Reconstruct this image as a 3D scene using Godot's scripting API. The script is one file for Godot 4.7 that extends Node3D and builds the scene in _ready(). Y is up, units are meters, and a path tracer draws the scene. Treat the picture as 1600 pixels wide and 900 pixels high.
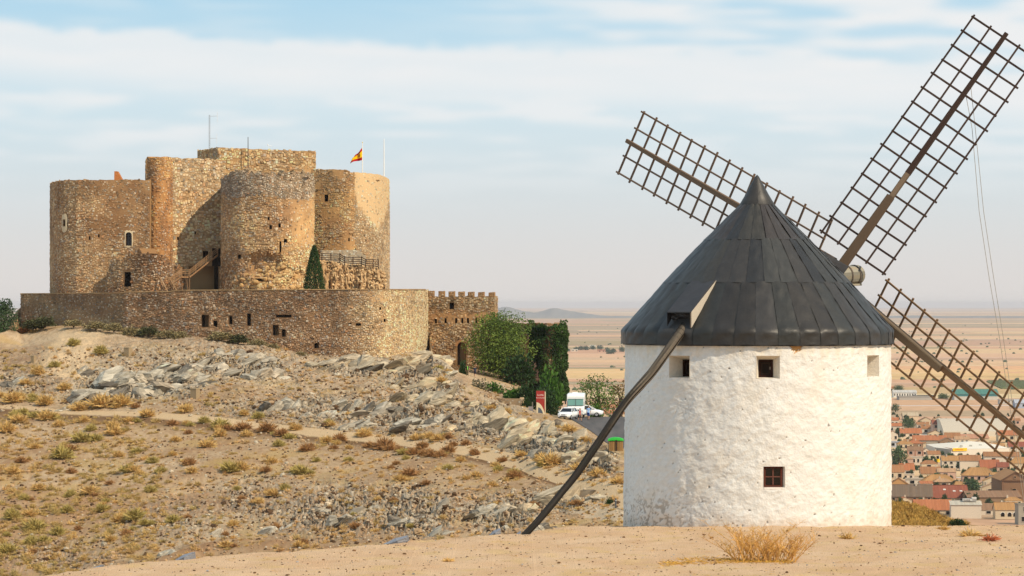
extends Node3D

const FOCAL := 5158.0      # focal length of the lens in pixels of the 1600 pixel wide photograph
const EYE := 5.62          # height of the camera above the ground in front of the mill
const PLAIN := -88.0

var rng := RandomNumberGenerator.new()
var materials := {}
var taken := {}
var soft := FastNoiseLite.new()
var fine := FastNoiseLite.new()
var cells := FastNoiseLite.new()
var ridge := FastNoiseLite.new()
var ground_grid := []      # rows of PackedVector3Array, near to far
var ground_rows := []      # row parameter of each
var columns := PackedFloat32Array()      # the directions, in columns of the photograph, along which the ground is laid out


func _ready() -> void:
	rng.seed = 4711
	set_noise()
	make_camera_and_light()
	make_materials()
	build_ground()
	build_plain()
	build_mill()
	build_castle()
	build_gate()
	build_town()
	build_farm()
	build_car_park()
	build_plants()
	build_rocks()
	build_details()


func set_noise() -> void:
	soft.seed = 3; soft.frequency = 1.0; soft.noise_type = FastNoiseLite.TYPE_SIMPLEX_SMOOTH; soft.fractal_octaves = 3; soft.fractal_type = FastNoiseLite.FRACTAL_FBM
	fine.seed = 11; fine.frequency = 1.0; fine.noise_type = FastNoiseLite.TYPE_SIMPLEX; fine.fractal_type = FastNoiseLite.FRACTAL_NONE
	cells.seed = 5; cells.frequency = 1.0; cells.noise_type = FastNoiseLite.TYPE_CELLULAR; cells.fractal_type = FastNoiseLite.FRACTAL_NONE
	cells.cellular_return_type = FastNoiseLite.RETURN_DISTANCE2_SUB
	ridge.seed = 8; ridge.frequency = 1.0; ridge.noise_type = FastNoiseLite.TYPE_SIMPLEX; ridge.fractal_type = FastNoiseLite.FRACTAL_RIDGED; ridge.fractal_octaves = 3


func make_camera_and_light() -> void:
	var cam := Camera3D.new()
	cam.name = "camera"
	cam.fov = rad_to_deg(2.0 * atan(450.0 / FOCAL))
	cam.near = 1.0
	cam.far = 120000.0
	cam.position = Vector3(0, EYE, 0)
	cam.rotation.x = atan(25.0 / FOCAL)
	add_child(cam)
	var sun := DirectionalLight3D.new()
	sun.name = "sun"
	sun.light_energy = 1.3
	sun.light_color = Color(1.0, 0.93, 0.82)
	sun.light_angular_distance = 0.5
	sun.shadow_enabled = true
	var up := deg_to_rad(42.0)
	var az := deg_to_rad(50.0)
	var to_sun := Vector3(cos(up) * sin(az), sin(up), cos(up) * cos(az))
	sun.look_at_from_position(to_sun * 100.0, Vector3.ZERO, Vector3.UP)
	add_child(sun)
	var e := Environment.new()
	e.background_mode = Environment.BG_SKY
	e.sky = Sky.new()
	e.sky.sky_material = make_sky()
	e.background_energy_multiplier = 1.0
	e.tonemap_mode = Environment.TONE_MAPPER_LINEAR
	e.tonemap_exposure = 1.1
	e.sdfgi_enabled = true
	e.ssao_enabled = true
	e.ssil_enabled = true
	e.fog_enabled = true
	e.fog_density = 0.000026
	e.fog_light_color = Color(0.95, 0.93, 0.94)
	var w := WorldEnvironment.new()
	w.name = "air"
	w.environment = e
	add_child(w)


func band(y: float, mid: float, half: float) -> float:
	var t := absf(y - mid) / half
	return clampf(1.15 - t * t, 0.0, 1.0) if t < 1.1 else 0.0


# the colour of the sky in a direction given in degrees of azimuth (0 = straight ahead, right positive) and elevation
func sky_color(az: float, el: float) -> Color:
	var t := clampf(el / 6.0, 0.0, 1.0)
	var c := Color(0.838, 0.820, 0.806).lerp(Color(0.788, 0.858, 0.888), smoothstep(0.0, 0.62, t))
	c = c.lerp(Color(0.655, 0.805, 0.890), smoothstep(0.5, 1.0, t))
	c = c.lerp(Color(0.58, 0.69, 0.80), smoothstep(5.5, 60.0, el))
	var e := maxf(el, 0.0)
	# long thin streaks that dip to the right, and one broad bank with a ragged upper edge
	var turn := deg_to_rad(az)
	var dip := 2.0 * sin(turn)
	var ring := Vector2(sin(turn), cos(turn))
	var streak := soft.get_noise_3d(ring.x * 6.3 + 7.0, (e + dip) * 1.55 / (1.0 + e * 0.09), ring.y * 6.3) * 0.5 + 0.5
	var wisp := soft.get_noise_3d(ring.x * 17.0, (e + dip * 0.9) * 5.0 / (1.0 + e * 0.09), ring.y * 17.0 + 9.0) * 0.5 + 0.5
	wisp = wisp * 0.6 + 0.4 * (fine.get_noise_3d(ring.x * 26.0, (e + dip * 0.9) * 10.0 / (1.0 + e * 0.09), ring.y * 26.0) * 0.5 + 0.5)
	var puff := soft.get_noise_3d(ring.x * 46.0, e * 1.5, ring.y * 46.0)
	var d := smoothstep(0.46, 0.64, streak * 0.44 + wisp * 0.60) * 0.9
	var axis := 4.45 - (az + 8.9) * 0.052 + 0.10 * sin(az * 0.33)
	var off := e - axis
	var bank := smoothstep(0.52 + 0.16 * puff, 0.38 + 0.16 * puff, off) * smoothstep(-0.95, -0.1, off) * (1.0 - smoothstep(14.0, 30.0, absf(az)))
	d = maxf(d * (1.0 - 0.75 * smoothstep(2.0, 0.0, absf(off - 0.72)) * (1.0 - smoothstep(1.0, 6.0, az + 3.0))), bank * (0.66 + 0.34 * wisp))
	d = maxf(d, smoothstep(-4.0, 6.0, az) * smoothstep(2.2, 4.2, e) * (0.12 + 0.85 * smoothstep(0.3, 0.65, wisp)) * (1.0 - smoothstep(25.0, 60.0, absf(az))))
	d *= smoothstep(1.3, 3.7, e) * (1.0 - 0.45 * smoothstep(8.0, 60.0, e))
	return c.lerp(Color(0.905, 0.905, 0.905), clampf(d, 0.0, 0.94))


func make_sky() -> PanoramaSkyMaterial:
	var coarse := Image.create(720, 360, false, Image.FORMAT_RGBF)
	for y in 360:
		for x in 720:
			coarse.set_pixel(x, y, lin_of(sky_color(absf_wrap((x + 0.5) * 0.5), 90.0 - (y + 0.5) * 0.5)))
	coarse.resize(4096, 2048, Image.INTERPOLATE_CUBIC)
	var k := 360.0 / 4096.0
	for y in range(940, 1030):
		for i in range(-330, 330):
			var a := (i + 0.5) * k
			var x := posmod(i, 4096)
			var edge := smoothstep(28.5, 24.0, absf(a))
			var c := lin_of(sky_color(a, 90.0 - (y + 0.5) * k))
			coarse.set_pixel(x, y, coarse.get_pixel(x, y).lerp(c, edge))
	var m := PanoramaSkyMaterial.new()
	m.panorama = ImageTexture.create_from_image(coarse)
	return m


func absf_wrap(a: float) -> float:
	return wrapf(a, -180.0, 180.0)


func lin_of(c: Color) -> Color:
	return c.srgb_to_linear()


# ---------------------------------------------------------------- materials

func noise_texture(freq: float, lo: float, hi: float, size := 512, octaves := 4, kind := FastNoiseLite.TYPE_SIMPLEX_SMOOTH, s := 1) -> NoiseTexture2D:
	var n := FastNoiseLite.new()
	n.seed = s; n.frequency = freq; n.fractal_octaves = octaves; n.noise_type = kind
	var t := NoiseTexture2D.new()
	t.width = size; t.height = size; t.seamless = true; t.noise = n
	var g := Gradient.new()
	g.set_color(0, Color(lo, lo, lo)); g.set_color(1, Color(hi, hi, hi))
	t.color_ramp = g
	return t


func tinted(a: Color, b: Color, freq: float, size := 512, octaves := 5, s := 1) -> NoiseTexture2D:
	var t := noise_texture(freq, 0, 1, size, octaves, FastNoiseLite.TYPE_SIMPLEX_SMOOTH, s)
	t.color_ramp.set_color(0, a); t.color_ramp.set_color(1, b)
	return t


# a plain material tinted by vertex colours, with grain of a given size in metres laid over it
func surface(key: String, rough := 0.9, grain: Texture2D = null, metres := 1.0, relief: Texture2D = null, depth := 1.0, spec := 0.3) -> StandardMaterial3D:
	var m := StandardMaterial3D.new()
	m.resource_name = key
	m.vertex_color_use_as_albedo = true
	m.roughness = rough
	m.metallic_specular = spec
	if grain:
		m.albedo_texture = grain
	if grain or relief:
		m.uv1_triplanar = true
		m.uv1_world_triplanar = true
		m.uv1_scale = Vector3.ONE / metres
	if relief:
		m.heightmap_enabled = true
		m.heightmap_texture = relief
		m.heightmap_scale = depth
	materials[key] = m
	return m


func make_materials() -> void:
	var speck := noise_texture(0.05, 0.70, 1.0, 512, 5)
	var mild := noise_texture(0.03, 0.80, 1.0, 512, 5, FastNoiseLite.TYPE_SIMPLEX_SMOOTH, 4)
	var bumpy := noise_texture(0.04, 0.0, 1.0, 512, 5, FastNoiseLite.TYPE_SIMPLEX_SMOOTH, 7)
	surface("plaster", 0.85, noise_texture(0.02, 0.92, 1.0, 512, 5), 1.4, bumpy, 0.8, 0.25)
	surface("sheet_metal", 0.52, noise_texture(0.012, 0.72, 1.0, 512, 5, FastNoiseLite.TYPE_SIMPLEX_SMOOTH, 13), 2.6, bumpy, 0.4, 0.42).roughness_texture = noise_texture(0.02, 0.75, 1.0, 256, 4)
	surface("wood", 0.8, speck, 0.5, bumpy, 0.4, 0.3)
	surface("dark_paint", 0.5)
	surface("sand", 0.95, speck, 0.9, bumpy, 3.0, 0.2)
	surface("hillside", 0.95, noise_texture(0.09, 0.64, 1.0, 512, 5, FastNoiseLite.TYPE_SIMPLEX, 37), 2.6, bumpy, 14.0, 0.2)
	surface("stone", 0.93, speck, 1.1, bumpy, 3.0, 0.2)
	surface("rock", 0.9, noise_texture(0.045, 0.58, 1.0, 512, 6, FastNoiseLite.TYPE_SIMPLEX_SMOOTH, 19), 1.6, bumpy, 6.0, 0.25)
	surface("leaf", 0.65, null, 1.0, null, 1.0, 0.3)
	materials.leaf.backlight_enabled = true
	materials.leaf.backlight = Color(0.35, 0.35, 0.35)
	surface("straw", 0.8, null, 1.0, null, 1.0, 0.25)
	materials.straw.backlight_enabled = true
	materials.straw.backlight = Color(0.3, 0.3, 0.3)
	surface("field", 0.97, noise_texture(0.03, 0.82, 1.0, 512, 5, FastNoiseLite.TYPE_SIMPLEX_SMOOTH, 23), 260.0, null, 1.0, 0.1)
	surface("render_wall", 0.9, mild, 5.0, null, 1.0, 0.2)
	surface("roof_tile", 0.9, noise_texture(0.06, 0.60, 1.0, 512, 5, FastNoiseLite.TYPE_SIMPLEX_SMOOTH, 29), 5.0, null, 1.0, 0.2)
	surface("asphalt", 0.9, mild, 3.0, null, 1.0, 0.25)
	surface("paint", 0.25, null, 1.0, null, 1.0, 0.5).clearcoat_enabled = true
	surface("rubber", 0.9)
	surface("cloth", 0.9)
	surface("skin", 0.6)
	surface("iron", 0.6)
	surface("plastic", 0.4)
	var g := StandardMaterial3D.new()
	g.resource_name = "dark_glass"; g.albedo_color = Color(0.03, 0.035, 0.04); g.roughness = 0.08
	materials.dark_glass = g
	var p := StandardMaterial3D.new()
	p.resource_name = "windscreen"; p.albedo_color = Color(0.42, 0.60, 0.56); p.roughness = 0.12
	materials.windscreen = p


# ---------------------------------------------------------------- helpers

func world_at(px: float, py: float, depth: float) -> Vector3:
	return Vector3((px - 800.0) / FOCAL * depth, EYE - (py - 475.0) / FOCAL * depth, -depth)


func lin(r: float, g: float, b: float) -> Color:      # a colour given in 0-255 sRGB as a linear vertex colour
	return Color(r / 255.0, g / 255.0, b / 255.0).srgb_to_linear()


func vary(c: Color, amount: float) -> Color:
	var k := 1.0 + rng.randf_range(-amount, amount)
	var w := rng.randf_range(-amount, amount) * 0.25
	return Color(c.r * k * (1.0 + w), c.g * k, c.b * k * (1.0 - w))


class Shape:
	var v := PackedVector3Array()
	var c := PackedColorArray()
	var idx := PackedInt32Array()
	var nrm := PackedVector3Array()
	var off := Vector3.ZERO

	func _init(o := Vector3.ZERO) -> void:
		off = o

	func tri(a: Vector3, b: Vector3, d: Vector3, col: Color) -> void:
		var n := v.size()
		v.append(a - off); v.append(b - off); v.append(d - off)
		c.append(col); c.append(col); c.append(col)
		idx.append(n); idx.append(n + 1); idx.append(n + 2)

	func quad(a: Vector3, b: Vector3, d: Vector3, e: Vector3, col: Color) -> void:    # clockwise seen from the front
		var n := v.size()
		v.append(a - off); v.append(b - off); v.append(d - off); v.append(e - off)
		for k in 4:
			c.append(col)
		idx.append_array(PackedInt32Array([n, n + 1, n + 2, n, n + 2, n + 3]))

	func box(at: Transform3D, size: Vector3, col: Color) -> void:
		var h := size * 0.5
		var p := []
		for k in 8:
			p.append(at * Vector3(h.x if k & 1 else -h.x, h.y if k & 2 else -h.y, h.z if k & 4 else -h.z))
		for f in [[4, 6, 7, 5], [1, 3, 2, 0], [5, 7, 3, 1], [0, 2, 6, 4], [6, 2, 3, 7], [0, 4, 5, 1]]:
			quad(p[f[0]], p[f[1]], p[f[2]], p[f[3]], col)

	# a box whose long edges are taken off
	func beam(a: Vector3, b: Vector3, w: float, t: float, up: Vector3, col: Color, w2 := -1.0) -> void:
		var z := (b - a).normalized()
		var x := up.cross(z).normalized()
		var y := z.cross(x)
		var e := 0.22
		var ring := [Vector2(-1, -1 + e), Vector2(-1, 1 - e), Vector2(-1 + e, 1), Vector2(1 - e, 1), Vector2(1, 1 - e), Vector2(1, -1 + e), Vector2(1 - e, -1), Vector2(-1 + e, -1)]
		var ww := w if w2 < 0.0 else w2
		var pa := []
		var pb := []
		for r in ring:
			pa.append(a + x * r.x * w * 0.5 + y * r.y * t * 0.5)
			pb.append(b + x * r.x * ww * 0.5 + y * r.y * t * 0.5 * ww / w)
		for k in 8:
			var j := (k + 1) % 8
			var s := 1.0 + 0.16 * sin(k * 2.4 + a.x * 3.0)
			quad(pa[k], pb[k], pb[j], pa[j], Color(col.r * s, col.g * s, col.b * s))
		for k in range(1, 7):
			tri(pa[0], pa[k], pa[k + 1], col)
			tri(pb[0], pb[k + 1], pb[k], col)

	func tube(pts: Array, radii: Array, sides: int, cols: Array, caps := true) -> void:
		var rings := []
		var x := Vector3.ZERO
		for k in pts.size():
			var d: Vector3 = (pts[mini(k + 1, pts.size() - 1)] - pts[maxi(k - 1, 0)]).normalized()
			if x == Vector3.ZERO:
				x = d.cross(Vector3.UP if absf(d.y) < 0.9 else Vector3.RIGHT).normalized()
			x = (x - d * x.dot(d)).normalized()
			var y := d.cross(x)
			var ring := []
			for s in sides:
				var a := TAU * s / sides
				ring.append(pts[k] + (x * cos(a) + y * sin(a)) * radii[k])
			rings.append(ring)
		for k in pts.size() - 1:
			for s in sides:
				var t := (s + 1) % sides
				quad(rings[k][s], rings[k][t], rings[k + 1][t], rings[k + 1][s], cols[(s + k * 0) % cols.size()])
		if caps:
			for s in range(1, sides - 1):
				tri(rings[0][0], rings[0][s + 1], rings[0][s], cols[0])
				tri(rings[-1][0], rings[-1][s], rings[-1][s + 1], cols[0])

	# a grid of points (rows of equal length) with smooth normals
	func grid(rows: Array, colors: Array) -> void:
		var n := v.size()
		var w: int = rows[0].size()
		for r in rows.size():
			for k in w:
				v.append(rows[r][k] - off)
				c.append(colors[r][k])
				var l: Vector3 = rows[r][maxi(k - 1, 0)]
				var q: Vector3 = rows[r][mini(k + 1, w - 1)]
				var u: Vector3 = rows[maxi(r - 1, 0)][k]
				var d: Vector3 = rows[mini(r + 1, rows.size() - 1)][k]
				nrm.append((q - l).cross(d - u).normalized())
		for r in rows.size() - 1:
			for k in w - 1:
				var a := n + r * w + k
				idx.append_array(PackedInt32Array([a, a + w, a + w + 1, a, a + w + 1, a + 1]))

	func mesh() -> ArrayMesh:
		var m := ArrayMesh.new()
		var a := []
		a.resize(Mesh.ARRAY_MAX)
		a[Mesh.ARRAY_VERTEX] = v
		a[Mesh.ARRAY_COLOR] = c
		a[Mesh.ARRAY_INDEX] = idx
		if nrm.size() == v.size() and v.size() > 0:
			a[Mesh.ARRAY_NORMAL] = nrm
		m.add_surface_from_arrays(Mesh.PRIMITIVE_TRIANGLES, a)
		return m

	func smooth() -> ArrayMesh:
		var st := SurfaceTool.new()
		st.create_from_arrays(mesh().surface_get_arrays(0))
		st.generate_normals()
		st.index()
		return st.commit()


func named(called: String) -> String:
	var n: int = taken.get(called, 0)
	taken[called] = n + 1
	return called if n == 0 else "%s_%03d" % [called, n]


func thing(called: String, label: String, category: String, at: Vector3, group := "") -> Node3D:
	var o := Node3D.new()
	o.name = named(called)
	o.position = at
	tag(o, label, category, group)
	add_child(o, true)
	return o


func tag(o: Node, label: String, category: String, group := "") -> void:
	o.set_meta("label", label)
	o.set_meta("category", category)
	if group:
		o.set_meta("group", group)


func part(parent: Node, called: String, mesh: Mesh, material: Material, at := Transform3D()) -> MeshInstance3D:
	var o := MeshInstance3D.new()
	var n := 0
	o.name = called
	while parent.has_node(NodePath(String(o.name))):
		n += 1
		o.name = "%s_%03d" % [called, n]
	o.mesh = mesh
	o.material_override = null
	for s in mesh.get_surface_count():
		mesh.surface_set_material(s, material)
	o.transform = at
	parent.add_child(o, true)
	return o


# a part that many share: its number is kept apart from the tree, which is quicker than looking names up
func piece(parent: Node, called: String, n: int, mesh: Mesh, at := Transform3D()) -> MeshInstance3D:
	var o := MeshInstance3D.new()
	o.name = called if n == 0 else "%s_%03d" % [called, n]
	o.mesh = mesh
	o.transform = at
	parent.add_child(o, true)
	return o


func solo(called: String, label: String, category: String, mesh: Mesh, material: Material, at: Vector3, group := "") -> MeshInstance3D:
	var o := MeshInstance3D.new()
	o.name = named(called)
	for s in mesh.get_surface_count():
		mesh.surface_set_material(s, material)
	o.mesh = mesh
	o.position = at
	tag(o, label, category, group)
	add_child(o, true)
	return o


func setting(called: String, mesh: Mesh, material: Material, at := Vector3.ZERO) -> MeshInstance3D:
	var o := MeshInstance3D.new()
	o.name = named(called)
	for s in mesh.get_surface_count():
		mesh.surface_set_material(s, material)
	o.mesh = mesh
	o.position = at
	o.set_meta("kind", "structure")
	o.set_meta("label", {"hillside": "rocky tan hillside under the castle", "plateau": "bare sandy ground the windmill stands on", "plain": "wide plain of pale fields reaching the horizon", "car_park": "dark asphalt car park beside the rocks", "distant_hills": "blue hazy hills on the horizon"}.get(called, called.replace("_", " ")))
	add_child(o, true)
	return o


func stuff(called: String, mesh: Mesh, material: Material, places: Array, colors: Array, label: String, category: String, parent: Node = null) -> void:
	if places.is_empty():
		return
	mesh.surface_set_material(0, material)
	var mm := MultiMesh.new()
	mm.transform_format = MultiMesh.TRANSFORM_3D
	mm.use_colors = true
	mm.mesh = mesh
	mm.instance_count = places.size()
	for k in places.size():
		mm.set_instance_transform(k, places[k])
		mm.set_instance_color(k, colors[k])
	var o := MultiMeshInstance3D.new()
	o.multimesh = mm
	o.set_meta("kind", "stuff")
	if parent:
		o.name = called
		parent.add_child(o, true)
		return
	o.name = named(called)
	tag(o, label, category)
	add_child(o, true)


func turned(at: Vector3, yaw: float, s := Vector3.ONE) -> Transform3D:
	return Transform3D(Basis.from_euler(Vector3(0, yaw, 0)).scaled_local(s), at)


# ---------------------------------------------------------------- the ground

# Profiles of the castle hill, one for each direction of view: [row in the photograph, distance], from the foot of the slope to the wall or the car park.
# Rows: foot, lower slope, lower and upper edge of the footpath, two heights among the rocks, the top.
const PROFILES := [
	[-220, [[945, 320], [785, 385], [630, 438], [625, 441], [602, 455], [578, 470], [552, 488]], [[500, -3.5], [545, -6.0], [820, -75.0]]],
	[0, [[940, 320], [775, 385], [637, 436], [632, 439], [597, 455], [562, 474], [520, 492]], [[503, 0.5], [545, 0.5], [820, -75.0]]],
	[32, [[935, 320], [773, 385], [639, 434], [634, 437], [592, 455], [553, 476], [512, 503]], [[508, 5.0], [565, 5.0], [850, -75.0]]],
	[100, [[925, 320], [770, 385], [645, 430], [640, 433], [586, 452], [542, 472], [506, 497]], [[500.5, 6.6], [570, 6.6], [850, -75.0]]],
	[200, [[905, 318], [768, 380], [649, 425], [643, 428], [590, 447], [547, 466], [516, 488.2]], [[491.5, 6.6], [570, 6.6], [850, -75.0]]],
	[300, [[892, 315], [765, 375], [657, 418], [648, 421.5], [600, 440], [556, 461], [524, 484.6]], [[488, 6.6], [570, 6.6], [850, -75.0]]],
	[400, [[880, 312], [765, 370], [669, 410], [659, 414.5], [611, 432], [566, 456], [535, 481.2]], [[484.5, 6.6], [570, 6.6], [850, -75.0]]],
	[500, [[872, 308], [765, 362], [682, 402], [670, 407], [630, 422], [585, 446], [553, 478]], [[481.5, 6.6], [570, 6.6], [850, -75.0]]],
	[600, [[862, 303], [765, 352], [693, 393], [680, 399], [640, 415], [592, 444], [556, 479]], [[482.5, 6.6], [570, 6.6], [850, -75.0]]],
	[650, [[858, 300], [768, 346], [699, 385], [685, 392], [648, 409], [600, 438], [548, 481]], [[494, 4.0], [560, 4.0], [850, -75.0]]],
	[690, [[855, 298], [770, 341], [705, 378], [689, 385], [655, 404], [605, 433], [562, 478]], [[501, -4.46], [545, -4.6], [850, -78.0]]],
	[720, [[853, 297], [773, 338], [710, 374], [692, 381], [663, 398], [610, 430], [584, 476]], [[502, -4.46], [545, -4.8], [850, -78.0]]],
	[750, [[850, 295], [776, 335], [717, 370], [698, 377], [676, 392], [628, 425], [588, 490]], [[504, -4.5], [545, -5.0], [850, -78.0]]],
	[800, [[846, 292], [785, 325], [731, 360], [708, 369], [690, 384], [655, 410], [606, 475]], [[505, -6.0], [540, -7.5], [800, -80.0]]],
	[840, [[842, 288], [792, 318], [745, 348], [720, 357], [696, 374], [659, 404], [640, 440]], [[480, -9.0], [520, -12.0], [740, -82.0]]],
	[872, [[840, 285], [796, 314], [756, 338], [729, 351], [702, 368], [659, 402], [651, 428]], [[442, -9.3], [480, -25.0], [700, -84.0]]],
	[920, [[838, 278], [808, 300], [775, 322], [741, 336], [716, 352], [682, 385], [651.5, 428]], [[438, -9.6], [480, -25.0], [700, -84.0]]],
	[975, [[835, 270], [817, 285], [796, 300], [758, 321], [736, 336], [703, 376], [652, 429]], [[438, -9.8], [480, -25.0], [700, -84.0]]],
	[1100, [[840, 262], [828, 275], [815, 290], [790, 310], [765, 332], [722, 376], [655, 430]], [[440, -11.0], [490, -26.0], [700, -84.0]]],
	[1250, [[846, 255], [832, 270], [818, 283], [806, 298], [785, 318], [742, 362], [690, 430]], [[445, -14.0], [500, -30.0], [720, -86.0]]],
	[1360, [[848, 250], [830, 268], [815, 280], [803, 288], [793, 296], [788, 306], [800, 345]], [[500, -52.0], [700, -78.0], [930, -92.0]]],
	[1420, [[855, 250], [838, 266], [822, 278], [812, 286], [800, 295], [795, 303], [815, 345]], [[500, -55.0], [700, -80.0], [930, -93.0]]],
	[1500, [[872, 250], [855, 264], [843, 274], [834, 283], [824, 293], [821, 300], [850, 345]], [[500, -58.0], [700, -82.0], [930, -94.0]]],
	[1600, [[892, 250], [878, 264], [866, 274], [858, 283], [852, 293], [850, 300], [880, 345]], [[500, -60.0], [700, -84.0], [930, -94.0]]],
	[1780, [[920, 250], [905, 264], [895, 274], [888, 283], [882, 293], [880, 300], [910, 345]], [[500, -62.0], [700, -86.0], [930, -95.0]]],
]
# rows of points between one level and the next
const ROWS := [4, 8, 58, 62, 8, 52, 56, 52, 12, 8, 10, 2]
const EDGE := [[-400, 62.0], [60, 68.0], [133, 70.2], [267, 72.2], [400, 74.3], [533, 76.2], [600, 77.3], [667, 78.4], [750, 79.9], [820, 81.2], [900, 84.0], [975, 87.5], [1183, 90.0], [1391, 90.5], [1500, 91.0], [1650, 90.0], [2200, 88.0]]


func pick(table: Array, x: float) -> float:
	var k := 0
	while k < table.size() - 2 and table[k + 1][0] < x:
		k += 1
	var t := clampf((x - table[k][0]) / float(table[k + 1][0] - table[k][0]), 0.0, 1.0)
	return lerpf(table[k][1], table[k + 1][1], t)


func level_points(p: Array) -> PackedVector2Array:      # (distance, height) of every level of one profile
	var out := PackedVector2Array([Vector2(100, -13.0)])
	var foot: Array = p[1][0]
	out.append(Vector2(190, EYE - (foot[0] - 475.0) / FOCAL * foot[1] - 1.5))
	for q in p[1]:
		out.append(Vector2(q[1], EYE - (q[0] - 475.0) / FOCAL * q[1]))
	for q in p[2]:
		out.append(Vector2(q[0], q[1]))
	out.append(Vector2(out[-1].x + 350.0, -97.0))
	return out


var wall_line := []


func find_wall_line() -> void:      # how far away the face of the rampart is, column by column
	var c := course_of(RAMPART)
	for k in 600:
		var q := c.at(c.length() * (k + 0.5) / 600.0)
		var o := c.outward(c.length() * (k + 0.5) / 600.0)
		if o.dot(-q) > 0.0:
			wall_line.append([800.0 + q.x / -q.y * FOCAL, -q.y])


func hill_levels(px: float) -> PackedVector2Array:
	var l := raw_levels(px)
	var share := smoothstep(26.0, 36.0, px) * smoothstep(676.0, 664.0, px)
	if share > 0.0:
		var d := pick(wall_line, px)
		var row := 475.0 + (EYE - l[8].y) / l[8].x * FOCAL
		l[8] = l[8].lerp(Vector2(d + 2.4, EYE - (row - 475.0) / FOCAL * d), share)
		l[9] = l[9].lerp(Vector2(d + 2.9, maxf(l[9].y, 4.0)), share)
		l[7] = Vector2(minf(l[7].x, l[8].x - 9.0), l[7].y)
	return l


func raw_levels(px: float) -> PackedVector2Array:
	var k := 0
	while k < PROFILES.size() - 2 and PROFILES[k + 1][0] < px:
		k += 1
	var a := level_points(PROFILES[maxi(k - 1, 0)])
	var b := level_points(PROFILES[k])
	var c := level_points(PROFILES[k + 1])
	var d := level_points(PROFILES[mini(k + 2, PROFILES.size() - 1)])
	var w := float(PROFILES[k + 1][0] - PROFILES[k][0])
	var t := clampf((px - PROFILES[k][0]) / w, 0.0, 1.0)
	var wa := maxf(1.0, float(PROFILES[k][0] - PROFILES[maxi(k - 1, 0)][0]))
	var wd := maxf(1.0, float(PROFILES[mini(k + 2, PROFILES.size() - 1)][0] - PROFILES[k + 1][0]))
	var out := PackedVector2Array()
	for n in b.size():
		var m0 := ((c[n] - b[n]) / w + (b[n] - a[n]) / wa) * 0.5 * w * (0.8 if k > 0 else 0.0)
		var m1 := ((d[n] - c[n]) / wd + (c[n] - b[n]) / w) * 0.5 * w * 0.8
		var t2 := t * t
		var t3 := t2 * t
		out.append(b[n] * (2 * t3 - 3 * t2 + 1) + m0 * (t3 - 2 * t2 + t) + c[n] * (-2 * t3 + 3 * t2) + m1 * (t3 - t2))
	return out


const ROCKY := [  # centre and half size in the photograph, strength: where bare rock breaks the slope
	[175, 605, 75, 30, 1.0], [275, 590, 60, 38, 1.0], [330, 565, 70, 22, 0.7], [405, 572, 45, 24, 1.0], [420, 640, 120, 22, 0.5], [530, 640, 130, 34, 0.65], [560, 570, 70, 22, 0.9],
	[640, 585, 60, 30, 1.0], [680, 610, 50, 30, 1.0], [640, 650, 90, 26, 0.8], [760, 660, 60, 34, 1.0], [830, 690, 60, 26, 1.0], [890, 700, 50, 26, 1.0], [930, 720, 40, 25, 0.9],
	[700, 560, 40, 26, 1.0], [330, 565, 360, 55, 0.42], [150, 600, 190, 50, 0.36], [580, 640, 260, 60, 0.4], [20, 600, 40, 25, 0.6], [90, 560, 60, 25, 0.35], [270, 810, 120, 45, 0.3], [520, 800, 110, 50, 0.65], [640, 795, 90, 45, 0.75], [400, 780, 90, 45, 0.45], [780, 800, 80, 30, 0.7], [860, 780, 60, 20, 0.7], [100, 870, 120, 30, 0.3]]


func rockiness(px: float, py: float) -> float:
	var r := 0.0
	for q in ROCKY:
		var dx: float = (px - q[0]) / q[2]
		var dy: float = (py - q[1]) / q[3]
		r = maxf(r, q[4] * clampf(1.6 - 1.3 * sqrt(dx * dx + dy * dy), 0.0, 1.0))
	return r


var first_row := []


func ground_at(px: float, py: float) -> Vector3:      # the nearest point of the hillside seen at that place of the photograph
	var k := column_of(px)
	if first_row.is_empty():
		for c in columns.size():
			var list := PackedInt32Array()
			list.resize(500)
			list.fill(ground_grid.size() - 24)
			var lowest := 979
			for r in range(14, ground_grid.size() - 20):
				var q: Vector3 = ground_grid[r][c]
				var s := int(475.0 + (EYE - q.y) / -q.z * FOCAL)
				while lowest >= maxi(s, 480):
					list[lowest - 480] = r
					lowest -= 1
			first_row.append(list)
	var r: int = first_row[k][clampi(int(py) - 480, 0, 499)]
	var p: Vector3 = ground_grid[r][k]
	var t := clampf((px - columns[k]) / maxf(columns[mini(k + 1, columns.size() - 1)] - columns[k], 0.1), -0.5, 0.5)
	p = p.lerp(ground_grid[r][mini(k + 1, columns.size() - 1)], t) if t > 0 else p.lerp(ground_grid[r][maxi(k - 1, 0)], -t)
	return p.lerp(ground_grid[r - 1][k], py - floorf(py)) if r > 0 and absf(ground_grid[r - 1][k].z - p.z) < 3.0 else p


func column_of(px: float) -> int:
	var k := clampi(columns.bsearch(px), 0, columns.size() - 1)
	return k - 1 if k > 0 and px - columns[k - 1] < columns[k] - px else k


func seen_at(p: Vector3) -> Vector2:
	return Vector2(800.0 + p.x / -p.z * FOCAL, 475.0 + (EYE - p.y) / -p.z * FOCAL)


func plateau_y(x: float, depth: float) -> float:
	var px := 800.0 + x / depth * FOCAL
	var e := pick(EDGE, px) + 0.5 * soft.get_noise_2d(x * 0.35, 3.0)
	var y := 0.045 * soft.get_noise_2d(x * 0.5, depth * 0.5) + 0.018 * fine.get_noise_2d(x * 2.3, depth * 2.3)
	y -= maxf(0.0, depth - 83.2) * 0.066
	var over := depth - e
	if over > 0.0:
		y -= over * over * 0.5 / (1.0 + over * 0.55)
	return y


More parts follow.
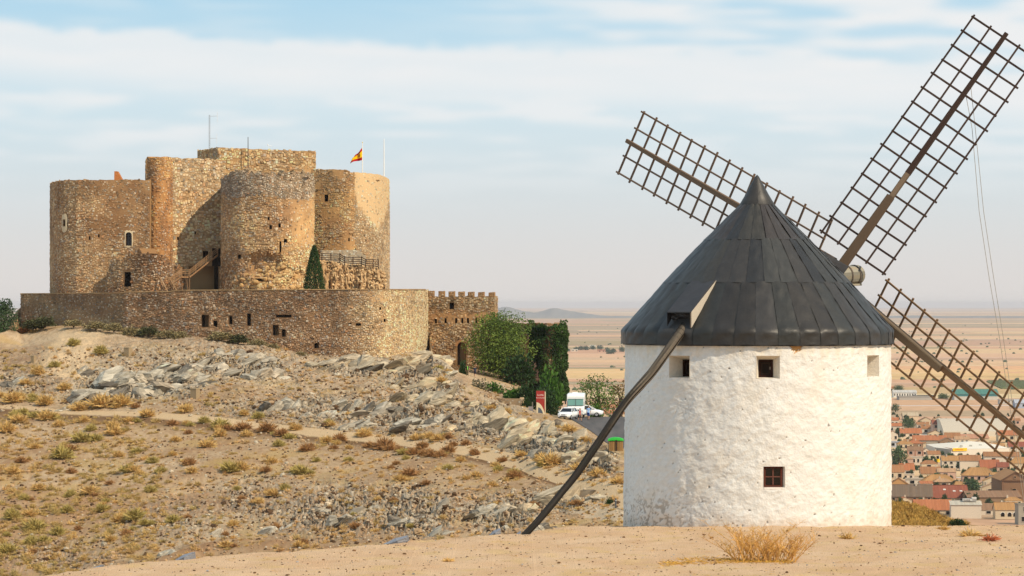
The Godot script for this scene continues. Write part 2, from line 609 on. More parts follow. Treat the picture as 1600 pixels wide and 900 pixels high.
func build_ground() -> void:
	find_wall_line()
	var levels := []
	var at := -220.0
	while at < 1790.0:
		columns.append(at)
		at += 2.0 if at > -42.0 and at < 1000.0 else 3.0 if at > 1340.0 and at < 1520.0 else 12.0
	for px in columns:
		levels.append(hill_levels(px))
	var colors := []
	var sand := lin(238, 202, 158)
	var pale := lin(252, 224, 186)
	var brown := lin(194, 152, 112)
	var grey := lin(230, 214, 188)
	var straw := lin(232, 194, 128)
	for seg in ROWS.size():
		for n in ROWS[seg]:
			var t = float(n) / ROWS[seg]
			var row := PackedVector3Array()
			var cr := PackedColorArray()
			var v = seg + t
			for k in columns.size():
				var px := columns[k]
				var l: PackedVector2Array = levels[k]
				var p: Vector2
				if seg >= 2 and seg <= 7 and seg != 4:
					var m0 := (l[seg + 1] - l[seg - 1]) * 0.30
					var m1 := (l[mini(seg + 2, l.size() - 1)] - l[seg]) * 0.30
					if seg == 7:
						m1 = (l[seg + 1] - l[seg]) * 0.4
					if seg == 3 or seg == 5:
						m0 = (l[seg + 1] - l[seg]) * 0.6
						m1 = m0
					var t2 = t * t
					var t3 = t2 * t
					p = l[seg] * (2 * t3 - 3 * t2 + 1) + m0 * (t3 - 2 * t2 + t) + l[seg + 1] * (-2 * t3 + 3 * t2) + m1 * (t3 - t2)
				else:
					p = l[seg].lerp(l[seg + 1], t)
				var w := Vector3((px - 800.0) / FOCAL * p.x, p.y, -p.x)
				var s := seen_at(w)
				var on_path := smoothstep(3.975, 4.0, v) * smoothstep(5.02, 5.0, v)
				var raw := on_path
				var lip_shade := smoothstep(3.75, 3.93, v) * smoothstep(3.985, 3.96, v)
				on_path = clampf(on_path + 0.3 * fine.get_noise_2d(w.x * 0.5, w.z * 0.5) * (1.0 - absf(on_path * 2.0 - 1.0)), 0.0, 1.0)
				var rock := 0.0
				if seg >= 1 and seg <= 7:
					rock = rockiness(s.x, s.y) * (1.0 - raw)
				var lump := soft.get_noise_3d(w.x * 0.06, w.z * 0.06, 1.0)
				var small := soft.get_noise_3d(w.x * 0.35, w.z * 0.35, 5.0)
				var crag := ridge.get_noise_2d(w.x * 0.10 + w.z * 0.05, w.z * 0.16) * 0.5 + 0.5
				var free := 1.0 if seg >= 2 and seg <= 7 else 0.3
				if seg == 7 and px > 690:
					free = 0.25
				if seg == 7 and px > 860 and px < 1300:
					free = 0.0
				var level := smoothstep(8.0, 7.6, v)
				var calm := 1.0 - 0.85 * smoothstep(3.0, 3.8, v) * smoothstep(5.9, 5.15, v)
				w.y += free * level * calm * (lump * 0.9 * (1.0 - raw) + small * 0.28 * (1.0 - 0.8 * raw) + rock * (crag - 0.45) * 1.0)
				# beds of rock that step down the slope and dip to the left
				var riser := 0.0
				if rock > 0.02 and free > 0.0:
					var bed := (0.75 + 0.5 * soft.get_noise_3d(w.x * 0.05, w.z * 0.05, 60.0)) * (1.0 + 1.3 * smoothstep(0.5, 0.9, rock))
					var lie := (w.y + 0.34 * w.x + 0.10 * w.z) / bed + 0.9 * small + 0.35 * fine.get_noise_3d(w.x * 0.9, w.z * 0.9, 2.0)
					var f := lie - floorf(lie)
					riser = smoothstep(0.35, 0.6, f)
					w.y += level * clampf(rock * 1.5, 0.0, 1.0) * bed * (smoothstep(0.45, 0.8, f) - f) * 0.95
					w.z += level * rock * 0.5 * fine.get_noise_3d(w.x * 0.7, w.y * 1.6, 9.0)
					w.y += level * rock * 0.16 * fine.get_noise_3d(w.x * 1.7, w.z * 1.7, 5.0)
				row.append(w)
				# what the ground is made of there, with shade painted below the path
				var c := sand.lerp(brown, clampf(0.35 + 0.9 * lump + 0.5 * small, 0.0, 1.0))
				var patch := soft.get_noise_3d(w.x * 0.028, w.z * 0.028, 40.0)
				c = c.lerp(lin(250, 222, 182), smoothstep(0.1, 0.5, patch) * 0.7)
				var mottle := fine.get_noise_3d(w.x * 1.1, w.y * 2.0, w.z * 1.1)
				c = c.lerp(brown, clampf(mottle * 0.9, 0.0, 0.6)) if mottle > 0.0 else c.lerp(lin(250, 220, 178), -mottle * 0.35)
				if seg <= 2:
					c = c.lerp(lin(206, 156, 110), 0.5 * smoothstep(0.3, -0.3, patch))
				c = c.lerp(straw, smoothstep(0.1, 0.5, soft.get_noise_3d(w.x * 0.11, w.z * 0.11, 77.0)) * 0.6)
				var stone := clampf(rock * 1.9, 0.0, 1.0) * (0.25 + 0.75 * riser)
				var gr := grey.lerp(lin(150, 138, 120), clampf(0.5 + 1.5 * fine.get_noise_3d(w.x * 0.5, w.y * 1.5, w.z * 0.5), 0.0, 1.0))
				gr = gr.lerp(lin(232, 214, 182), smoothstep(0.2, 0.6, soft.get_noise_3d(w.x * 0.5, w.z * 0.5, 31.0)))
				c = c.lerp(gr, stone * 0.92)
				c = c.lerp(lin(140, 104, 70), lip_shade * 0.85)  # tufts and shadowed bank below the path, put into the ground colour
				c = c.lerp(lin(255, 220, 172), on_path)
				if s.x > 50 and s.x < 180 and s.y > 520 and s.y < 590 and seg > 4:      # the bare washed bank
					c = c.lerp(lin(252, 220, 176), 0.95 * smoothstep(55.0, 20.0, absf(s.x - 110.0 + (s.y - 555.0) * 0.4)))
				if px > 1330:
					c = c.lerp(lin(196, 160, 104), 0.7)
				if px > 880 and px < 1340 and seg == 3 and t > 0.1:
					c = c.lerp(pale, 0.8)
				cr.append(c)
			ground_grid.append(row)
			ground_rows.append(v)
			colors.append(cr)
	var sh := Shape.new()
	sh.grid(ground_grid, colors)
	setting("hillside", sh.mesh(), materials.hillside)
	# the flat top in front of the mill
	var rows := []
	var cols := []
	var d := -30.0
	while d < 122.0:
		var r := PackedVector3Array()
		var cc := PackedColorArray()
		for k in 260:
			var x := lerpf(-26.0, 34.0, k / 259.0)
			var q := Vector3(x, plateau_y(x, maxf(d, 1.0)), -d)
			if d < 40.0:
				q.y -= 0.35 * smoothstep(40.0, 20.0, d)
			r.append(q)
			var g := soft.get_noise_2d(x * 0.4, d * 0.3)
			var h := fine.get_noise_2d(x * 3.0, d * 1.6)
			var c := lin(248, 212, 172).lerp(lin(236, 194, 152), clampf(0.5 + 0.8 * g + 0.25 * h, 0, 1))
			c = c.lerp(lin(236, 200, 138), smoothstep(0.15, 0.5, soft.get_noise_2d(x * 0.8 + 50.0, d * 0.5)) * 0.55)
			cc.append(c)
		rows.append(r)
		cols.append(cc)
		d += 3.0 if d < 60.0 else 0.14 if d < 96.0 else 0.8
	sh = Shape.new()
	sh.grid(rows, cols)
	setting("plateau", sh.mesh(), materials.sand)


func build_plain() -> void:
	var palette := [lin(222, 180, 142), lin(206, 158, 124), lin(226, 190, 150), lin(190, 146, 122), lin(204, 170, 140), lin(180, 142, 118), lin(232, 200, 152), lin(170, 136, 118), lin(150, 140, 112), lin(212, 166, 130)]
	var sh := Shape.new()
	var d := 260.0
	var k := 0
	var r := RandomNumberGenerator.new()
	r.seed = 99
	while d < 78000.0:
		var step := d * r.randf_range(0.012, 0.065)
		if d > 15000.0:
			step *= 1.6
		var wide := d * 0.32 + 1500.0
		var x := -wide
		while x < wide:
			var w := minf(step * r.randf_range(2.0, 9.0) * clampf(6000.0 / d, 0.5, 2.0), wide - x + 1.0)
			var c: Color = palette[r.randi() % palette.size()]
			if d > 3600.0 and r.randf() < 0.13:
				c = lin(118, 118, 88)
			if d > 9000.0 and r.randf() < 0.16:
				c = lin(112, 112, 100)
			if d < 3400.0 and x > 100.0:
				c = c.lerp(lin(164, 142, 118), 0.8)
			if d > 3150.0 and d < 3750.0 and x > 300.0:
				c = lin(192, 156, 110)
			if d > 3900.0 and d < 4300.0:
				c = lin(142, 138, 112) if x > 300.0 else lin(230, 188, 128)
			if d > 4300.0 and d < 5000.0 and x > 200.0:
				c = lin(232, 176, 128)
			if d > 4300.0 and d < 4600.0 and x < 200.0:
				c = lin(236, 196, 132)
			c = Color(c.r * r.randf_range(0.92, 1.06), c.g * r.randf_range(0.92, 1.06), c.b * r.randf_range(0.92, 1.06))
			c = c.lerp(lin(212, 178, 140), 0.45)
			var n := 3
			for q in n:
				var xa := x + w * q / n
				var xb := x + w * (q + 1) / n
				sh.quad(Vector3(xa, PLAIN, -d - bend(xa, d)), Vector3(xa, PLAIN, -d - step - bend(xa, d + step)), Vector3(xb, PLAIN, -d - step - bend(xb, d + step)), Vector3(xb, PLAIN, -d - bend(xb, d)), c)
			x += w
		d += step
		k += 1
	setting("plain", sh.mesh(), materials.field)
	# low hills on the horizon
	var rows := []
	var cols := []
	for i in 9:
		var row := PackedVector3Array()
		var cr := PackedColorArray()
		var t := i / 8.0
		for j in 260:
			var px := lerpf(640.0, 1800.0, j / 259.0)
			var h := 24.0 * exp(-pow((px - 785.0) / 26.0, 2.0)) + 9.0 * exp(-pow((px - 815.0) / 30.0, 2.0)) + 15.0 * exp(-pow((px - 862.0) / 20.0, 2.0)) + 13.0 * exp(-pow((px - 890.0) / 32.0, 2.0)) + 6.5 * exp(-pow((px - 830.0) / 90.0, 2.0)) + 4.5 * exp(-pow((px - 960.0) / 70.0, 2.0))
			h += 6.5 * exp(-pow((px - 1420.0) / 55.0, 2.0)) + 5.0 * exp(-pow((px - 1540.0) / 60.0, 2.0)) + 2.0
			h += 1.6 * soft.get_noise_2d(px * 0.03, 3.0) + 0.5 * fine.get_noise_2d(px * 0.2, t * 2.0)
			h *= 0.5
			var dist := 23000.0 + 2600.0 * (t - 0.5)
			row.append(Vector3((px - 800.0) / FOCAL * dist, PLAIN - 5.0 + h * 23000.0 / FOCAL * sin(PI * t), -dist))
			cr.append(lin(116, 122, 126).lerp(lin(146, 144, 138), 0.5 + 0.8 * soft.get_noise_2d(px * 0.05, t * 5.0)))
		rows.append(row)
		cols.append(cr)
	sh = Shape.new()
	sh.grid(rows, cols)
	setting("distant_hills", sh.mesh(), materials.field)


func bend(x: float, d: float) -> float:
	return d * 0.05 * soft.get_noise_2d(x * 1.3 / d, d * 0.0005)


# ---------------------------------------------------------------- the windmill

const MILL_D := 87.0
const MILL_R := 3.5
const MILL_TOP := 4.62


func mill_centre() -> Vector3:
	return Vector3((1183.0 - 800.0) / FOCAL * MILL_D, 0.0, -MILL_D)


func around(angle: float, r: float, y: float) -> Vector3:      # angle 0 faces the camera, right positive
	return mill_centre() + Vector3(sin(angle) * r, y, cos(angle) * r)


func build_mill() -> void:
	var base := mill_centre() + Vector3(0, -0.45, 0)
	var mill := thing("windmill", "white round stone windmill with dark conical roof and four lattice sails", "windmill", base)
	mill_wall(mill, base)
	mill_roof(mill, base)
	mill_sails(mill, base)
	mill_pole(mill, base)


func mill_wall(mill: Node3D, base: Vector3) -> void:
	# niches: angle from, to, height from, to, depth
	var holes := [[-0.768, -0.586, 3.74, 4.30, 0.5], [-0.079, 0.09, 3.74, 4.31, 0.34], [0.861, 1.033, 3.76, 4.30, 0.5], [-0.028, 0.128, 0.985, 1.51, 0.11]]
	var angles := []
	var a := -PI
	while a < PI - 0.001:
		angles.append(a)
		a += 0.0078 if absf(a) < 1.75 else 0.05
	angles.append(PI)
	var ys := []
	var y := -0.75
	while y < MILL_TOP:
		ys.append(y)
		y += 0.028
	ys.append(MILL_TOP)
	for h in holes:      # the grid runs along the edges of the niches
		for k in 2:
			snap(angles, h[k])
			snap(ys, h[k + 2])
	var white := lin(228, 225, 219)
	var cream := lin(216, 200, 172)
	var ochre := lin(200, 152, 98)
	var rows := []
	var cols := []
	var n := FastNoiseLite.new()
	n.seed = 31; n.frequency = 1.0; n.noise_type = FastNoiseLite.TYPE_SIMPLEX; n.fractal_octaves = 3
	for yy in ys:
		var row := PackedVector3Array()
		var cr := PackedColorArray()
		for an in angles:
			var s: float = an * MILL_R
			var edge := 1.0
			for h in holes:
				var da := maxf(h[0] - an, an - h[1]) * MILL_R
				var dy: float = maxf(h[2] - yy, yy - h[3])
				edge = minf(edge, smoothstep(-0.01, 0.10, maxf(da, dy)))
			var u = s * 0.92 + yy * 0.38
			var v: float = yy * 0.92 - s * 0.38
			var trowel := n.get_noise_3d(u * 1.7, v * 3.6, 0.0)
			var lump := n.get_noise_3d(s * 1.6, yy * 1.6, 8.0)
			var fold := 1.0 - absf(n.get_noise_3d(u * 2.4, v * 5.0, 30.0)) * 2.2
			var out = 0.012 * trowel + 0.022 * lump + 0.010 * maxf(fold, 0.0) - 0.022 * (yy - 2.0) / 4.0
			out += 0.03 * soft.get_noise_2d(s * 0.25, yy * 0.25)
			var c := white.lerp(cream, smoothstep(0.05, 0.6, n.get_noise_3d(s * 0.9, yy * 0.5, 60.0)) * 0.22)
			# washed and grubby under the eave
			var drip := smoothstep(MILL_TOP - 0.42, MILL_TOP, yy + 0.25 * n.get_noise_2d(s * 3.0, 1.0))
			c = c.lerp(cream, drip * 0.5)
			# earth splashed up by the rain
			c = c.lerp(lin(206, 176, 140), 0.3 * smoothstep(0.34, 0.0, yy + 0.22 * n.get_noise_2d(s * 2.2, 77.0)))
			# cracked, thin patches low on the left
			var crack := cells.get_noise_3d(s * 2.3 + lump, yy * 2.9 + trowel, 3.0)
			var worn := smoothstep(-0.35, -0.85, an) * smoothstep(1.35, 0.15, yy) + 0.35 * smoothstep(0.35, 0.6, n.get_noise_3d(s * 0.4, yy * 0.4, 90.0))
			if worn > 0.15 and crack < -0.955 + 0.05 * worn:
				out -= 0.009
				c = c.lerp(lin(150, 138, 122), 0.7 * worn)
			# small pits where plaster has come off
			var pit := n.get_noise_3d(s * 5.1, yy * 5.1, 120.0)
			if pit > 0.72:
				out -= 0.03
				c = c.lerp(lin(92, 80, 66), 0.8)
			# a flake of bare clay near the top
			var px = (an - 0.207) * MILL_R
			var py: float = yy - 4.62
			if px * px / 0.032 + py * py / 0.05 < 1.0 + 0.5 * n.get_noise_2d(s * 8.0, yy * 8.0):
				out -= 0.03
				c = ochre
			row.append(around(an, MILL_R + out * edge, yy))
			cr.append(c)
		rows.append(row)
		cols.append(cr)
	# mesh without the cells of the niches
	var sh := Shape.new(base)
	sh.grid(rows, cols)
	var keep := PackedInt32Array()
	var w := angles.size()
	var i := 0
	for r in ys.size() - 1:
		for k in w - 1:
			var inside := false
			for h in holes:
				if angles[k] > h[0] - 0.0005 and angles[k + 1] < h[1] + 0.0005 and ys[r] > h[2] - 0.002 and ys[r + 1] < h[3] + 0.002:
					inside = true
			if not inside:
				for q in 6:
					keep.append(sh.idx[i + q])
			i += 6
	sh.idx = keep
	# normals as the grid turns them point outwards when rows rise and columns run right: flip if needed
	part(mill, "wall", sh.mesh(), materials.plaster)
	var number := 0
	for h in holes:
		number += 1
		var rv := Shape.new(base)
		var ia := lerpf(h[0], h[1], 0.10)
		var ib := lerpf(h[1], h[0], 0.24)
		if h[4] < 0.2:
			ia = h[0]
			ib = lerpf(h[1], h[0], 0.09)
		var iy0: float = h[2] + (0.02 if h[4] > 0.2 else 0.0)
		var iy1: float = h[3] - (0.11 if h[4] > 0.2 else 0.0)
		var ro := MILL_R + 0.01
		var ri: float = MILL_R - h[4]
		var o := [around(h[0], ro, h[2]), around(h[1], ro, h[2]), around(h[1], ro, h[3]), around(h[0], ro, h[3])]
		var q := [around(ia, ri, iy0), around(ib, ri, iy0), around(ib, ri, iy1), around(ia, ri, iy1)]
		var soft_white := lin(226, 216, 200)
		for k in 4:
			var j := (k + 1) % 4
			rv.quad(o[k], q[k], q[j], o[j], soft_white)
		part(mill, "reveal", rv.mesh(), materials.plaster)
		# the window at the back of the niche
		var win := Node3D.new()
		win.name = "window" if number == 1 else "window_%03d" % (number - 1)
		mill.add_child(win, true)
		var mid: Vector3 = (q[0] + q[1] + q[2] + q[3]) * 0.25
		var right: Vector3 = (q[1] - q[0]).normalized()
		var outward := Vector3(sin((ia + ib) * 0.5), 0, cos((ia + ib) * 0.5))
		var bs := Basis(right, Vector3.UP, outward)
		win.transform = Transform3D(bs, mid - base)
		var ww: float = (q[1] - q[0]).length()
		var hh := iy1 - iy0
		var brown := lin(58, 36, 28) if h[4] > 0.2 else lin(104, 58, 46)
		var t := 0.05
		var frames := [[Vector3(0, hh / 2 - t / 2, 0.02), Vector3(ww, t, 0.07)], [Vector3(0, -hh / 2 + t / 2, 0.02), Vector3(ww, t, 0.07)], [Vector3(-ww / 2 + t / 2, 0, 0.02), Vector3(t, hh - 2 * t - 0.004, 0.066)], [Vector3(ww / 2 - t / 2, 0, 0.02), Vector3(t, hh - 2 * t - 0.004, 0.066)]]
		for f in frames:
			var b := Shape.new()
			b.box(Transform3D(Basis(), f[0]), f[1], vary(brown, 0.15))
			part(win, "frame", b.mesh(), materials.wood)
		var gw := ww - 2 * t
		var gh := hh - 2 * t
		if h[4] < 0.2:
			for k in 2:
				var b := Shape.new()
				b.box(Transform3D(Basis(), Vector3(0, 0, 0.025 + 0.004 * k)), Vector3(0.028, gh, 0.03) if k == 0 else Vector3(gw, 0.024, 0.03), lin(128, 84, 72))
				part(win, "glazing_bar", b.mesh(), materials.wood)
			for k in 4:
				var b := Shape.new()
				b.box(Transform3D(Basis(), Vector3(gw * (0.25 if k & 1 else -0.25), gh * (0.25 if k & 2 else -0.25), -0.005)), Vector3(gw * 0.47, gh * 0.47, 0.01), Color.WHITE)
				part(win, "pane", b.mesh(), materials.dark_glass)
		else:      # a wooden shutter with a raised frame and a latch
			var b := Shape.new()
			b.box(Transform3D(Basis(), Vector3(0, 0, -0.02)), Vector3(gw + 0.02, gh + 0.02, 0.02), lin(46, 34, 30))
			part(win, "shutter", b.mesh(), materials.wood)
			var rim := Shape.new()
			for f in [[Vector3(0, gh * 0.40, 0.0), Vector3(gw * 0.8, 0.03, 0.03)], [Vector3(0, -gh * 0.40, 0.0), Vector3(gw * 0.8, 0.03, 0.03)], [Vector3(-gw * 0.38, 0, 0.0), Vector3(0.03, gh * 0.74, 0.028)], [Vector3(gw * 0.38, 0, 0.0), Vector3(0.03, gh * 0.74, 0.028)]]:
				rim.box(Transform3D(Basis(), f[0]), f[1], lin(70, 54, 46))
			part(win, "shutter_frame", rim.mesh(), materials.wood)
			var la := Shape.new()
			la.box(Transform3D(Basis(), Vector3(gw * 0.44, 0.01, 0.025)), Vector3(0.02, 0.07, 0.03), lin(150, 140, 128))
			part(win, "latch", la.mesh(), materials.iron)
		if h[4] < 0.2:
			var b := Shape.new()
			b.box(Transform3D(Basis(), Vector3(0.01, -hh / 2 - 0.028, 0.06)), Vector3(ww * 1.02, 0.05, 0.13), lin(238, 230, 220))
			part(win, "sill", b.mesh(), materials.plaster)


func snap(list: Array, x: float) -> void:
	var best := 0
	for k in list.size():
		if absf(list[k] - x) < absf(list[best] - x):
			best = k
	list[best] = x


# outline of the roof: [radius, height] from the lower edge of the drip strip to the foot of the cap
func roof_point(t: float) -> Vector2:      # t 0 lower edge, 0.2 bend, 1 foot of the cap
	var low := Vector2(3.575, 4.565)
	var knee := Vector2(3.565, 4.90)
	var bend_to := Vector2(3.44, 5.06)
	var top := Vector2(0.43, 8.24)
	if t < 0.14:
		return low.lerp(knee, t / 0.14)
	if t < 0.2:
		return knee.lerp(bend_to, (t - 0.14) / 0.06)
	var k := (t - 0.2) / 0.8
	var p := bend_to.lerp(top, k)
	return p + Vector2(0.05, 0.05) * sin(k * PI) * 0.8


func mill_roof(mill: Node3D, base: Vector3) -> void:
	var roof := Node3D.new()
	roof.name = "roof"
	mill.add_child(roof, true)
	roof.position = Vector3(0, -base.y, 0)      # its own axis: the mill's, height 0 at the ground
	var dark := lin(60, 58, 56)
	# boarding under the sheets
	var under := Shape.new()
	var rows := []
	var cols := []
	for k in 24:
		var p := roof_point(k / 23.0)
		var row := PackedVector3Array()
		var cr := PackedColorArray()
		for j in 97:
			var a := TAU * j / 96.0
			row.append(Vector3(sin(a) * (p.x - 0.035), p.y - 0.01, cos(a) * (p.x - 0.035)))
			cr.append(lin(40, 40, 41))
		rows.append(row)
		cols.append(cr)
	under.grid(rows, cols)
	# the underside, closing the roof over the wall
	for j in 96:
		var a := TAU * j / 96.0
		var b := TAU * (j + 1) / 96.0
		under.nrm.resize(0)
		under.quad(Vector3(sin(a) * 3.54, 4.57, cos(a) * 3.54), Vector3(sin(b) * 3.54, 4.57, cos(b) * 3.54), Vector3(sin(b) * 3.2, 4.60, cos(b) * 3.2), Vector3(sin(a) * 3.2, 4.60, cos(a) * 3.2), dark)
	part(roof, "boarding", under.mesh(), materials.sheet_metal)
	# three courses of sheets, each sheet lapping the next
	var courses := [[0.0, 0.475, 40, 20], [0.468, 0.76, 34, 9], [0.752, 1.0, 24, 8]]
	var n := 0
	for co in courses:
		var kinds := []
		var count: int = co[2]
		for kind in 4:
			var sh := Shape.new()
			var rr := []
			var cc := []
			var tone := vary(dark, 0.24)
			for i in int(co[3]) + 1:
				var t := lerpf(co[0], co[1], float(i) / co[3])
				var p := roof_point(t)
				var row := PackedVector3Array()
				var cr := PackedColorArray()
				for j in 9:
					var u := j / 8.0
					var a := (u - 0.5) * TAU / count * 1.03
					var lift := 0.004 + 0.013 * (1.0 - u) + 0.006 * sin(u * PI) + 0.011 * fine.get_noise_3d(u * 1.6, t * 14.0, kind * 9.0)
					if i == 0:
						lift += 0.003
					var q := p
					if co[0] == 0.0:      # the sheet buckles where it is bent over the edge
						var pinch := exp(-pow((t - 0.16) / 0.035, 2.0))
						lift += pinch * (0.055 * sin(u * PI) - 0.022)
						q.y += pinch * 0.06 * (absf(u - 0.5) * 2.0 - 0.4) - (0.012 * sin(u * 5.0 + kind) if i == 0 else 0.0)
					row.append(Vector3(sin(a) * (q.x + lift * 0.8), q.y + lift * 0.6, cos(a) * (q.x + lift * 0.8)))
					cr.append(tone * (0.72 if j == 8 else 1.0))  # edge beside the lap darkened in colour, standing in for a seam shadow
				rr.append(row)
				cc.append(cr)
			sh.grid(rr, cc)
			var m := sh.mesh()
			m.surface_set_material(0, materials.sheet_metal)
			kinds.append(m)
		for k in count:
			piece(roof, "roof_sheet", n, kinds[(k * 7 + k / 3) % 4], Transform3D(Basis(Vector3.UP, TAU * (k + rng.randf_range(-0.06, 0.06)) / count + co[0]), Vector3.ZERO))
			n += 1
	# the cap
	var cap := Shape.new()
	var profile := [Vector2(0.455, 8.22), Vector2(0.46, 8.25), Vector2(0.30, 8.52), Vector2(0.16, 8.78), Vector2(0.05, 8.98), Vector2(0.001, 9.03)]
	for k in profile.size() - 1:
		for j in 40:
			var a := TAU * j / 40.0
			var b := TAU * (j + 1) / 40.0
			var p: Vector2 = profile[k]
			var q: Vector2 = profile[k + 1]
			cap.quad(Vector3(sin(a) * p.x, p.y, cos(a) * p.x), Vector3(sin(a) * q.x, q.y, cos(a) * q.x), Vector3(sin(b) * q.x, q.y, cos(b) * q.x), Vector3(sin(b) * p.x, p.y, cos(b) * p.x), lin(66, 63, 60))
	part(roof, "cap", cap.smooth(), materials.sheet_metal)
	# the housing through which the tail pole leaves the roof
	var ang := -0.672
	var along := Vector3(sin(ang), 0, cos(ang))
	var side := Vector3(cos(ang), 0, -sin(ang))
	var ho := Shape.new()
	var front := 3.52
	var half := 0.38
	var top_y := 5.42
	var low_y := 5.04
	var back := 2.42
	var back_y := 6.22
	var f0 := along * front - side * half
	var f1 := along * front + side * half
	var b0 := along * back - side * half
	var b1 := along * back + side * half
	var up := Vector3.UP
	ho.quad(f0 + up * top_y, b0 + up * back_y, b1 + up * back_y, f1 + up * top_y, dark)
	ho.quad(f0 + up * (top_y - 0.03), f1 + up * (top_y - 0.03), b1 + up * (back_y - 0.03), b0 + up * (back_y - 0.03), dark)
	ho.quad(f0 + up * (top_y - 0.03), f0 + up * top_y, f1 + up * top_y, f1 + up * (top_y - 0.03), dark)
	# the left cheek is sheeted dark
	ho.quad(f0 + up * low_y, b0 + up * back_y, b0 + up * back_y, f0 + up * top_y, dark)
	part(roof, "housing", ho.mesh(), materials.sheet_metal)
	var ch := Shape.new()
	ch.quad(f1 + up * (low_y - 0.03), f1 + up * top_y, b1 + up * (back_y + 0.01), b1 + up * (back_y - 0.08), lin(214, 202, 184))
	ch.quad(f1 + up * (low_y - 0.03) - side * 0.04, b1 + up * (back_y - 0.08) - side * 0.04, b1 + up * (back_y + 0.01) - side * 0.04, f1 + up * top_y - side * 0.04, lin(120, 104, 84))
	ch.quad(f1 + up * (low_y - 0.03) - side * 0.04, f1 + up * top_y - side * 0.04, f1 + up * top_y, f1 + up * (low_y - 0.03), lin(160, 140, 118))
	part(roof, "housing_cheek", ch.mesh(), materials.wood).set_meta("label", "pale wooden cheek of the pole housing")
	var rag := Shape.new()
	var rr := []
	var cc := []
	for i in 9:
		var row := PackedVector3Array()
		var cr := PackedColorArray()
		for j in 11:
			var u := j / 10.0
			var v := i / 8.0
			var p := along * (front - 0.12 - 0.13 * v + 0.10 * soft.get_noise_2d(u * 3.0, v * 2.0)) + side * (u - 0.5) * half * 1.9 + up * lerpf(top_y - 0.04, low_y + 0.04 + 0.12 * sin(u * PI), v)
			row.append(p)
			cr.append(lin(52, 52, 53))
		rr.append(row)
		cc.append(cr)
	rag.grid(rr, cc)
	part(roof, "tarred_cloth", rag.mesh(), materials.sheet_metal)
	# the hood over the sail shaft
	var hd := Shape.new()
	var sa := 2.18
	var hx := Vector3(sin(sa), 0, cos(sa))
	var hs := Vector3(cos(sa), 0, -sin(sa))
	hd.quad(hx * 2.75 - hs * 0.5 + up * 6.62, hx * 1.75 - hs * 0.5 + up * 7.05, hx * 1.75 + hs * 0.5 + up * 7.05, hx * 2.75 + hs * 0.5 + up * 6.62, dark)
	hd.quad(hx * 2.75 - hs * 0.5 + up * 6.62, hx * 2.3 - hs * 0.55 + up * 6.2, hx * 1.6 - hs * 0.55 + up * 6.9, hx * 1.75 - hs * 0.5 + up * 7.05, dark)
	hd.quad(hx * 2.75 + hs * 0.5 + up * 6.62, hx * 2.3 + hs * 0.55 + up * 6.2, hx * 1.6 + hs * 0.55 + up * 6.9, hx * 1.75 + hs * 0.5 + up * 7.05, dark)
	part(roof, "shaft_hood", hd.mesh(), materials.sheet_metal)


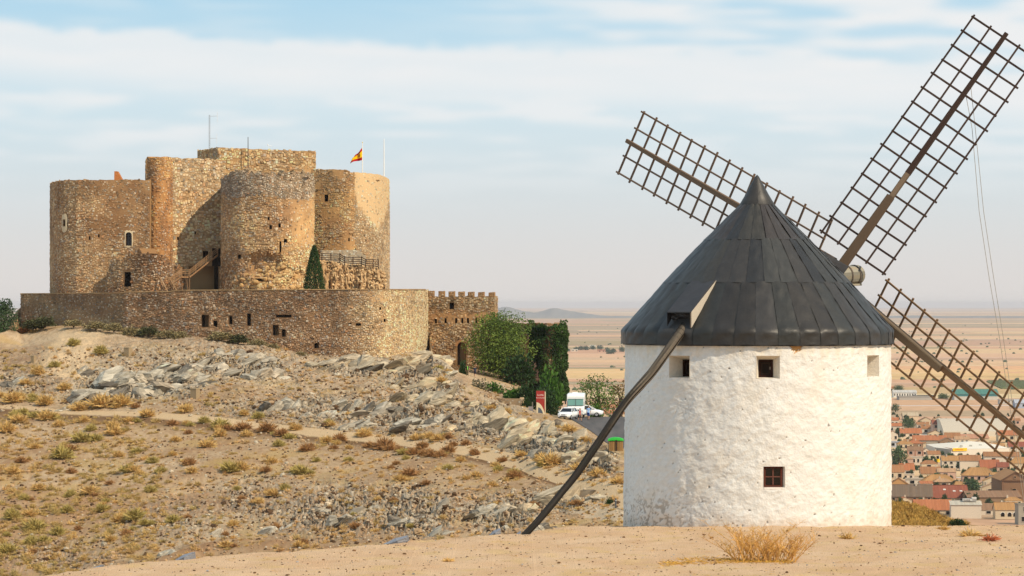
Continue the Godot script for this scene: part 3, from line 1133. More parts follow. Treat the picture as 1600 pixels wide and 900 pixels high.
func mill_sails(mill: Node3D, base: Vector3) -> void:
	var hub := world_at(1329, 430, 89.1)
	var axis := Vector3(0.74, 0.06, -0.67).normalized()
	var shaft := Node3D.new()
	shaft.name = "sail_shaft"
	mill.add_child(shaft, true)
	var grey := lin(160, 154, 138)
	var sh := Shape.new(base)
	var streaks := []
	for k in 18:
		streaks.append(vary(grey, 0.28))
	sh.tube([hub - axis * 2.6, hub - axis * 0.4, hub + axis * 0.28, hub + axis * 0.33], [0.25, 0.26, 0.265, 0.24], 18, streaks)
	part(shaft, "shaft", sh.mesh(), materials.wood)
	for k in 2:
		var ring := Shape.new(base)
		ring.tube([hub + axis * (0.10 - 0.32 * k), hub + axis * (0.15 - 0.32 * k)], [0.28, 0.28], 18, [lin(96, 86, 76)])
		part(shaft, "iron_band", ring.mesh(), materials.iron)
	var wedge := Shape.new(base)
	wedge.beam(hub + Vector3(-0.1, -0.27, 0.2), hub + Vector3(0.26, -0.25, -0.1), 0.16, 0.06, Vector3.UP, lin(170, 160, 140))
	part(shaft, "wedge", wedge.mesh(), materials.wood)
	# corners of each sail: root left/right, tip left/right, each [column, row, distance]; then the colour of its laths
	var sails := [
		[[1285, 362, 89.27], [1381, 427, 88.73], [1521, 27, 90.1], [1618, 91, 89.55], lin(72, 56, 48), 0.0],
		[[1298, 347, 90.0], [1259, 441, 90.3], [1006, 176, 94.5], [967, 270, 94.8], lin(136, 110, 90), 0.45],
		[[1388, 439, 88.2], [1345, 525, 89.1], [1678, 682, 85.5], [1635, 768, 86.4], lin(134, 106, 78), 0.25],
		[[1315, 545, 90.6], [1222, 480, 91.0], [1125, 800, 93.2], [1030, 738, 93.7], lin(80, 62, 50), 0.2],
	]
	var n := 0
	for s in sails:
		var sail := Node3D.new()
		sail.name = "sail" if n == 0 else "sail_%03d" % n
		mill.add_child(sail, true)
		var c := []
		for k in 4:
			c.append(world_at(s[k][0], s[k][1], s[k][2]))
		var rl: Vector3 = c[0]
		var rr: Vector3 = c[1]
		var tl: Vector3 = c[2]
		var tr: Vector3 = c[3]
		var normal := (tl - rl).cross(rr - rl).normalized()
		if normal.z < 0.0:
			normal = -normal
		var col: Color = s[4]
		var rungs := 16
		for k in rungs:
			var t := k / (rungs - 1.0)
			var a := rl.lerp(tl, t)
			var b := rr.lerp(tr, t)
			var over := (b - a).normalized() * 0.075
			var jig := Vector3(rng.randf_range(-0.014, 0.014), rng.randf_range(-0.014, 0.014), rng.randf_range(-0.01, 0.01))
			var r := Shape.new(base)
			r.beam(a - over * rng.randf_range(0.6, 1.3) + jig, b + over * rng.randf_range(0.6, 1.3) - jig, 0.052, 0.05, normal, vary(col, 0.14))
			r.v = r.v
			part_numbered(sail, "rung", k, r.mesh(), materials.wood)
		for k in 4:
			var u: float = [0.0, 0.27, 0.73, 1.0][k]
			var a := rl.lerp(rr, u) + normal * 0.045
			var b := tl.lerp(tr, u) + normal * 0.045
			var over := (b - a).normalized() * 0.07
			var r := Shape.new(base)
			var mid := a.lerp(b, 0.5) + normal * rng.randf_range(-0.015, 0.015) + (rr - rl).normalized() * rng.randf_range(-0.018, 0.018)
			r.beam(a - over, mid, 0.05, 0.04, normal, vary(col, 0.12))
			r.beam(mid, b + over, 0.05, 0.04, normal, vary(col, 0.12))
			part_numbered(sail, "batten", k, r.mesh(), materials.wood)
		# the whip that carries the lattice, and the stock it is bolted to
		var wa := (rl + rr) * 0.5
		var wb := (tl + tr) * 0.5
		var dir := (wb - wa).normalized()
		var whip := Shape.new(base)
		var back := normal * 0.085
		var pale := lin(124, 106, 88)
		var tone := col.lerp(pale, s[5])
		var split := wa.lerp(wb, 0.36)
		whip.beam(wa.lerp(wb, 0.05) + back, split + back, 0.15, 0.14, normal, pale)
		whip.beam(split + back, wb + dir * 0.12 + back, 0.165, 0.14, normal, tone, 0.115)
		part(sail, "whip", whip.mesh(), materials.wood)
		var st := Shape.new(base)
		var out := normal * 0.21
		var end: float = 0.25 if n == 0 else 0.385
		st.beam(wa - dir * 0.72 + out * 0.9, wa.lerp(wb, end) + out * 0.9, 0.27, 0.2, normal, lin(104, 86, 70) if n != 2 else lin(128, 112, 92), 0.22)
		part(sail, "stock", st.mesh(), materials.wood)
		n += 1
	# two ropes hanging from the upper sail
	for k in 2:
		var rope := Shape.new(base)
		var pts := []
		var from := [[1517, 134, 89.6], [1509, 146, 89.6]]
		var via: Array = [[[1524, 200, 89.5], [1537, 330, 89.3], [1552, 430, 89.1], [1568, 530, 88.9], [1590, 690, 88.7], [1612, 850, 88.5]], [[1519, 200, 89.5], [1530, 330, 89.3], [1545, 430, 89.1], [1562, 530, 88.9], [1586, 690, 88.7], [1609, 850, 88.5]]][k]
		pts.append(world_at(from[k][0], from[k][1], from[k][2]))
		for q in via:
			pts.append(world_at(q[0], q[1], q[2]))
		var radii := []
		for q in pts:
			radii.append(0.008)
		rope.tube(pts, radii, 6, [lin(150, 142, 130)])
		part_numbered(mill, "rope", k, rope.mesh(), materials.cloth)


func part_numbered(parent: Node, called: String, n: int, mesh: Mesh, material: Material) -> void:
	mesh.surface_set_material(0, material)
	piece(parent, called, n, mesh)


func mill_pole(mill: Node3D, base: Vector3) -> void:
	# the tail pole: from the housing in the roof down to the ground, one crooked trunk
	var spots := [[1078, 498, 84.75, 0.15], [1063, 519, 84.15, 0.155], [1043, 548, 83.75, 0.15], [1020, 580, 83.45, 0.145], [1000, 603, 83.2, 0.14], [975, 632, 82.95, 0.14], [948, 672, 82.6, 0.135], [925, 706, 82.3, 0.128], [900, 742, 81.95, 0.122], [877, 770, 81.6, 0.12], [855, 797, 81.2, 0.116], [835, 820, 80.85, 0.112], [817, 838, 80.6, 0.10]]
	var pts := []
	var radii := []
	for s in spots:
		pts.append(world_at(s[0], s[1], s[2]))
		radii.append(s[3] * 0.77 * (1.0 + 0.06 * sin(s[0] * 0.9)))
	var curve := Curve3D.new()
	for p in pts:
		curve.add_point(p)
	var fine_pts := []
	var fine_r := []
	for k in 61:
		var t := k / 60.0 * (pts.size() - 1)
		var i := mini(int(t), pts.size() - 2)
		var p0: Vector3 = pts[maxi(i - 1, 0)]
		var p3: Vector3 = pts[mini(i + 2, pts.size() - 1)]
		fine_pts.append(pts[i].cubic_interpolate(pts[i + 1], p0, p3, t - i))
		fine_r.append(lerpf(radii[i], radii[i + 1], t - i))
	var sh := Shape.new(base)
	var sides := 18
	# weathered grey wood, nearly black with old tar further down, with long drying cracks
	for k in 60:
		var seg_cols := []
		for s in sides:
			var g := fine.get_noise_2d(s * 1.7, k * 0.05) * 0.5 + 0.5
			var c := lin(128, 117, 103).lerp(lin(58, 53, 47), g)
			c = c.lerp(lin(36, 34, 32), smoothstep(0.22, 0.50, k / 60.0 + 0.15 * fine.get_noise_2d(s * 0.9, k * 0.08)) * 0.86)
			if s % 6 == 2:
				c = lin(36, 32, 28)
			seg_cols.append(c)
		sh.tube([fine_pts[k], fine_pts[k + 1]], [fine_r[k], fine_r[k + 1]], sides, seg_cols, k == 0 or k == 59)
	part(mill, "tail_pole", sh.mesh(), materials.wood)


# ---------------------------------------------------------------- rubble masonry

const RAMPART := [[40, 545], [32.5, 505, 1.0], [193, 489.3, 1.5], [400, 482.2, 4.0], [548, 479, 10.0], [612, 480.5, 12.0], [656, 492, 9.0], [667.5, 508, 5.0], [668, 540]]

class Course:      # a wall's line on the ground, walked so that the outside is on the right-hand side of the walker's left... outward is (-dz, dx)
	var p := PackedVector2Array()
	var s := PackedFloat32Array()

	func add(q: Vector2) -> void:
		s.append(0.0 if p.is_empty() else s[-1] + p[-1].distance_to(q))
		p.append(q)

	func length() -> float:
		return s[-1]

	func at(d: float) -> Vector2:
		var k := clampi(s.bsearch(d) - 1, 0, p.size() - 2)
		return p[k].lerp(p[k + 1], (d - s[k]) / maxf(s[k + 1] - s[k], 1e-5))

	func outward(d: float) -> Vector2:
		var a := at(maxf(d - 0.15, 0.0))
		var b := at(minf(d + 0.15, s[-1]))
		var t := (b - a).normalized()
		return Vector2(-t.y, t.x)


func spot(px: float, depth: float) -> Vector2:
	return Vector2((px - 800.0) / FOCAL * (depth + back), -depth - back)


# through the given [column, distance] spots; a third number is the radius with which the corner is rounded
func course_of(spots: Array) -> Course:
	var c := Course.new()
	for k in spots.size():
		var q := spot(spots[k][0], spots[k][1])
		if spots[k].size() > 2 and k > 0 and k < spots.size() - 1:
			var a := spot(spots[k - 1][0], spots[k - 1][1])
			var b := spot(spots[k + 1][0], spots[k + 1][1])
			var r: float = spots[k][2]
			var i := q + (a - q).limit_length(minf(r, (a - q).length() * 0.5))
			var o := q + (b - q).limit_length(minf(r, (b - q).length() * 0.5))
			for n in 9:
				var t := n / 8.0
				c.add(i.lerp(q, t).lerp(q.lerp(o, t), t))
		else:
			c.add(q)
	return c


func round_course(px: float, depth: float, r: float, from_deg: float, to_deg: float) -> Course:      # degrees from the side facing the camera, right positive
	var c := Course.new()
	var m := spot(px, depth)
	var n := maxi(8, int(absf(to_deg - from_deg) / 6.0))
	for k in n + 1:
		var a := deg_to_rad(lerpf(from_deg, to_deg, float(k) / n))
		c.add(m + Vector2(sin(a), cos(a)) * r)
	return c


# One wall of rubble: the mortared core as a mesh, the stones bedded in it as one mesh of proud, uneven blocks.
# o: bottom, top (functions of the way along), thick, stone (size), tone (function of way and height giving a colour), plaster (0..1, how far stones are covered), holes [from, to, low, high, deep], rough
func masonry(parent: Node, called: String, base: Vector3, c: Course, o: Dictionary) -> MeshInstance3D:
	var holes: Array = o.get("holes", [])
	var thick: float = o.get("thick", 1.2)
	var bottom: float = o.bottom
	var top: Callable = o.top
	var tone: Callable = o.get("tone", func(s: float, y: float) -> Color: return lin(190, 150, 104))
	var plaster: Callable = o.get("plaster", func(s: float, y: float) -> float: return 0.0)
	var dent: Callable = o.get("dent", func(s: float, y: float) -> float: return 0.0)
	var high := -1e9
	var ss := []
	var d := 0.0
	var step: float = o.get("step", 0.55)
	while d < c.length() - 0.2:
		ss.append(d)
		d += step
	ss.append(c.length())
	for k in ss:
		high = maxf(high, top.call(k))
	var ys := []
	var y := bottom
	while y < high:
		ys.append(y)
		y += step
	ys.append(high + 0.01)
	for h in holes:
		edge_in(ss, h[0]); edge_in(ss, h[1]); edge_in(ys, h[2]); edge_in(ys, h[3])
	ss.sort()
	ys.sort()
	var core := Shape.new(base)
	var pos := PackedVector2Array()
	var nor := PackedVector2Array()
	var tops := PackedFloat32Array()
	for k in ss:
		pos.append(c.at(k)); nor.append(c.outward(k)); tops.append(top.call(k))
	for i in ss.size() - 1:
		for j in ys.size() - 1:
			var y0: float = ys[j]
			if y0 >= maxf(tops[i], tops[i + 1]):
				break
			var mid_s: float = (ss[i] + ss[i + 1]) * 0.5
			var mid_y: float = (ys[j] + ys[j + 1]) * 0.5
			var cut = null
			for h in holes:
				if mid_s > h[0] and mid_s < h[1] and mid_y > h[2] and mid_y < h[3]:
					cut = h
			var ya := minf(ys[j + 1], tops[i])
			var yb := minf(ys[j + 1], tops[i + 1])
			var back := 0.0
			if cut != null:
				back = cut[4]
			var col: Color = tone.call(mid_s, mid_y)
			var bare: float = 0.92 + 0.40 * plaster.call(mid_s, mid_y)
			col = Color(col.r * bare, col.g * bare, col.b * bare * 1.06)
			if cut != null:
				# the back and four sides of the opening, inner shade put into the colour
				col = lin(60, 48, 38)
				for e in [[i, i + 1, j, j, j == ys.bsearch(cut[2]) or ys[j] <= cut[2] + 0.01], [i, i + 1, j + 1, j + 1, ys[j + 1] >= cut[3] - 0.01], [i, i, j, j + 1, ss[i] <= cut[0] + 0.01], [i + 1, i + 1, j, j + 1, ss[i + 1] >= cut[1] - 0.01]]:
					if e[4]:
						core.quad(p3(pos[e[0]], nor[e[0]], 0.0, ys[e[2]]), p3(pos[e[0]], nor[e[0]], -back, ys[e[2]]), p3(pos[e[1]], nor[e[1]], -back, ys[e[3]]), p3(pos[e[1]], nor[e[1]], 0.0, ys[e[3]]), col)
			var b0 = -back + dent.call(ss[i], y0)
			var b1 = -back + dent.call(ss[i + 1], y0)
			var b2 = -back + dent.call(ss[i], ya)
			var b3 = -back + dent.call(ss[i + 1], yb)
			core.quad(p3(pos[i], nor[i], b0, minf(y0, tops[i])), p3(pos[i], nor[i], b2, ya), p3(pos[i + 1], nor[i + 1], b3, yb), p3(pos[i + 1], nor[i + 1], b1, minf(y0, tops[i + 1])), col)
		# the top and the back
		var tc: Color = tone.call(ss[i], tops[i])
		core.quad(p3(pos[i], nor[i], 0, tops[i]), p3(pos[i], nor[i], -thick, tops[i]), p3(pos[i + 1], nor[i + 1], -thick, tops[i + 1]), p3(pos[i + 1], nor[i + 1], 0, tops[i + 1]), tc)
		core.quad(p3(pos[i], nor[i], -thick, bottom), p3(pos[i + 1], nor[i + 1], -thick, bottom), p3(pos[i + 1], nor[i + 1], -thick, tops[i + 1]), p3(pos[i], nor[i], -thick, tops[i]), tc)
	for e in [0, ss.size() - 1]:
		core.quad(p3(pos[e], nor[e], 0, bottom), p3(pos[e], nor[e], 0, tops[e]), p3(pos[e], nor[e], -thick, tops[e]), p3(pos[e], nor[e], -thick, bottom), tone.call(ss[e], tops[e]))
	var wall := part(parent, called, core.mesh(), materials.stone)
	# the stones
	var st := Shape.new(base)
	var size: float = o.get("stone", 0.42) * 0.70
	var rough: float = o.get("rough", 0.05)
	y = bottom + 0.05
	while y < high:
		var h := size * rng.randf_range(0.62, 1.25)
		d = rng.randf_range(-0.3, 0.2)
		while d < c.length():
			var w := size * rng.randf_range(0.75, 1.55)
			var s0 := maxf(d + 0.025, 0.0)
			var s1 := minf(d + w - 0.025, c.length())
			var yo := rng.randf_range(-0.10, 0.10) * size / 0.34 + 0.22 * fine.get_noise_2d(d * 0.55, y * 0.4)
			var hs := h * rng.randf_range(0.72, 1.12)
			var ym := y + yo + h * 0.5
			var sm := (s0 + s1) * 0.5
			d += w
			if s1 - s0 < 0.12 or ym > top.call(clampf(sm, 0, c.length())) - 0.02:
				continue
			var skip := false
			for hh in holes:
				if s1 > hh[0] - 0.02 and s0 < hh[1] + 0.02 and y + h > hh[2] - 0.02 and y < hh[3] + 0.02:
					skip = true
			var pl: float = plaster.call(sm, ym)
			if skip or rng.randf() < pl * 0.82 or rng.randf() < 0.03:
				continue
			var proud: float = rng.randf_range(0.3, 1.0) * rough * (1.0 - 0.6 * pl) + 0.012
			if rng.randf() < 0.06:
				proud += rough * 1.5
			var dd: float = dent.call(sm, ym)
			var col: Color = tone.call(sm, ym)
			var pickv := rng.randf()
			if pickv < 0.17:
				col = col.lerp(lin(222, 200, 164), 0.38)
			elif pickv < 0.34:
				col = col.lerp(lin(126, 96, 66), 0.6)
			elif pickv < 0.42:
				col = col.lerp(lin(150, 138, 122), 0.6)
			elif pickv < 0.48:
				col = col.lerp(lin(186, 122, 74), 0.5)
			var wear := 1.0 + 0.30 * soft.get_noise_3d(sm * 0.16, ym * 0.2, bottom + 3.0)
			# rain has run down from the top here and there
			wear *= 1.0 - 0.30 * smoothstep(0.1, 0.5, fine.get_noise_2d(sm * 0.7, 5.0 + ym * 0.05)) * smoothstep(9.0, 0.0, top.call(clampf(sm, 0, c.length())) - ym)
			col = vary(Color(col.r * 1.48 * wear, col.g * 1.67 * wear, col.b * 2.02 * wear), 0.30)
			var j := 0.16
			var q := []
			for e in [[s0, ym - hs * 0.5], [s0, ym + hs * 0.5 - 0.03], [s1, ym + hs * 0.5 - 0.03], [s1, ym - hs * 0.5]]:
				var es := clampf(e[0] + rng.randf_range(-j, j) * (s1 - s0) * 0.6, 0.0, c.length())
				q.append([es, e[1] + rng.randf_range(-j, j) * h])
			var f := []
			var g := []
			for e in q:
				var es: float = lerpf(e[0], sm, 0.16)
				var ey: float = lerpf(e[1], ym, 0.16)
				f.append(p3(c.at(es), c.outward(es), dd + proud + rng.randf_range(-0.012, 0.012), ey))
				g.append(p3(c.at(e[0]), c.outward(e[0]), dd - 0.03, e[1]))
			st.quad(f[0], f[1], f[2], f[3], col)
			for k in 4:
				var t := (k + 1) % 4
				st.quad(g[k], g[t], f[t], f[k], col)
		y += h
	if st.v.size():
		var m := st.mesh()
		m.surface_set_material(0, materials.stone)
		var so := MeshInstance3D.new()
		so.name = "stones"
		so.mesh = m
		so.set_meta("kind", "stuff")
		wall.add_child(so, true)
	return wall


func edge_in(list: Array, x: float) -> void:      # a line of the grid exactly there
	for k in range(1, list.size() - 1):
		if absf(list[k] - x) < 0.12 and not list[k] in fixed_lines:
			list[k] = x
			fixed_lines[x] = true
			return
	list.append(x)
	fixed_lines[x] = true


var fixed_lines := {}


func p3(p: Vector2, n: Vector2, out: float, y: float) -> Vector3:
	return Vector3(p.x + n.x * out, y, p.y + n.y * out)


func flat(y: float, ragged := 0.0) -> Callable:
	return func(s: float) -> float: return y + ragged * (fine.get_noise_2d(s * 0.9, y) + 0.5 * fine.get_noise_2d(s * 3.1, y))


func row_y(py: float, depth: float) -> float:
	return EYE - (py - 475.0) / FOCAL * depth


func way_of(c: Course, px: float) -> float:      # how far along a wall one sees a column of the photograph
	var best := 0.0
	var err := 1e9
	var n := 400
	for k in n + 1:
		var d := c.length() * k / n
		var q := c.at(d)
		var out := c.outward(d)
		if out.dot(-q) < -0.02 * q.length():
			continue
		var e := absf(800.0 + q.x / -q.y * FOCAL - px)
		if e < err:
			err = e
			best = d
	return best


func hole(c: Course, px: float, wide: float, top: float, low: float, deep := 0.6) -> Array:
	var d := way_of(c, px)
	var q := c.at(d)
	var m := -q.y / FOCAL
	var turn := maxf(0.45, c.outward(d).dot(-q.normalized()))
	return [d - wide * m * 0.5 / turn, d + wide * m * 0.5 / turn, row_y(low, -q.y), row_y(top, -q.y), deep]


func ochre_tone(mix_a: Color, mix_b: Color, seed_at: float) -> Callable:
	return func(s: float, y: float) -> Color:
		var n := soft.get_noise_3d(s * 0.11, y * 0.13, seed_at)
		return mix_a.lerp(mix_b, clampf(0.5 + n * 1.3, 0.0, 1.0))


# ---------------------------------------------------------------- the castle

var back := 0.0      # the castle stands this much further back than the first survey of its walls


func castle_at(px: float, py: float, depth: float) -> Vector3:
	return world_at(px, py, depth + back)


func yard_y(py: float, depth: float) -> float:
	return row_y(py, depth + back)


func build_castle() -> void:
	back = 22.0
	var at := Vector3(-43.0, 6.6, -495.0)
	var castle := thing("castle", "ruined tan stone castle with round towers and a flag on top", "castle", at)
	var tan := lin(206, 164, 114)
	var brown := lin(164, 124, 84)
	var gold := lin(222, 176, 118)
	var y0 := 6.0
	# the round tower on the left
	var c := course_of([[227, 535], [80, 530], [78.5, 505], [80, 498.5], [84, 494], [91, 490.8], [101, 488.8], [120, 487.3], [145, 486.7], [234, 486]])
	var lw := way_of(c, 101.5)
	var holes := [hole(c, 102, 6, 343, 354, 0.8), hole(c, 201, 9, 363, 384, 0.9), hole(c, 199.5, 9, 425, 447, 0.9), hole(c, 154, 2.5, 366, 371, 0.4), hole(c, 141, 2.5, 369, 375, 0.4)]
	var s_right := way_of(c, 190)
	var tower := masonry(castle, "tower", at, c, {"bottom": y0, "top": flat(yard_y(281.5, 488), 0.10), "holes": holes, "tone": ochre_tone(brown, tan, 1.0),
		"plaster": func(s: float, y: float) -> float: return 0.5 * smoothstep(2.5, 0.0, absf(s - s_right) - 3.4 + 2.2 * soft.get_noise_2d(s * 0.3, y * 0.3)) * smoothstep(14.0, 17.0, y + 2.0 * soft.get_noise_2d(s * 0.2, y * 0.2))})
	tower.set_meta("label", "round left tower with a small square and an arched window")
	surround(castle, at, c, lw, yard_y(348.5, 490), 1.35, 2.7, 0.66, 1.12, false)
	surround(castle, at, c, way_of(c, 201), yard_y(373.5, 487), 1.35, 2.6, 0.96, 2.08, true)
	window_in(castle, at, c, holes[0], 0.5, 1)
	window_in(castle, at, c, holes[1], 0.55, 2)
	chimney(castle, at)
	# the flat top of the left tower
	floor_patch(castle, at, [spot(80, 505), spot(87, 494), spot(101, 490), spot(145, 488), spot(230, 487), spot(230, 534), spot(82, 529)], yard_y(281.5, 488) - 0.9)
	# the tall slender turret beside it, with its broad foot
	c = round_course(249.5, 489.5, 2.0, -115, 100)
	var turret := masonry(castle, "turret", at, c, {"bottom": y0 + 4.0, "top": flat(yard_y(245, 487), 0.12), "thick": 1.6, "stone": 0.36, "tone": func(s: float, y: float) -> Color: return lin(222, 164, 102).lerp(lin(176, 128, 84), clampf(0.4 + 1.5 * soft.get_noise_3d(s * 0.25, y * 0.16, 5.0), 0, 1)),
		"plaster": func(s: float, y: float) -> float: return 0.8 * smoothstep(1.8, 3.2, s) * smoothstep(26.5, 24.0, y) * (0.6 + 0.4 * soft.get_noise_2d(s, y * 0.3))})
	turret.set_meta("label", "slender round turret with orange plaster")
	c = course_of([[219, 500], [218.5, 486.5, 0.8], [228, 484.6, 0.8], [243, 484, 1.0], [252, 488]])
	masonry(castle, "buttress", at, c, {"bottom": y0, "top": func(s: float) -> float: return yard_y(302, 486) - 0.25 * maxf(0.0, s - 2.2) * 3.0 + 0.2 * fine.get_noise_2d(s * 2.0, 3.0), "thick": 1.4, "tone": ochre_tone(brown, tan, 9.0), "rough": 0.09})
	c = course_of([[158, 490], [172, 484, 1.5], [205, 482.2, 3.0], [240, 480.5, 3.0], [262, 482.5, 2.0], [286, 490], [288, 498]])
	var ruin_top := func(s: float) -> float:
		var q := c.at(s)
		var px := 800.0 + q.x / -q.y * FOCAL
		return yard_y(pick([[150, 452], [165, 436], [176, 408], [196, 400], [215, 392], [232, 396], [250, 402], [262, 405], [275, 415], [288, 420], [300, 434], [310, 452]], px) + 5.0 * fine.get_noise_2d(px * 0.23, 1.0), 484)
	masonry(castle, "ruined_foot", at, c, {"bottom": y0, "top": ruin_top, "thick": 4.5, "tone": ochre_tone(lin(150, 112, 78), tan, 14.0), "rough": 0.16, "holes": [hole(c, 199.5, 10, 425, 448, 2.0)]})
	# the long wall behind the turret
	c = course_of([[262, 489.5], [352, 496]])
	masonry(castle, "curtain_wall", at, c, {"bottom": y0, "top": flat(yard_y(247, 491), 0.14), "tone": ochre_tone(tan, lin(214, 178, 130), 17.0), "stone": 0.56, "rough": 0.07, "holes": [hole(c, 318, 46, 416, 456, 4.5), hole(c, 321, 8, 392, 405, 0.7), hole(c, 338, 13, 388, 416, 1.0), hole(c, 278, 2.5, 370, 375, 0.4), hole(c, 305, 2.5, 361, 366, 0.4)]})
	c = course_of([[228, 530], [228, 491.5]])
	masonry(castle, "curtain_wall", at, c, {"bottom": y0 + 6.0, "top": flat(yard_y(248.5, 491), 0.12), "tone": ochre_tone(brown, tan, 18.0)})
	# the keep
	c = course_of([[310, 535], [310, 512], [340.5, 502], [492, 505], [492, 535]])
	masonry(castle, "keep", at, c, {"bottom": y0 + 8.0, "top": func(s: float) -> float:
			var q := c.at(s)
			return row_y(pick([[310, 235], [340, 230.5], [492, 236.5]], 800.0 + q.x / -q.y * FOCAL), -q.y) + 0.07 * fine.get_noise_2d(s * 2.0, 7.0),
		"tone": ochre_tone(tan, gold, 21.0), "stone": 0.58, "rough": 0.07,
		"plaster": func(s: float, y: float) -> float: return 0.7 * smoothstep(0.0, 0.4, soft.get_noise_2d(s * 0.2, y * 0.3)) * smoothstep(28.4, 27.0, y)}).set_meta("label", "square keep, the highest part of the castle")
	floor_patch(castle, at, [spot(312, 513), spot(340.5, 503), spot(490, 506), spot(490, 535), spot(312, 535)], yard_y(240, 505) - 0.6)
	# the great round bastion in the middle, ruined at the top and at the foot
	c = round_course(418.5, 488.0, 7.15, -112, 105)
	var bc := c
	var btop := func(s: float) -> float:
		var q := bc.at(s)
		var px := 800.0 + q.x / -q.y * FOCAL
		return yard_y(pick([[342, 279], [350, 274], [362, 269], [380, 266], [395, 269], [425, 272], [445, 270], [462, 268], [480, 271], [496, 276]], px), 481) + 0.42 * fine.get_noise_2d(s * 0.9, 2.0) + 0.2 * fine.get_noise_2d(s * 2.9, 8.0)
	var scar := func(s: float, y: float) -> float:      # the hollow where the facing has fallen
		var dx := (s - way_bastion - 0.2) / 4.0
		var dy := (y - 11.6) / 2.4
		return -1.15 * smoothstep(1.0, 0.45, sqrt(dx * dx + dy * dy) + 0.25 * soft.get_noise_2d(s * 0.7, y * 0.7)) + 0.5 * soft.get_noise_2d(s * 0.6, y * 0.6) * smoothstep(13.5, 11.0, y) + 0.16 * soft.get_noise_2d(s * 0.4, y * 0.3)
	way_bastion = way_of(c, 411)
	var mid_way := way_bastion
	var bast := masonry(castle, "bastion", at, c, {"bottom": y0, "top": btop, "thick": 2.2, "step": 0.4, "dent": scar, "rough": 0.075,
		"tone": func(s: float, y: float) -> Color:
			var n := soft.get_noise_3d(s * 0.12, y * 0.13, 25.0)
			var k := lin(178, 138, 96).lerp(lin(218, 174, 118), clampf(0.5 + 1.2 * n + (s - mid_way) * 0.05, 0, 1))
			if y > 22.2 + n * 1.5:
				k = k.lerp(lin(164, 148, 126), 0.6)
			return k,
		"plaster": func(s: float, y: float) -> float: return 0.8 * smoothstep(1.5, 3.5, s - mid_way - 1.0 + 2.0 * soft.get_noise_2d(s * 0.4, y * 0.3)) * smoothstep(14.0, 15.5, y) * smoothstep(22.5, 21.0, y),
		"holes": [hole(c, 438.5, 2.6, 377, 394, 0.7), hole(c, 446, 5, 374, 379, 0.4), hole(c, 423, 3.5, 352, 358, 0.5), hole(c, 420, 3, 339, 344, 0.5), hole(c, 437, 3, 349, 355, 0.5), hole(c, 374, 4, 398, 404, 0.4), hole(c, 494, 3, 345, 352, 0.4), hole(c, 405, 13, 435, 439, 0.5)]})
	bast.set_meta("label", "great round bastion with a broken top and fallen facing")
	floor_patch(castle, at, [spot(345, 489), spot(360, 483.5), spot(418, 481.6), spot(480, 483.5), spot(492, 489), spot(480, 498), spot(360, 498)], yard_y(276, 483) - 0.1)
	# the string course, a thin ledge
	var ledge := Shape.new(at)
	for k in 26:
		var sa := way_of(c, 343.0) + 0.6 + k * 0.44
		var sb := sa + 0.47
		if sb > way_of(c, 455):
			break
		ledge.beam(p3(c.at(sa), c.outward(sa), 0.05, yard_y(380.3, 482)), p3(c.at(sb), c.outward(sb), 0.05, yard_y(380.3, 482)), 0.14, 0.24, Vector3.UP, lin(196, 162, 120))
	part(castle, "string_course", ledge.mesh(), materials.stone)
	# big loose stones at the foot of the bastion, each its own
	var blocks := []
	for k in 5:
		var b := with_tint(cut_rock(50 + k), vary(lin(238, 200, 142), 0.3))
		b.surface_set_material(0, materials.stone)
		blocks.append(b)
	var n := 0
	for r in 7:
		for k in 11:
			var px := 380.0 + k * 8.6 + (r % 2) * 4.0 + rng.randf_range(-2, 2)
			var py := 412.0 + r * 6.0 + rng.randf_range(-1.5, 1.5)
			if (r < 2 and (k < 4 or k > 8)) or (r == 2 and k < 2) or px > 466 or absf(py - 437) < 3 and absf(px - 405) < 8:
				continue
			var d := way_of(c, px)
			var q := p3(c.at(d), c.outward(d), scar.call(d, yard_y(py, 481)) - 0.06, yard_y(py, 481))
			piece(bast, "stone", n, blocks[(n * 3 + r) % 5], Transform3D(Basis.from_euler(Vector3(0, atan2(c.outward(d).x, c.outward(d).y), rng.randf_range(-0.3, 0.3))).scaled_local(Vector3(rng.randf_range(0.36, 0.66), rng.randf_range(0.30, 0.48), 0.34)), q - at))
			n += 1
	# broken crest of the bastion
	var crest := Shape.new(at)
	for k in 70:
		var d := rng.randf_range(2.0, c.length() - 3.0)
		var q := p3(c.at(d), c.outward(d), rng.randf_range(-1.6, -0.05), btop.call(d) + rng.randf_range(-0.1, 0.18))
		lump(crest, q, Vector3(rng.randf_range(0.2, 0.5), rng.randf_range(0.12, 0.34), 0.35), vary(lin(170, 146, 116), 0.3))
	part(castle, "broken_crest", crest.mesh(), materials.stone).set_meta("kind", "stuff")
	# the right-hand tower
	c = course_of([[486, 497], [548, 494.5, 3.0], [592, 499, 6.0], [608.5, 512, 5.0], [607, 540]])
	var rc := c
	var px_of := func(s: float) -> float:
		var q := rc.at(s)
		return 800.0 + q.x / -q.y * FOCAL
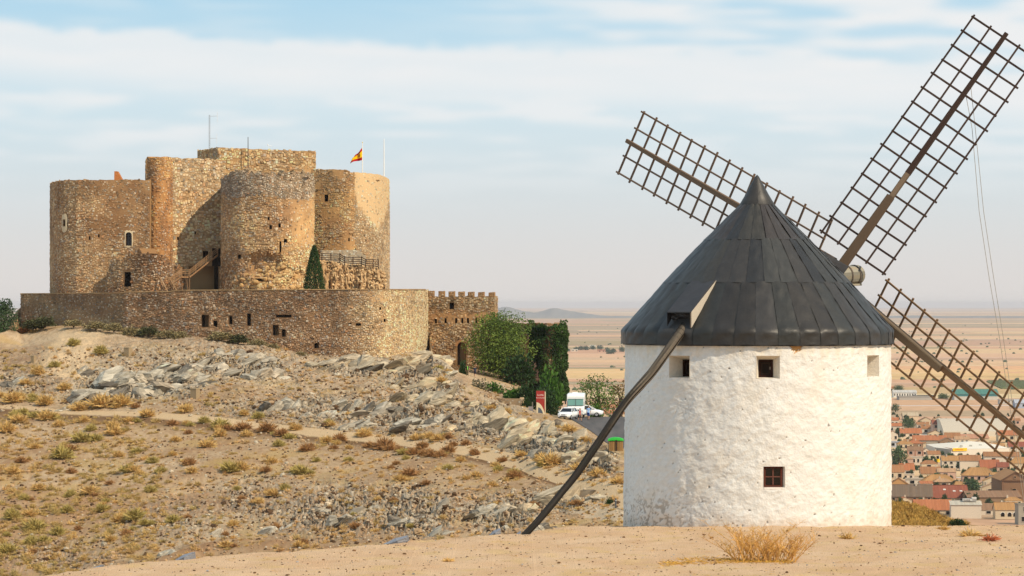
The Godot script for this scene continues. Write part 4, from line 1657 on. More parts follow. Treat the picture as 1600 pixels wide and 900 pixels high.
	var right := masonry(castle, "tower", at, c, {"bottom": y0, "top": func(s: float) -> float: return yard_y(pick([[486, 264.5], [543, 266], [546, 269.5], [590, 271], [609, 274]], px_of.call(s)), 497) + 0.07 * fine.get_noise_2d(s * 2.0, 4.0), "thick": 1.5,
		"tone": func(s: float, y: float) -> Color:
			var n2 := soft.get_noise_3d(s * 0.13, y * 0.13, 33.0)
			var px: float = px_of.call(s)
			var k := lin(196, 152, 102).lerp(lin(224, 178, 116), clampf(0.5 + 1.3 * n2, 0, 1))
			if px > 556.0 + 5.0 * n2:
				k = lin(190, 156, 112).lerp(lin(224, 190, 140), smoothstep(-0.6, 0.3, y - pick([[552, 24.0], [560, 20.5], [575, 19.5], [590, 17.5], [600, 18.5], [607, 22.5]], px) + n2 * 2.0))
			return k,
		"plaster": func(s: float, y: float) -> float:
			var px: float = px_of.call(s)
			if px > 555.0:
				return 0.92 * smoothstep(-0.5, 0.3, y - pick([[552, 24.0], [560, 20.5], [575, 19.5], [590, 17.5], [600, 18.5], [607, 22.5]], px))
			return 0.78 * smoothstep(-0.15, 0.25, soft.get_noise_2d(s * 0.2, y * 0.15)),
		"holes": [hole(c, 510.5, 5.5, 304, 315, 0.8), hole(c, 555, 2.5, 388, 393, 0.4), hole(c, 545, 2.5, 372, 377, 0.4), hole(c, 538, 2.5, 414, 418, 0.4)]})
	right.set_meta("label", "right-hand tower with pale plaster at the top corner")
	window_in(castle, at, c, hole(c, 510.5, 5.5, 304, 315, 0.8), 0.6, 3)
	floor_patch(castle, at, [spot(488, 498), spot(548, 495.5), spot(592, 500), spot(606, 512), spot(605, 540), spot(488, 540)], yard_y(273, 497) - 0.7)
	# walls that close the castle behind
	c = course_of([[607, 539], [500, 541], [300, 541], [84, 534]])
	masonry(castle, "back_wall", at, c, {"bottom": y0, "top": flat(yard_y(290, 535)), "stone": 1.2, "tone": ochre_tone(brown, tan, 40.0)})
	# the rubble bank under the railing
	var bank := Shape.new(at)
	var rows := []
	var cols := []
	for i in 42:
		var row := PackedVector3Array()
		var cr := PackedColorArray()
		for j in 91:
			var px := lerpf(493.0, 603.0, j / 90.0)
			var crest_row := pick([[490, 408], [505, 409], [530, 413], [545, 417], [560, 416], [580, 418], [592, 421], [600, 432], [606, 450]], px)
			var t := i / 41.0
			var dep := lerpf(494.6, 484.0, t) + 1.2 * soft.get_noise_2d(px * 0.07, t * 2.0)
			var q := castle_at(px, 475, dep + (1.1 * soft.get_noise_3d(px * 0.16, t * 7.0, 3.0) + 0.5 * fine.get_noise_3d(px * 0.4, t * 17.0, 5.0)) * smoothstep(0.45, 0.6, t))
			q.y = lerpf(yard_y(crest_row, 493), 6.3, smoothstep(0.5, 1.0, t)) + 0.35 * soft.get_noise_2d(px * 0.12, t * 4.0)
			row.append(q)
			cr.append(lin(232, 196, 146).lerp(lin(186, 146, 104), clampf(0.45 + soft.get_noise_2d(px * 0.2, t * 6.0), 0, 1)))
		rows.append(row)
		cols.append(cr)
	bank.grid(rows, cols)
	var bankm := part(castle, "rubble_bank", bank.mesh(), materials.stone)
	var loose := Shape.new(at)
	for k in 620:
		var i := rng.randi_range(14, 40)
		var j := rng.randi_range(1, 89)
		lump(loose, rows[i][j] + Vector3(rng.randf_range(-0.3, 0.3), 0.03, rng.randf_range(-0.3, 0.3)), Vector3.ONE * rng.randf_range(0.10, 0.34), vary(lin(232, 196, 148), 0.3))
	part(bankm, "stones", loose.mesh(), materials.stone).set_meta("kind", "stuff")
	# pale rough wall behind the railing
	c = course_of([[500, 494.2], [572, 494.6]])
	masonry(castle, "low_wall", at, c, {"bottom": 8.0, "top": func(s: float) -> float: return yard_y(pick([[500, 391], [560, 390], [566, 396], [574, 402]], 800.0 + c.at(s).x / -c.at(s).y * FOCAL), 493), "thick": 0.8, "tone": func(s: float, y: float) -> Color: return lin(206, 186, 152), "plaster": func(s: float, y: float) -> float: return 0.5})
	railing(castle, at)
	staircase(castle, at)
	masts()
	back = 0.0
	rampart()
	cypress()


var way_bastion := 0.0


func floor_patch(parent: Node, base: Vector3, outline: Array, y: float) -> void:
	var sh := Shape.new(base)
	var mid := Vector2.ZERO
	for p in outline:
		mid += p / outline.size()
	for k in outline.size():
		var a: Vector2 = outline[k]
		var b: Vector2 = outline[(k + 1) % outline.size()]
		sh.tri(Vector3(a.x, y, a.y), Vector3(b.x, y, b.y), Vector3(mid.x, y + 0.1, mid.y), lin(190, 156, 112))
	part(parent, "roof_terrace", sh.mesh(), materials.stone)


func lump(sh: Shape, at: Vector3, half: Vector3, col: Color) -> void:      # a rough stone of a dozen faces
	var p := []
	var b := Basis.from_euler(Vector3(rng.randf_range(-0.4, 0.4), rng.randf() * TAU, rng.randf_range(-0.4, 0.4)))
	for k in 5:
		var a := TAU * k / 5.0
		p.append(at + b * Vector3(cos(a) * half.x * rng.randf_range(0.7, 1.1), rng.randf_range(-0.25, 0.25) * half.y, sin(a) * half.z * rng.randf_range(0.7, 1.1)))
	var top := at + b * Vector3(rng.randf_range(-0.3, 0.3) * half.x, half.y, rng.randf_range(-0.3, 0.3) * half.z)
	var low := at + b * Vector3(0, -half.y, 0)
	for k in 5:
		sh.tri(p[k], top, p[(k + 1) % 5], col)
		sh.tri(p[k], p[(k + 1) % 5], low, col)


func rock_mesh(s: int, half: Vector3, detail: int, jag: float, col: Color) -> ArrayMesh:
	var n := FastNoiseLite.new()
	n.seed = s; n.frequency = 1.0; n.noise_type = FastNoiseLite.TYPE_CELLULAR; n.cellular_return_type = FastNoiseLite.RETURN_DISTANCE; n.fractal_type = FastNoiseLite.FRACTAL_NONE
	var sh := Shape.new()
	var rings := 5 + detail * 3
	var segs := 7 + detail * 4
	var pts := []
	for i in rings + 1:
		var row := []
		var t := PI * i / rings
		for j in segs:
			var a := TAU * j / segs + 0.3 * (i % 2)
			var d := Vector3(sin(t) * cos(a), cos(t), sin(t) * sin(a))
			var m := maxf(absf(d.x), maxf(absf(d.y), absf(d.z)))
			d = d.lerp(d / m * 0.8, 0.55)
			var k := 1.0 + jag * (n.get_noise_3dv(d * 1.7 + Vector3.ONE * s) * 1.2 + 0.5) + jag * 0.35 * fine.get_noise_3dv(d * 4.0 + Vector3.ONE * s)
			row.append(d * k * half)
		pts.append(row)
	for i in rings:
		for j in segs:
			var q := (j + 1) % segs
			var cc := vary(col, 0.10)
			if i > 0:
				sh.tri(pts[i][j], pts[i][q], pts[i + 1][j], cc)
			if i < rings - 1:
				sh.tri(pts[i][q], pts[i + 1][q], pts[i + 1][j], cc)
	return sh.mesh()


func surround(castle: Node, base: Vector3, c: Course, d: float, y: float, w: float, h: float, hw: float, hh: float, arched: bool) -> void:
	# a pale plastered border round a window, a centimetre or two proud of the stones
	var sh := Shape.new(base)
	var inner := []
	var outer := []
	for k in 24:
		var a := TAU * k / 24.0
		var v := Vector2(cos(a), sin(a))
		var m := maxf(absf(v.x), absf(v.y))
		var sq := v / m
		if arched and v.y > 0.0:      # a round head
			inner.append(Vector2(v.x * hw * 0.5, hh * 0.5 - hw * 0.5 + v.y * hw * 0.5))
		else:
			inner.append(Vector2(sq.x * hw * 0.5, sq.y * hh * 0.5))
		var rr := v.lerp(sq, 0.75) * (1.0 + 0.10 * fine.get_noise_2d(k * 0.9, d))
		outer.append(Vector2(rr.x * w * 0.5, rr.y * h * 0.5))
	for k in 24:
		var j := (k + 1) % 24
		var q := []
		for v in [[inner[k], 0.17], [outer[k], 0.13], [outer[j], 0.13], [inner[j], 0.17]]:
			var s: float = d + v[0].x
			q.append(p3(c.at(s), c.outward(s), v[1], y + v[0].y))
		sh.quad(q[0], q[1], q[2], q[3], lin(246, 222, 182))
	part(castle, "window_surround", sh.mesh(), materials.stone)


func window_in(castle: Node, base: Vector3, c: Course, h: Array, deep: float, n: int) -> void:
	var s: float = (h[0] + h[1]) * 0.5
	var y: float = (h[2] + h[3]) * 0.5
	var o := c.outward(s)
	var win := Node3D.new()
	win.name = "window" if n == 1 else "window_%03d" % (n - 1)
	castle.add_child(win, true)
	win.transform = Transform3D(Basis(Vector3(o.y, 0, -o.x), Vector3.UP, Vector3(o.x, 0, o.y)), p3(c.at(s), o, -deep, y) - base)
	var w: float = h[1] - h[0]
	var hh: float = h[3] - h[2]
	var g := Shape.new()
	g.box(Transform3D(), Vector3(w, hh, 0.05), Color.WHITE)
	part(win, "pane", g.mesh(), materials.dark_glass)
	var f := Shape.new()
	for e in [[Vector3(-w / 2 + 0.05, 0, 0.05), Vector3(0.08, hh, 0.08)], [Vector3(w / 2 - 0.05, 0, 0.05), Vector3(0.08, hh, 0.08)], [Vector3(0, 0, 0.055), Vector3(0.06, hh * 0.98, 0.06)], [Vector3(0, hh * 0.2, 0.05), Vector3(w * 0.98, 0.07, 0.07)]]:
		f.box(Transform3D(Basis(), e[0]), e[1], lin(60, 48, 40))
	part(win, "frame", f.mesh(), materials.wood)


func chimney(castle: Node, base: Vector3) -> void:
	var sh := Shape.new(base)
	var d := 498.0
	var a := castle_at(178, 281, d)
	var b := castle_at(197, 281, d)
	var t := castle_at(178.5, 267.5, d)
	var u := castle_at(183, 267.5, d)
	var z := Vector3(0, 0, -2.2)
	a.y -= 1.2
	b.y -= 1.2
	var c := lin(206, 132, 78)
	sh.quad(a, t, u, b, c)
	sh.quad(a + z, b + z, u + z, t + z, c)
	sh.quad(a + z, t + z, t, a, lin(150, 96, 60))
	sh.quad(t + z, u + z, u, t, c)
	sh.quad(u + z, b + z, b, u, c)
	part(castle, "stair_head", sh.mesh(), materials.render_wall).set_meta("label", "orange wedge-shaped stair head")


func post(sh: Shape, a: Vector3, h: float, w: float, col: Color) -> void:
	sh.box(Transform3D(Basis(), a + Vector3(0, h * 0.5, 0)), Vector3(w, h, w), col)


func railing(castle: Node, base: Vector3) -> void:
	# dark wooden railing along the walk in front of the right-hand tower
	var spots := [[495, 391, 408, 490.5], [503, 396, 408, 490.0], [517, 396, 408.5, 489.6], [531, 396.5, 409, 489.2], [538.5, 401, 413, 488.4], [551.5, 401.5, 414, 488.0], [565, 401.5, 415, 488.0], [571.5, 405, 417, 487.4], [583, 405.5, 418, 487.6], [591, 405.5, 419.5, 489.5]]
	var rail := Node3D.new()
	rail.name = "railing"
	castle.add_child(rail, true)
	var dark := lin(66, 46, 36)
	var n := 0
	for k in spots.size():
		var s: Array = spots[k]
		var a := castle_at(s[0], s[2] + 1.5, s[3])
		var b := castle_at(s[0], s[1], s[3])
		var sh := Shape.new(base)
		sh.beam(a, b + Vector3(0, 0.06, 0), 0.13, 0.13, Vector3.RIGHT, dark)
		part_numbered(rail, "post", k, sh.mesh(), materials.wood)
		if k == spots.size() - 1:
			break
		var e: Array = spots[k + 1]
		for r in 4:
			var t := r / 4.0 + 0.02
			var bar := Shape.new(base)
			bar.beam(castle_at(s[0], lerpf(s[1], s[2], t) + 0.3, s[3]), castle_at(e[0], lerpf(e[1], e[2], t) + 0.3, e[3]), 0.07, 0.10, Vector3.UP, vary(dark, 0.15))
			part_numbered(rail, "rail", n, bar.mesh(), materials.wood)
			n += 1
	walk_deck(rail, base)


func walk_deck(rail: Node, base: Vector3) -> void:
	var sh := Shape.new(base)
	for e in [[497, 531, 408.6, 409.4], [531, 565, 413.4, 414.6], [565, 592, 417.6, 419.4]]:
		var a := castle_at(e[0], e[2], 489.5)
		var b := castle_at(e[1], e[3], 489.0)
		sh.quad(a, a + Vector3(0, 0, -4.0), b + Vector3(0, 0, -4.0), b, lin(96, 80, 64))
		sh.quad(a + Vector3(0, -0.25, 0), a, b, b + Vector3(0, -0.25, 0), lin(70, 56, 44))
	part(rail, "walkway", sh.mesh(), materials.wood)


func staircase(castle: Node, base: Vector3) -> void:
	var stair := Node3D.new()
	stair.name = "staircase"
	castle.add_child(stair, true)
	var wood := lin(176, 138, 100)
	# upper flight from the door down to the landing, landing on posts, lower flight forwards
	var n := 0
	var spine := [[[340, 398, 488.5], [297, 432, 483.0]], [[295, 432, 483.0], [284, 432, 482.0]], [[283, 432, 482.0], [264, 446, 480.5]]]
	for k in 3:
		var f: Array = spine[k]
		var a := castle_at(f[0][0], f[0][1], f[0][2])
		var b := castle_at(f[1][0], f[1][1], f[1][2])
		var steps := 16 if k == 0 else 4 if k == 1 else 9
		for i in steps:
			var t := (i + 0.5) / steps
			var sh := Shape.new(base)
			sh.box(Transform3D(Basis(), a.lerp(b, t)), Vector3(absf(b.x - a.x) / steps * 1.15 + 0.06, 0.05, 1.3), vary(wood, 0.2))
			part_numbered(stair, "tread", n, sh.mesh(), materials.wood)
			n += 1
		for z in [0.66, -0.66]:
			var o := Vector3(0, 0, z)
			var name_n := k * 2 + (0 if z > 0 else 1)
			var sh := Shape.new(base)
			sh.beam(a + o + Vector3(0, -0.12, 0), b + o + Vector3(0, -0.12, 0), 0.06, 0.18, Vector3.UP, vary(wood, 0.15))
			part_numbered(stair, "stringer", name_n, sh.mesh(), materials.wood)
			var rl := Shape.new(base)
			for hh in [0.45, 0.75, 1.05]:
				rl.beam(a + o + Vector3(0, hh, 0), b + o + Vector3(0, hh, 0), 0.035, 0.055, Vector3.UP, vary(wood, 0.15))
			var posts := 5 if k == 0 else 2
			for i in posts + 1:
				var q := a.lerp(b, float(i) / posts) + o
				rl.beam(q + Vector3(0, -0.1, 0), q + Vector3(0, 1.12, 0), 0.055, 0.055, Vector3.RIGHT, vary(wood, 0.15))
			part_numbered(stair, "handrail", name_n, rl.mesh(), materials.wood)
	# the last flight comes towards the viewer
	for k in 2:
		var sh := Shape.new(base)
		var a := castle_at(249.0 + 14.5 * k, 432.5, 480.6)
		var b := castle_at(262.0 + 15.0 * k, 455.5, 478.4)
		sh.beam(a, b, 0.16, 0.10, Vector3.UP, lin(172, 136, 98))
		sh.beam(a + Vector3(0, -0.8, 0), b + Vector3(0, -0.8, 0), 0.14, 0.26, Vector3.UP, lin(150, 116, 84))
		for i in 7:
			var q := a.lerp(b, i / 6.0)
			sh.beam(q + Vector3(0, -0.8, 0), q, 0.05, 0.05, Vector3.RIGHT, lin(150, 116, 84))
		part_numbered(stair, "banister", k, sh.mesh(), materials.wood)
	for k in 3:
		var sh := Shape.new(base)
		var q := castle_at([284.5, 291.0, 296.0][k], 433, 482.6)
		var foot := Vector3(q.x + [0.0, 0.5, 0.05][k], 6.3, q.z)
		sh.beam(foot, q, 0.13, 0.13, Vector3.RIGHT, lin(150, 118, 88))
		part_numbered(stair, "prop", k, sh.mesh(), materials.wood)


func thin_mast(called: String, label: String, category: String, px: float, top: float, low: float, d: float, r: float, col: Color) -> Node3D:
	var foot := castle_at(px, low, d)
	var h := castle_at(px, top, d).y - foot.y
	var o := thing(called, label, category, foot)
	var sh := Shape.new()
	sh.tube([Vector3(0, -0.9, 0), Vector3(0, h * 0.6, 0), Vector3(0, h, 0)], [r, r * 0.9, r * 0.7], 8, [col])
	part(o, "pole", sh.mesh(), materials.iron)
	return o


func masts() -> void:
	var white := lin(232, 230, 224)
	# flag and its pole
	var f := thin_mast("flagpole", "white flagpole flying a red and yellow flag on the right tower", "flagpole", 566.3, 221, 271, 505, 0.085, white)
	var top := Shape.new()
	top.tube([Vector3(0, 4.88, 0), Vector3(0, 4.95, 0), Vector3(0, 5.05, 0)], [0.06, 0.11, 0.03], 8, [lin(210, 190, 120)])
	part(f, "finial", top.mesh(), materials.iron)
	var flag := thing("flag", "red, yellow and red striped flag blowing left from its pole", "flag", castle_at(565.6, 250, 505))
	var rows := []
	var cols := []
	# the hoist runs down the pole, the fly droops to the left in folds
	for i in 25:
		var row := PackedVector3Array()
		var cr := PackedColorArray()
		var v := i / 24.0
		for j in 25:
			var u := j / 24.0
			var hy := lerpf(1.95, -0.02, v)
			var drop := (0.95 * u * (1.0 - v) * 1.35 + 0.12 * u) + 0.16 * sin(u * 5.0 + v * 2.0) * u
			var x := -u * lerpf(1.35, 2.05, v) * (0.86 if v < 0.3 else 0.95)
			row.append(Vector3(x, hy - drop - 0.35 * u * v, 0.30 * sin(u * 8.0 + v * 1.5) * (0.3 + u)))
			cr.append(lin(176, 26, 40) if v < 0.25 or v > 0.75 else lin(240, 196, 20))
		rows.append(row)
		cols.append(cr)
	var sh := Shape.new()
	for band_at in [[0, 6, "stripe_red"], [6, 18, "stripe_yellow"], [18, 24, "stripe_red"]]:
		sh = Shape.new()
		var rr := rows.slice(band_at[0], band_at[1] + 1)
		var cc := []
		for r in rr.size():
			var cr := PackedColorArray()
			for j in 25:
				cr.append(lin(236, 190, 16) if band_at[0] == 6 else lin(170, 22, 38))
			cc.append(cr)
		sh.grid(rr, cc)
		part(flag, "stripe", sh.mesh(), materials.cloth)
	# a small coat of arms, towards the hoist
	var arms := Shape.new()
	arms.quad(rows[9][5] + Vector3(0, 0, 0.03), rows[9][9] + Vector3(0, 0, 0.03), rows[15][9] + Vector3(0, 0, 0.03), rows[15][5] + Vector3(0, 0, 0.03), lin(168, 84, 40))
	part(flag, "emblem", arms.mesh(), materials.cloth)
	thin_mast("flagpole", "bare white pole at the right edge of the castle roof", "pole", 600, 217, 273, 510, 0.085, white)
	thin_mast("mast", "short dark mast standing on the keep wall", "mast", 387.5, 214, 258, 501.7, 0.07, lin(84, 80, 78))
	# lattice aerial with two folded dipoles on arms
	var a := thing("aerial", "thin lattice aerial mast with two antennas above the keep", "aerial", castle_at(327, 233, 515))
	sh = Shape.new()
	var h := 5.6
	for k in 3:
		var off := Vector3(cos(k * TAU / 3) * 0.11, 0, sin(k * TAU / 3) * 0.11)
		sh.tube([off + Vector3(0, -0.9, 0), off + Vector3(0, h, 0)], [0.02, 0.02], 5, [lin(130, 132, 134)])
		for i in 14:
			var o2 := Vector3(cos((k + 1) * TAU / 3) * 0.11, 0, sin((k + 1) * TAU / 3) * 0.11)
			sh.tube([off + Vector3(0, i * 0.4, 0), o2 + Vector3(0, i * 0.4 + 0.4, 0)], [0.010, 0.010], 4, [lin(140, 140, 140)])
	part(a, "lattice_mast", sh.mesh(), materials.iron)
	for k in 2:
		sh = Shape.new()
		var y := 5.35 - 3.6 * k
		sh.tube([Vector3(0.1, y, 0), Vector3(1.3 - 0.1 * k, y + 0.04, 0)], [0.025, 0.025], 5, [lin(170, 170, 170)])
		sh.tube([Vector3(1.3 - 0.1 * k, y - 0.9, 0), Vector3(1.3 - 0.1 * k, y + 0.75, 0)], [0.03, 0.03], 6, [lin(220, 220, 220)])
		part(a, "antenna", sh.mesh(), materials.iron)
	var sn := thing("weather_sensor", "tiny white instrument on the keep roof", "sensor", castle_at(420, 234.5, 505))
	sh = Shape.new()
	sh.tube([Vector3(0, -0.9, 0), Vector3(0, 0.75, 0)], [0.025, 0.025], 5, [white])
	sh.tube([Vector3(-0.15, 0.75, 0), Vector3(0.55, 0.62, 0)], [0.03, 0.03], 5, [white])
	sh.tube([Vector3(-0.2, 0.92, 0), Vector3(-0.12, 0.75, 0)], [0.06, 0.06], 5, [white])
	part(sn, "arm", sh.mesh(), materials.iron)


func rampart() -> void:
	var at := Vector3(-42.0, 0.0, -485.0)
	var wall := thing("rampart", "long low rubble wall in front of the castle, curving on the right", "wall", at)
	var c := course_of(RAMPART)
	var px_of := func(s: float) -> float:
		var q := c.at(s)
		return 800.0 + q.x / -q.y * FOCAL
	var holes := [hole(c, 321, 11, 492, 511, 2.2), hole(c, 337, 6, 501, 511, 2.2), hole(c, 359, 5, 494, 507, 2.2), hole(c, 390, 6, 490, 509, 2.2), hole(c, 429, 9, 507, 524, 2.2), hole(c, 445, 6, 515, 526, 2.2), hole(c, 493, 7, 535, 544, 2.2), hole(c, 444, 24, 492, 496, 0.5), hole(c, 594, 3, 480, 484, 0.4), hole(c, 601, 3, 498, 503, 0.4), hole(c, 562, 8, 505, 509, 0.35), hole(c, 545, 5, 504, 508, 0.35)]
	masonry(wall, "masonry", at, c, {"bottom": -4.5, "top": func(s: float) -> float:
			var q := c.at(s)
			return row_y(pick([[32, 459.5], [193, 458.5], [194, 457], [270, 456], [275, 454.2], [420, 453.5], [560, 452.8], [668, 452.8]], px_of.call(s)), -q.y), "thick": 1.1, "rough": 0.07, "stone": 0.40, "holes": holes,
		"dent": func(s: float, y: float) -> float: return 0.07 * soft.get_noise_2d(s * 0.22, y * 0.3),
		"tone": func(s: float, y: float) -> Color:
			var px: float = px_of.call(s)
			var n := soft.get_noise_3d(s * 0.1, y * 0.2, 51.0)
			var k := lin(176, 136, 96).lerp(lin(150, 116, 84), clampf(0.5 + 1.4 * n, 0, 1))
			k = k.lerp(lin(222, 184, 132), smoothstep(520.0, 610.0, px + 30.0 * n))  # right curve lightened in colour, as sunlight on its turned face
			if px < 192.0:
				k = lin(176, 144, 104).lerp(lin(150, 118, 86), clampf(0.5 + 1.4 * n, 0, 1))
			return k,
		"plaster": func(s: float, y: float) -> float: return 0.3 * smoothstep(192.0, 186.0, px_of.call(s)) + 0.4 * smoothstep(0.2, 0.5, soft.get_noise_2d(s * 0.15, y * 0.3))})
	# a thin lighter coping
	var cop := Shape.new(at)
	var d := way_of(c, 36)
	while d < way_of(c, 664):
		var e := d + 1.4
		var ya: float = row_y(pick([[32, 459.5], [193, 458.5], [194, 457], [270, 456], [275, 454.2], [420, 453.5], [560, 452.8], [668, 452.8]], px_of.call(d)), -c.at(d).y)
		var yb: float = row_y(pick([[32, 459.5], [193, 458.5], [194, 457], [270, 456], [275, 454.2], [420, 453.5], [560, 452.8], [668, 452.8]], px_of.call(e)), -c.at(e).y)
		cop.beam(p3(c.at(d), c.outward(d), -0.5, ya + 0.05), p3(c.at(e), c.outward(e), -0.5, yb + 0.05), 1.24, 0.16, Vector3.UP, vary(lin(190, 156, 114), 0.12))
		d = e
	part(wall, "coping", cop.mesh(), materials.stone)


func cypress() -> void:
	var at := world_at(491, 452, 484.5)
	at.y = 6.5
	var o := thing("cypress", "slim dark green cypress in front of the round bastion", "tree", at)
	var sh := Shape.new()
	sh.tube([Vector3(0, -0.1, 0), Vector3(0, 1.2, 0), Vector3(0, 5, 0)], [0.18, 0.14, 0.03], 8, [lin(92, 72, 54)])
	part(o, "trunk", sh.mesh(), materials.wood)
	var cr := Shape.new()
	var h := 7.5
	for k in 5200:
		var t := pow(rng.randf(), 0.8)
		var y := 0.15 + t * (h - 0.15)
		var r := 1.62 * pow(1.0 - t, 0.72) * (0.72 + 0.4 * minf(1.0, t * 9.0))
		var a := rng.randf() * TAU
		r *= 1.0 + 0.24 * soft.get_noise_3d(cos(a) * 1.3, y * 0.8, sin(a) * 1.3)
		var rr := r * sqrt(rng.randf_range(0.45, 1.05))
		var q := Vector3(cos(a) * rr, y, sin(a) * rr)
		var up := (Vector3(cos(a) * 0.35, 1.0, sin(a) * 0.35) + Vector3(rng.randf_range(-0.3, 0.3), 0, rng.randf_range(-0.3, 0.3))).normalized()
		leaf_blade(cr, q, up, rng.randf_range(0.22, 0.45), 0.11, vary(lin(58, 78, 42), 0.35))
	part(o, "crown", cr.mesh(), materials.leaf)


func leaf_blade(sh: Shape, at: Vector3, dir: Vector3, length: float, wide: float, col: Color) -> void:
	var s := dir.cross(Vector3(rng.randf_range(-1, 1), rng.randf_range(-1, 1), rng.randf_range(-1, 1))).normalized() * wide * 0.5
	var m := at + dir * length * 0.45
	sh.quad(at, m - s, at + dir * length, m + s, col)


# ---------------------------------------------------------------- the gate and its wall

func build_gate() -> void:
	var at := world_at(720, 579, 514)
	var gate := thing("gate_wall", "battlemented tan stone gate wall beside the tree", "wall", at)
	var c := course_of([[662, 516], [773, 513], [777, 530]])
	var holes := [hole(c, 721.5, 14, 535, 572, 2.2), hole(c, 706, 7, 473, 483, 0.8)]
	for px in [681, 696, 713, 722, 731, 744, 753]:
		holes.append(hole(c, px, 3.2, 497, 505, 0.5))
	var stretch := masonry(gate, "masonry", at, c, {"bottom": -6.2, "top": flat(row_y(463.5, 514), 0.12), "thick": 1.3, "holes": holes, "stone": 0.42, "rough": 0.09,
		"tone": func(s: float, y: float) -> Color:
			var n := soft.get_noise_3d(s * 0.2, y * 0.2, 61.0)
			var k := lin(168, 136, 96).lerp(lin(200, 162, 114), clampf(0.5 + 1.3 * n, 0, 1))
			return k.lerp(lin(208, 158, 104), 0.5 * smoothstep(0.9, 0.2, absf(y - row_y(494, 514)) / 1.6)),
		"plaster": func(s: float, y: float) -> float: return 0.6 * smoothstep(1.2, 0.4, absf(y - row_y(495, 514)))})
	# the arch of the gateway
	var arch := Shape.new(at)
	var dg := way_of(c, 721.5)
	for k in 11:
		var a0 := PI * k / 11.0
		var a1 := PI * (k + 0.94) / 11.0
		var q := []
		for e in [[0.66, a0], [1.05, a0], [1.05, a1], [0.66, a1]]:
			q.append(p3(c.at(dg), c.outward(dg), 0.09, row_y(541, 514)) + Vector3(-cos(e[1]) * e[0], sin(e[1]) * e[0], 0))
		arch.quad(q[0], q[1], q[2], q[3], vary(lin(186, 140, 98), 0.15))
	part(gate, "arch", arch.mesh(), materials.stone)
	var jamb := lin(150, 112, 80)
	for k in 2:      # spandrels that round the head of the opening
		var sp := Shape.new(at)
		var prev = null
		for i in 7:
			var a := PI * 0.5 * i / 6.0
			var x := (cos(a) * 0.68) * (1 if k else -1)
			var q := p3(c.at(dg), c.outward(dg), -0.1, row_y(541, 514)) + Vector3(x, sin(a) * 0.6, 0)
			if prev != null:
				var corner := p3(c.at(dg), c.outward(dg), -0.1, row_y(541, 514)) + Vector3(0.72 * (1 if k else -1), 0.66, 0)
				sp.tri(prev, q, corner, jamb)
			prev = q
		part(gate, "spandrel", sp.mesh(), materials.stone)
	var door := Shape.new(at)
	door.box(Transform3D(Basis(), p3(c.at(dg), c.outward(dg), -1.8, row_y(556, 514))), Vector3(1.3, 3.6, 0.1), lin(54, 40, 32))
	part(gate, "door", door.mesh(), materials.wood)
	# seven merlons
	for k in 7:
		var px: float = [673.2, 689.2, 704.8, 720.3, 735.6, 751.5, 767.5][k]
		var d := way_of(c, px)
		var m := Course.new()
		var half := 0.46
		m.add(c.at(d - half)); m.add(c.at(d + half))
		masonry(gate, "merlon", at, m, {"bottom": row_y(464.5, 514), "top": flat(row_y(454.5 + k * 0.35, 514), 0.06), "thick": 0.7, "stone": 0.3, "step": 0.3, "tone": func(s: float, y: float) -> Color: return lin(186, 144, 98)})
	# the wall that runs on behind the tree
	var back := thing("curtain_wall", "brown stone wall behind the tree with ivy over its right end", "wall", world_at(830, 590, 503))
	c = course_of([[770, 514], [812, 508], [858, 500, 1.0], [876, 503, 0.8], [876, 518]])
	masonry(back, "masonry", world_at(830, 590, 503), c, {"bottom": -12.0, "top": flat(row_y(506, 503), 0.15), "thick": 1.0, "stone": 0.5, "tone": ochre_tone(lin(140, 108, 78), lin(176, 138, 96), 71.0)})
	var ivy := thing("ivy", "dense dark green ivy hanging over the end of the wall", "ivy", world_at(853, 600, 499.5))
	var sh := Shape.new(ivy.position)
	for k in 13000:
		var d := rng.randf_range(way_of(c, 831), 22.0)
		var y := rng.randf_range(-9.0, row_y(503.0, 502))
		var n := soft.get_noise_3d(d * 0.4, y * 0.33, 5.0) * 1.4
		var out := 0.22 + 0.60 * maxf(0.0, n + 0.35) + rng.randf_range(-0.02, 0.25)
		if y > 2.4:
			out *= rng.randf()
			y += 1.1 * n - 0.5
		var o2 := c.outward(d)
		var dir := (Vector3(o2.x, -0.9, o2.y) + Vector3(rng.randf_range(-0.6, 0.6), rng.randf_range(-0.3, 0.5), rng.randf_range(-0.6, 0.6))).normalized()
		leaf_blade(sh, p3(c.at(d), o2, out, y), dir, rng.randf_range(0.24, 0.42), 0.26, vary(lin(30, 50, 20).lerp(lin(56, 80, 30), clampf(n + 0.4, 0, 1)), 0.3))
	part(ivy, "leaves", sh.mesh(), materials.leaf).set_meta("kind", "stuff")


# ---------------------------------------------------------------- the town on the plain

const WHITE := [230, 214, 192]
const CREAM := [222, 200, 168]
const STONE := [152, 124, 98]
const GREY := [176, 166, 150]
const PINK := [214, 178, 156]
const ORANGE := [206, 134, 94]
const RED := [170, 104, 84]
const TILE := [190, 138, 98]
const BROWN := [172, 136, 108]
const TAN := [206, 158, 106]
const PALE := [224, 214, 194]

